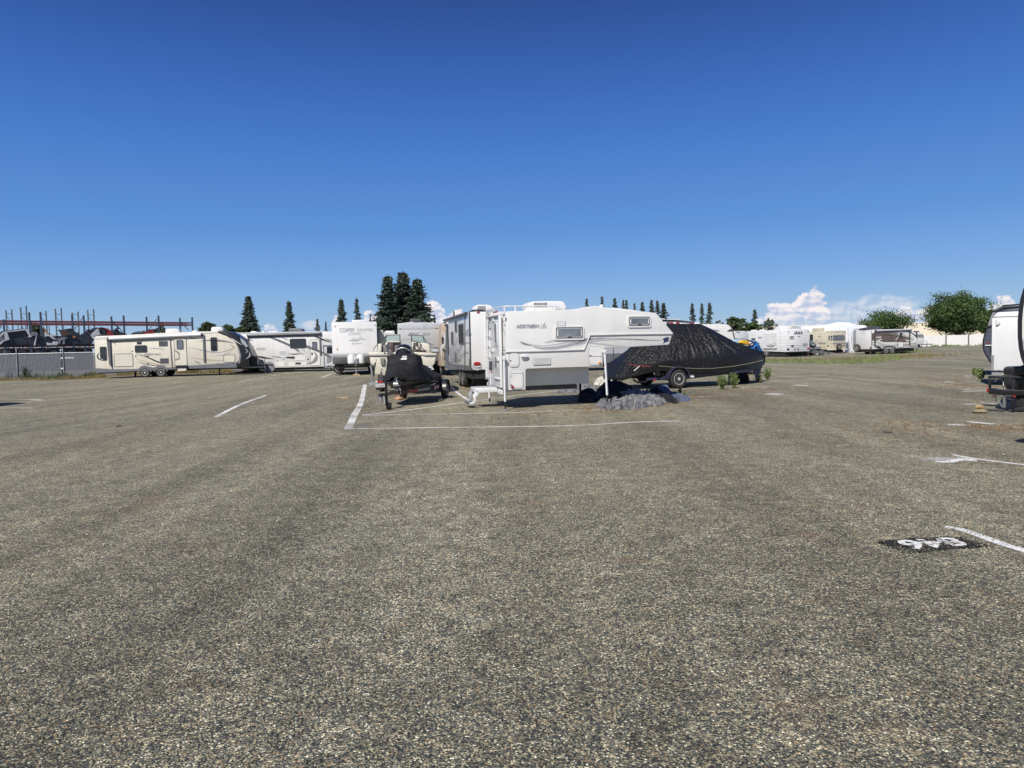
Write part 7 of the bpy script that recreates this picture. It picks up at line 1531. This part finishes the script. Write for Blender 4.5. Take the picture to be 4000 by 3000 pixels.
# ================================================================== vegetation
def quads(mb, c, size, n, spread, r_=rnd, flat=.0):
    for _ in range(n):
        p = Vector(c)+Vector((r_.gauss(0, spread[0]), r_.gauss(0, spread[1]), r_.gauss(0, spread[2])))
        u = Vector((r_.gauss(0, 1), r_.gauss(0, 1), r_.gauss(0, 1))).normalized(); w = u.cross(Vector((r_.gauss(0, 1), r_.gauss(0, 1), r_.gauss(0, 1)))).normalized()
        s = size*r_.uniform(.6, 1.3); mb.add([p-u*s*.5, p+w*s*.34, p+u*s*.5, p-w*s*.34], [(0, 1, 2, 3)])
def conifer_tpl(name, seed, nb=150, rad=.17, mt='conifer', qn=16, sz=.022, start=.04, gap=0.):
    """one unit tall; branches in uneven whorls carrying needle clumps"""
    q = random.Random(seed); root = empty(name, (0, 0, -50)); mb = MB(); tr_ = MB().tube([(0, 0, 0), (.003, 0, .5), (0, 0, .97)], [.016, .010, .002], 7); tr_.build('trunk', M_['bark'], root)
    for i in range(nb):
        t = min(.985, start+(1-start)*(i/nb)**.9+q.uniform(-.01, .01))
        if q.random() < gap: continue
        a = i*2.399+q.uniform(-.4, .4); prof = (1-t)**.92*1.12*min(1, .55+t*3); L_ = rad*prof*q.uniform(.62, 1.12)+.004
        n_ = max(3, int(L_/.014))
        for k in range(n_):
            f = (k+.7)/n_; c = (math.cos(a)*L_*f, math.sin(a)*L_*f, t+L_*(.10*f-.22*f*f*(1 if t < .7 else -.5))); quads(mb, c, sz*(1.1-.3*f), qn//2 if f < .4 else qn, (.010, .010, .008), q)
    quads(mb, (0, 0, .985), sz*.7, 14, (.003, .003, .016), q)
    mb.build('crown', M_[mt], root, smooth=0); return root
T_A = conifer_tpl('pine_tree', 1, 250, .20, qn=18); T_B = conifer_tpl('pine_tree', 2, 220, .17, qn=18, gap=.05); T_C = conifer_tpl('pine_tree', 3, 95, .20, mt='conifer_far', qn=12, sz=.03, gap=.12); T_D = conifer_tpl('pine_tree', 4, 85, .16, mt='conifer_far', qn=11, sz=.03, gap=.2)
used = set()
def tree(tpl, px_, ytop, d, hw_, rad, label, group=None):
    """rad: crown radius of the template per unit height; hw_ = half width in photo pixels near the base"""
    p = gpt(px_, d); H = (lambda Z: Z)(None)
    f = Veh('tmp', 't', 't', px_, d, ang=0); z = f.pl('F').tr((px_, ytop))[1]; bpy.data.objects.remove(f.root)
    s = hw_/FPX*d/rad/z*1.75; sc = (z*s, z*s, z)
    if tpl in used: o = dup(tpl, p, rnd.uniform(0, 6.28), sc)
    else: used.add(tpl); o = tpl; o.location = p; o.rotation_euler = (0, 0, rnd.uniform(0, 6)); o.scale = sc
    tag(o, label, 'tree', group); return o
g0 = 'conifers along the horizon'
tree(T_A, 980, 1158, 120, 37, .19, 'broad dark conifer rising behind the black nosed cream trailer', g0)
tree(T_B, 1137, 1178, 140, 25, .16, 'slim dark conifer behind the roof cooler of the white motorhome', g0)
tree(T_C, 1245, 1246, 200, 14, .18, 'tiny far conifer left of the brown-lettered white trailer, by the antenna', g0); tree(T_D, 1277, 1257, 220, 9, .15, 'tiniest far conifer touching the left edge of the nose-on white trailer', g0)
tree(T_B, 1340, 1170, 170, 25, .16, 'grey-green conifer behind the left half of the nose-on white trailer roof', g0); tree(T_D, 1400, 1168, 172, 20, .15, 'narrow conifer behind the roof box of the nose-on white trailer', g0)
tree(T_C, 1451, 1226, 230, 8, .18, 'tiny conifer against the cloud left of the tall clump', g0)
tree(T_B, 1524, 1080, 125, 54, .16, 'left tree of the tall dark conifer clump', 'tall conifer clump'); tree(T_A, 1583, 1066, 130, 66, .19, 'tallest, middle tree of the tall dark conifer clump', 'tall conifer clump'); tree(T_B, 1638, 1092, 126, 56, .16, 'right tree of the tall dark conifer clump', 'tall conifer clump')
tree(T_D, 1701, 1230, 220, 10, .15, 'tiny conifer right of the tall clump above the grey trailer', g0); tree(T_D, 1777, 1215, 230, 8, .15, 'tiny conifer by the roof edge of the plated white trailer', g0)
RT = [(2295, 1167, 17, T_C, 'first conifer of the row over the camper roof, counting from the air conditioner'), (2354, 1158, 17, T_C, 'conifer directly behind the camper roof vent pipe'), (2404, 1165, 20, T_C, 'lone conifer just right of the camper roof vent pipe'), (2437, 1173, 15, T_D, 'left of the touching conifer pair over the camper roof'), (2449, 1172, 17, T_C, 'right of the touching conifer pair over the camper roof'),
      (2481, 1185, 14, T_D, 'shortest conifer over the camper roof, between pair and triplet'), (2511, 1180, 20, T_C, 'rounded conifer over the camper just left of the dense triplet'), (2547, 1172, 19, T_C, 'left tree of the dense conifer triplet over the camper nose window'), (2570, 1175, 21, T_D, 'middle tree of the dense conifer triplet over the camper nose window'), (2594, 1184, 26, T_C, 'right, widest tree of the dense conifer triplet at the camper nose slope'),
      (2705, 1186, 21, T_D, 'left tree of the three spaced conifers behind the shrouded boat'), (2743, 1186, 17, T_D, 'middle tree of the three spaced conifers behind the shrouded boat'), (2773, 1184, 23, T_D, 'right tree of the three spaced conifers behind the shrouded boat'), (2949, 1210, 22, T_D, 'conifer standing over the bushy trees by the script-lettered trailer')]
for px_, y, h_, tp, lb in RT: tree(tp, px_, y, 185, h_, .18, lb, g0)
def broad(name, label, px_, ytop, ybot, hw_, d, mt, seed, nc=90, ql=40, sz=.34, depth=1., squash=1., trunk=True, lumps=None, spread=.42, group=None):
    """broadleaf tree: trunk, limbs and leaf clumps through the crown volume"""
    q = random.Random(seed); v = Veh(name, label, 'tree', px_, d, ang=0, group=group); f = v.pl('F'); r = v.root
    zt = f.tr((px_, ytop))[1]; zb = f.tr((px_, ybot))[1]; R_ = hw_/FPX*d*.86; cz = (zt+zb)/2; hz_ = (zt-zb)/2; mb = MB(); lm = MB()
    if trunk: MB().tube([(0, 0, 0), (.1, 0, max(.5, zb)), (0, .1, cz)], [R_*.07, R_*.055, R_*.03], 8).build('trunk', M_['bark'], r)
    for i in range(nc):
        a = q.uniform(0, 6.283); h = q.uniform(-1, 1); rad = math.sqrt(max(0, 1-h*h)); k = q.uniform(.35, 1)**.5
        n_ = 1+.22*noise.noise(Vector((math.cos(a)*1.7+seed, math.sin(a)*1.7, h*2)))*2
        hh = h*hz_ if h > 0 else h*hz_*squash
        c = (math.cos(a)*rad*R_*k*n_, math.sin(a)*rad*R_*depth*k*n_, cz+hh*k*n_)
        lm.tube([(0, 0, max(.6, zb*.9)), tuple(Vector(c)*.55+Vector((0, 0, cz*.45))), c], [R_*.02, R_*.012, R_*.004], 4, cap=False)
        s_ = R_*.13*q.uniform(.6, 1.3)*spread/.42; quads(mb, c, sz, ql, (s_, s_, s_*.62), q)
    lm.build('limbs', M_['bark'], r, smooth=0); mb.build('crown', M_[mt], r, smooth=0); return v
broad('broadleaf_tree', 'large rounded dense green tree overhanging the far wall', 3742, 1150, 1313, 124, 129, 'leaf_green', 5, nc=330, ql=85, sz=.30, squash=.9)
broad('broadleaf_tree', 'smaller rounded green tree extending the big tree crown to the right', 3850, 1205, 1306, 46, 128, 'leaf_green', 6, nc=90, ql=60, sz=.30)
broad('broadleaf_tree', 'airy green tree rising behind the swirl painted trailer', 3470, 1219, 1296, 94, 132, 'leaf_green', 8, nc=110, ql=55, sz=.30, spread=.5)
broad('broadleaf_tree', 'dark bushy tree above the gap right of the ribbed white trailer', 2858, 1236, 1320, 32, 150, 'leaf_olive', 9, nc=60, ql=40, sz=.5, group='bushy trees behind trailers')
broad('broadleaf_tree', 'dark bushy tree second left of the lone conifer', 2895, 1242, 1320, 34, 150, 'leaf_olive', 10, nc=60, ql=40, sz=.5, group='bushy trees behind trailers')
broad('broadleaf_tree', 'green bushy tree at the foot of the lone conifer', 2945, 1262, 1320, 38, 148, 'leaf_green', 11, nc=60, ql=40, sz=.5, group='bushy trees behind trailers')
broad('broadleaf_tree', 'pale feathery tree behind the script-lettered trailer roof', 3004, 1246, 1310, 24, 170, 'leaf_pale', 12, nc=34, ql=24, sz=.55)
broad('broadleaf_tree', 'pale wispy tree top nearest the roof cooler of the script-lettered trailer', 3035, 1266, 1310, 14, 170, 'leaf_pale', 13, nc=14, ql=14, sz=.5)
broad('broadleaf_tree', 'pale wispy treetop right of the three spaced conifers', 2812, 1250, 1310, 20, 190, 'leaf_pale', 14, nc=20, ql=16, sz=.6)
broad('broadleaf_tree', 'olive rounded tree behind the left of the front roof cooler of the cream trailer', 820, 1259, 1310, 36, 115, 'leaf_olive', 15, nc=70, ql=45, sz=.4, group='rounded trees behind the cream trailer')
broad('broadleaf_tree', 'olive low tree above the black nose of the cream trailer', 895, 1272, 1320, 34, 115, 'leaf_olive', 16, nc=60, ql=40, sz=.4, group='rounded trees behind the cream trailer')
broad('broadleaf_tree', 'olive low tree beside the broad dark conifer', 944, 1280, 1320, 28, 118, 'leaf_olive', 17, nc=50, ql=40, sz=.4, group='rounded trees behind the cream trailer')
broad('broadleaf_tree', 'sparse brownish tree behind the rear roof cooler of the cream trailer', 640, 1274, 1320, 26, 115, 'leaf_olive', 18, nc=24, ql=16, sz=.4)
broad('broadleaf_tree', 'dark tree showing through the racks at left', 145, 1262, 1330, 22, 130, 'leaf_olive', 19, nc=60, ql=40, sz=.5)
broad('broadleaf_tree', 'low dark foliage at the left of the tall conifer clump foot', 1500, 1238, 1330, 36, 122, 'conifer', 20, nc=60, ql=50, sz=.45); broad('broadleaf_tree', 'low dark foliage at the right of the tall conifer clump foot', 1655, 1225, 1330, 34, 122, 'conifer', 21, nc=60, ql=50, sz=.45)

def tuft(mb, p, h, n, w=.012, lean=.5, spread=.08, q=rnd):
    for _ in range(n):
        a = q.uniform(0, 6.283); b = Vector(p)+Vector((q.gauss(0, spread), q.gauss(0, spread), 0)); d = Vector((math.cos(a), math.sin(a), 0))*lean*q.random(); hh = h*q.uniform(.5, 1.15); s = Vector((-math.sin(a), math.cos(a), 0))*w
        mb.add([b-s, b+s, b+d*hh*.5+Vector((0, 0, hh*.6)), b+d*hh+Vector((0, 0, hh))], [(0, 1, 2), (0, 2, 3)])
def weeds(name, label, m, pts, hs, mt, wpx, n, blades=10, bw=.012, size=None, kind='stuff'):
    """scatter tufts around a line of ground pixels"""
    mb = MB(); Q = cat_rom([tuple(gnd(*m(*p)).xy) for p in pts], 6)
    for _ in range(n):
        f = rnd.random()*(len(Q)-1); i = int(f); p = Vector(Q[i])+(Vector(Q[i+1])-Vector(Q[i]))*(f-i); c = Vector((p.x+rnd.gauss(0, wpx*1.2), p.y+rnd.gauss(0, wpx), 0))
        k = noise.noise(Vector((c.x*.8, c.y*.8, len(pts)))); 
        if k < -.12: continue
        tuft(mb, c, rnd.uniform(*hs)*(1+k), blades, bw, spread=hs[1]*.35)
    o = mb.build(name, M_[mt], smooth=0); tag(o, label, None, None, kind); return o
weeds('green_weeds', 'strip of green weeds across the lot before the far trailers', cN, [(600, 100), (800, 104), (950, 106), (1100, 112), (1250, 98), (1330, 86), (1395, 76)], (.14, .42), 'weed_green', .8, 420, 8, .018)
weeds('dry_grass', 'dry straw around the strip of green weeds', cN, [(600, 92), (900, 90), (1200, 84), (1500, 66), (1600, 56)], (.05, .15), 'grass_dry', 1.6, 900, 9, .035)
weeds('green_weeds', 'green weeds under the swirl painted trailer', cN, [(1395, 45), (1440, 44), (1500, 42)], (.25, .6), 'weed_green', .5, 240, 12, .03)
weeds('dry_grass', 'dry straw along the foot of the slatted fence', cO, [(-40, 60), (200, 60), (500, 52), (640, 44)], (.08, .26), 'grass_dry', .3, 1000, 9, .016)
weeds('dry_grass', 'dry straw behind the cream trailer and white motorhome', cO, [(640, 38), (1000, 22), (1300, 15), (1700, 6)], (.12, .4), 'grass_dry', .3, 1300, 9, .02)
weeds('green_weeds', 'green weeds along the foot of the slatted fence', cO, [(-20, 50), (150, 48), (300, 48), (520, 44), (620, 40)], (.12, .45), 'leaf_olive', .25, 200, 10, .02)
weeds('green_weeds', 'green weeds along the foot of the far wall', cJ, [(1240, 940), (1400, 938), (1550, 936), (1700, 934), (2000, 925)], (.15, .5), 'weed_green', .4, 260, 8, .035)
weeds('dry_weeds', 'rust brown dead weeds along the bay in front of the camper', cN, [(-900, 420), (-600, 400), (-300, 382), (0, 372), (150, 340), (320, 312), (500, 290), (700, 262)], (.012, .05), 'weed_rust', 0.85, 1248, 5, .008)
weeds('dry_weeds', 'rust brown dead weeds by the jet ski trailer', cM, [(40, 230), (200, 225), (500, 215), (750, 200)], (.01, .04), 'weed_rust', 0.59, 288, 5, .008)
weeds('dry_weeds', 'rust brown dead weeds along the right-hand bays', cN, [(1640, 520), (1720, 430), (1780, 320), (1830, 230), (1880, 180)], (.012, .05), 'weed_rust', 0.85, 720, 5, .008)
weeds('dry_weeds', 'rust brown dead weeds under the right-hand trailers', cN, [(1650, 500), (1900, 515), (2200, 505), (2500, 520)], (.012, .045), 'weed_rust', 0.59, 480, 5, .007)
weeds('dry_weeds', 'rust brown dead weeds before the right-hand tongue', cN, [(1750, 240), (1950, 246), (2150, 250)], (.015, .06), 'weed_rust', 0.85, 360, 5, .01)
weeds('dry_weeds', 'rust brown dead weeds in the near right corner of the gravel', cN, [(1300, 620), (1600, 640), (2000, 600), (2200, 560)], (.008, .03), 'weed_rust', 1.36, 360, 5, .005)
def bush(name, label, m, p, h, w, mt, seed, n=70, dens=16, leaf=.05, d=None, cat='plant'):
    q = random.Random(seed); c = gnd(*m(*p)) if d is None else gpt(m(*p)[0], d); o = empty(name, (c.x, c.y, 0)); tag(o, label, cat); st = MB(); mb = MB()
    for i in range(n):
        a = q.uniform(0, 6.283); L_ = q.uniform(.3, 1)**.6; tip = Vector((math.cos(a)*w*L_*q.random()**.4, math.sin(a)*w*L_*q.random()**.4, h*q.uniform(.45, 1.05)*(1.12-.35*L_)))
        st.tube([(tip.x*.15, tip.y*.15, 0), tip*.55+Vector((0, 0, h*.08)), tip], [.008, .005, .002], 4, cap=False)
        for k in range(dens): f = q.uniform(.2, 1.); quads(mb, tip*f+Vector((0, 0, h*.05)), leaf, 1, (w*.06, w*.06, h*.04), q)
    st.build('stem', M_['weed_green'], o, smooth=0); mb.build('foliage', M_[mt], o, smooth=0); return o
bush('weed_bush', 'leafy green weed bush below the shrouded boat, left of the pair', cG, (1370, 1185), .52, .22, 'weed_green', 1)
bush('weed_bush', 'leafy green weed bush below the shrouded boat, right of the pair', cG, (1540, 1165), .58, .24, 'weed_green', 2)
bush('weed_bush', 'small green weed bush beside the shrouded boat tongue jack', cG, (1900, 1085), .34, .2, 'weed_green', 3, 40)
bush('weed_bush', 'green weed bush standing alone on the gravel right of the shrouded boat', cG, (2020, 1050), .55, .22, 'weed_green', 4, 60)
bush('weed_plant', 'dark spiky weed sprouting right of the silver tarp heap', cG, (765, 1300), .36, .07, 'leaf_olive', 5, 20, 12, .05)
bush('weed_plant', 'thin pale weed beside the spiky weed', cG, (830, 1290), .2, .08, 'weed_green', 6, 16, 8, .04)
bush('weed_bush', 'bushy green weed before the right-hand tongue frame', cR, (335, 605), .50, .2, 'weed_green', 7, 60, 14, .06)
bush('weed_bush', 'small green weed left of the bushy one by the white cargo trailer', cR, (180, 470), .34, .17, 'weed_green', 8, 40, 14, .06)
bush('weed_bush', 'tall leafy weed against the slatted fence left of the post', cA, (170, 1395), 1.35, .45, 'leaf_olive', 9, 60, 22, .10)
bush('weed_bush', 'thin tall weed against the slatted fence right of the first post', cA, (420, 1395), 1.1, .28, 'leaf_pale', 10, 26, 16, .09)
bush('weed_bush', 'small weed against the slatted fence by the missing slat', cA, (985, 1380), .45, .16, 'leaf_pale', 11, 20, 12, .08)
bush('weed_bush', 'low green weeds tuft in the gap beside the open boat', cD, (985, 905), .7, .6, 'weed_green', 12, 40, 16, .10)
# scattered loose pebbles that sit on the near surface
q = random.Random(5)
for mt, lb, cnt in (('line_tan', 'pale loose pebbles strewn over the gravel', 420), ('stone_brown', 'brown loose pebbles strewn over the gravel', 500), ('trim_dark', 'dark loose pebbles strewn over the gravel', 500)):
    mb = MB()
    for i in range(cnt):
        Y = 2.4+q.random()**1.6*16; X = q.uniform(-.8, .8)*Y; s = q.uniform(.004, .009)*(1 if Y < 6 else 1.4); b = [Vector((q.uniform(.7, 1.2)*s*math.cos(t), q.uniform(.7, 1.2)*s*math.sin(t), 0)) for t in [k*1.257 for k in range(5)]]
        mb.add([(X+p.x, Y+p.y, 0.0) for p in b]+[(X+p.x*.6, Y+p.y*.6, s*.8) for p in b], [(5, 6, 7, 8, 9)]+[(k, (k+1) % 5, (k+1) % 5+5, k+5) for k in range(5)])
    tag(mb.build('pebbles', MATS[mt], smooth=0), lb, None, None, 'stuff')
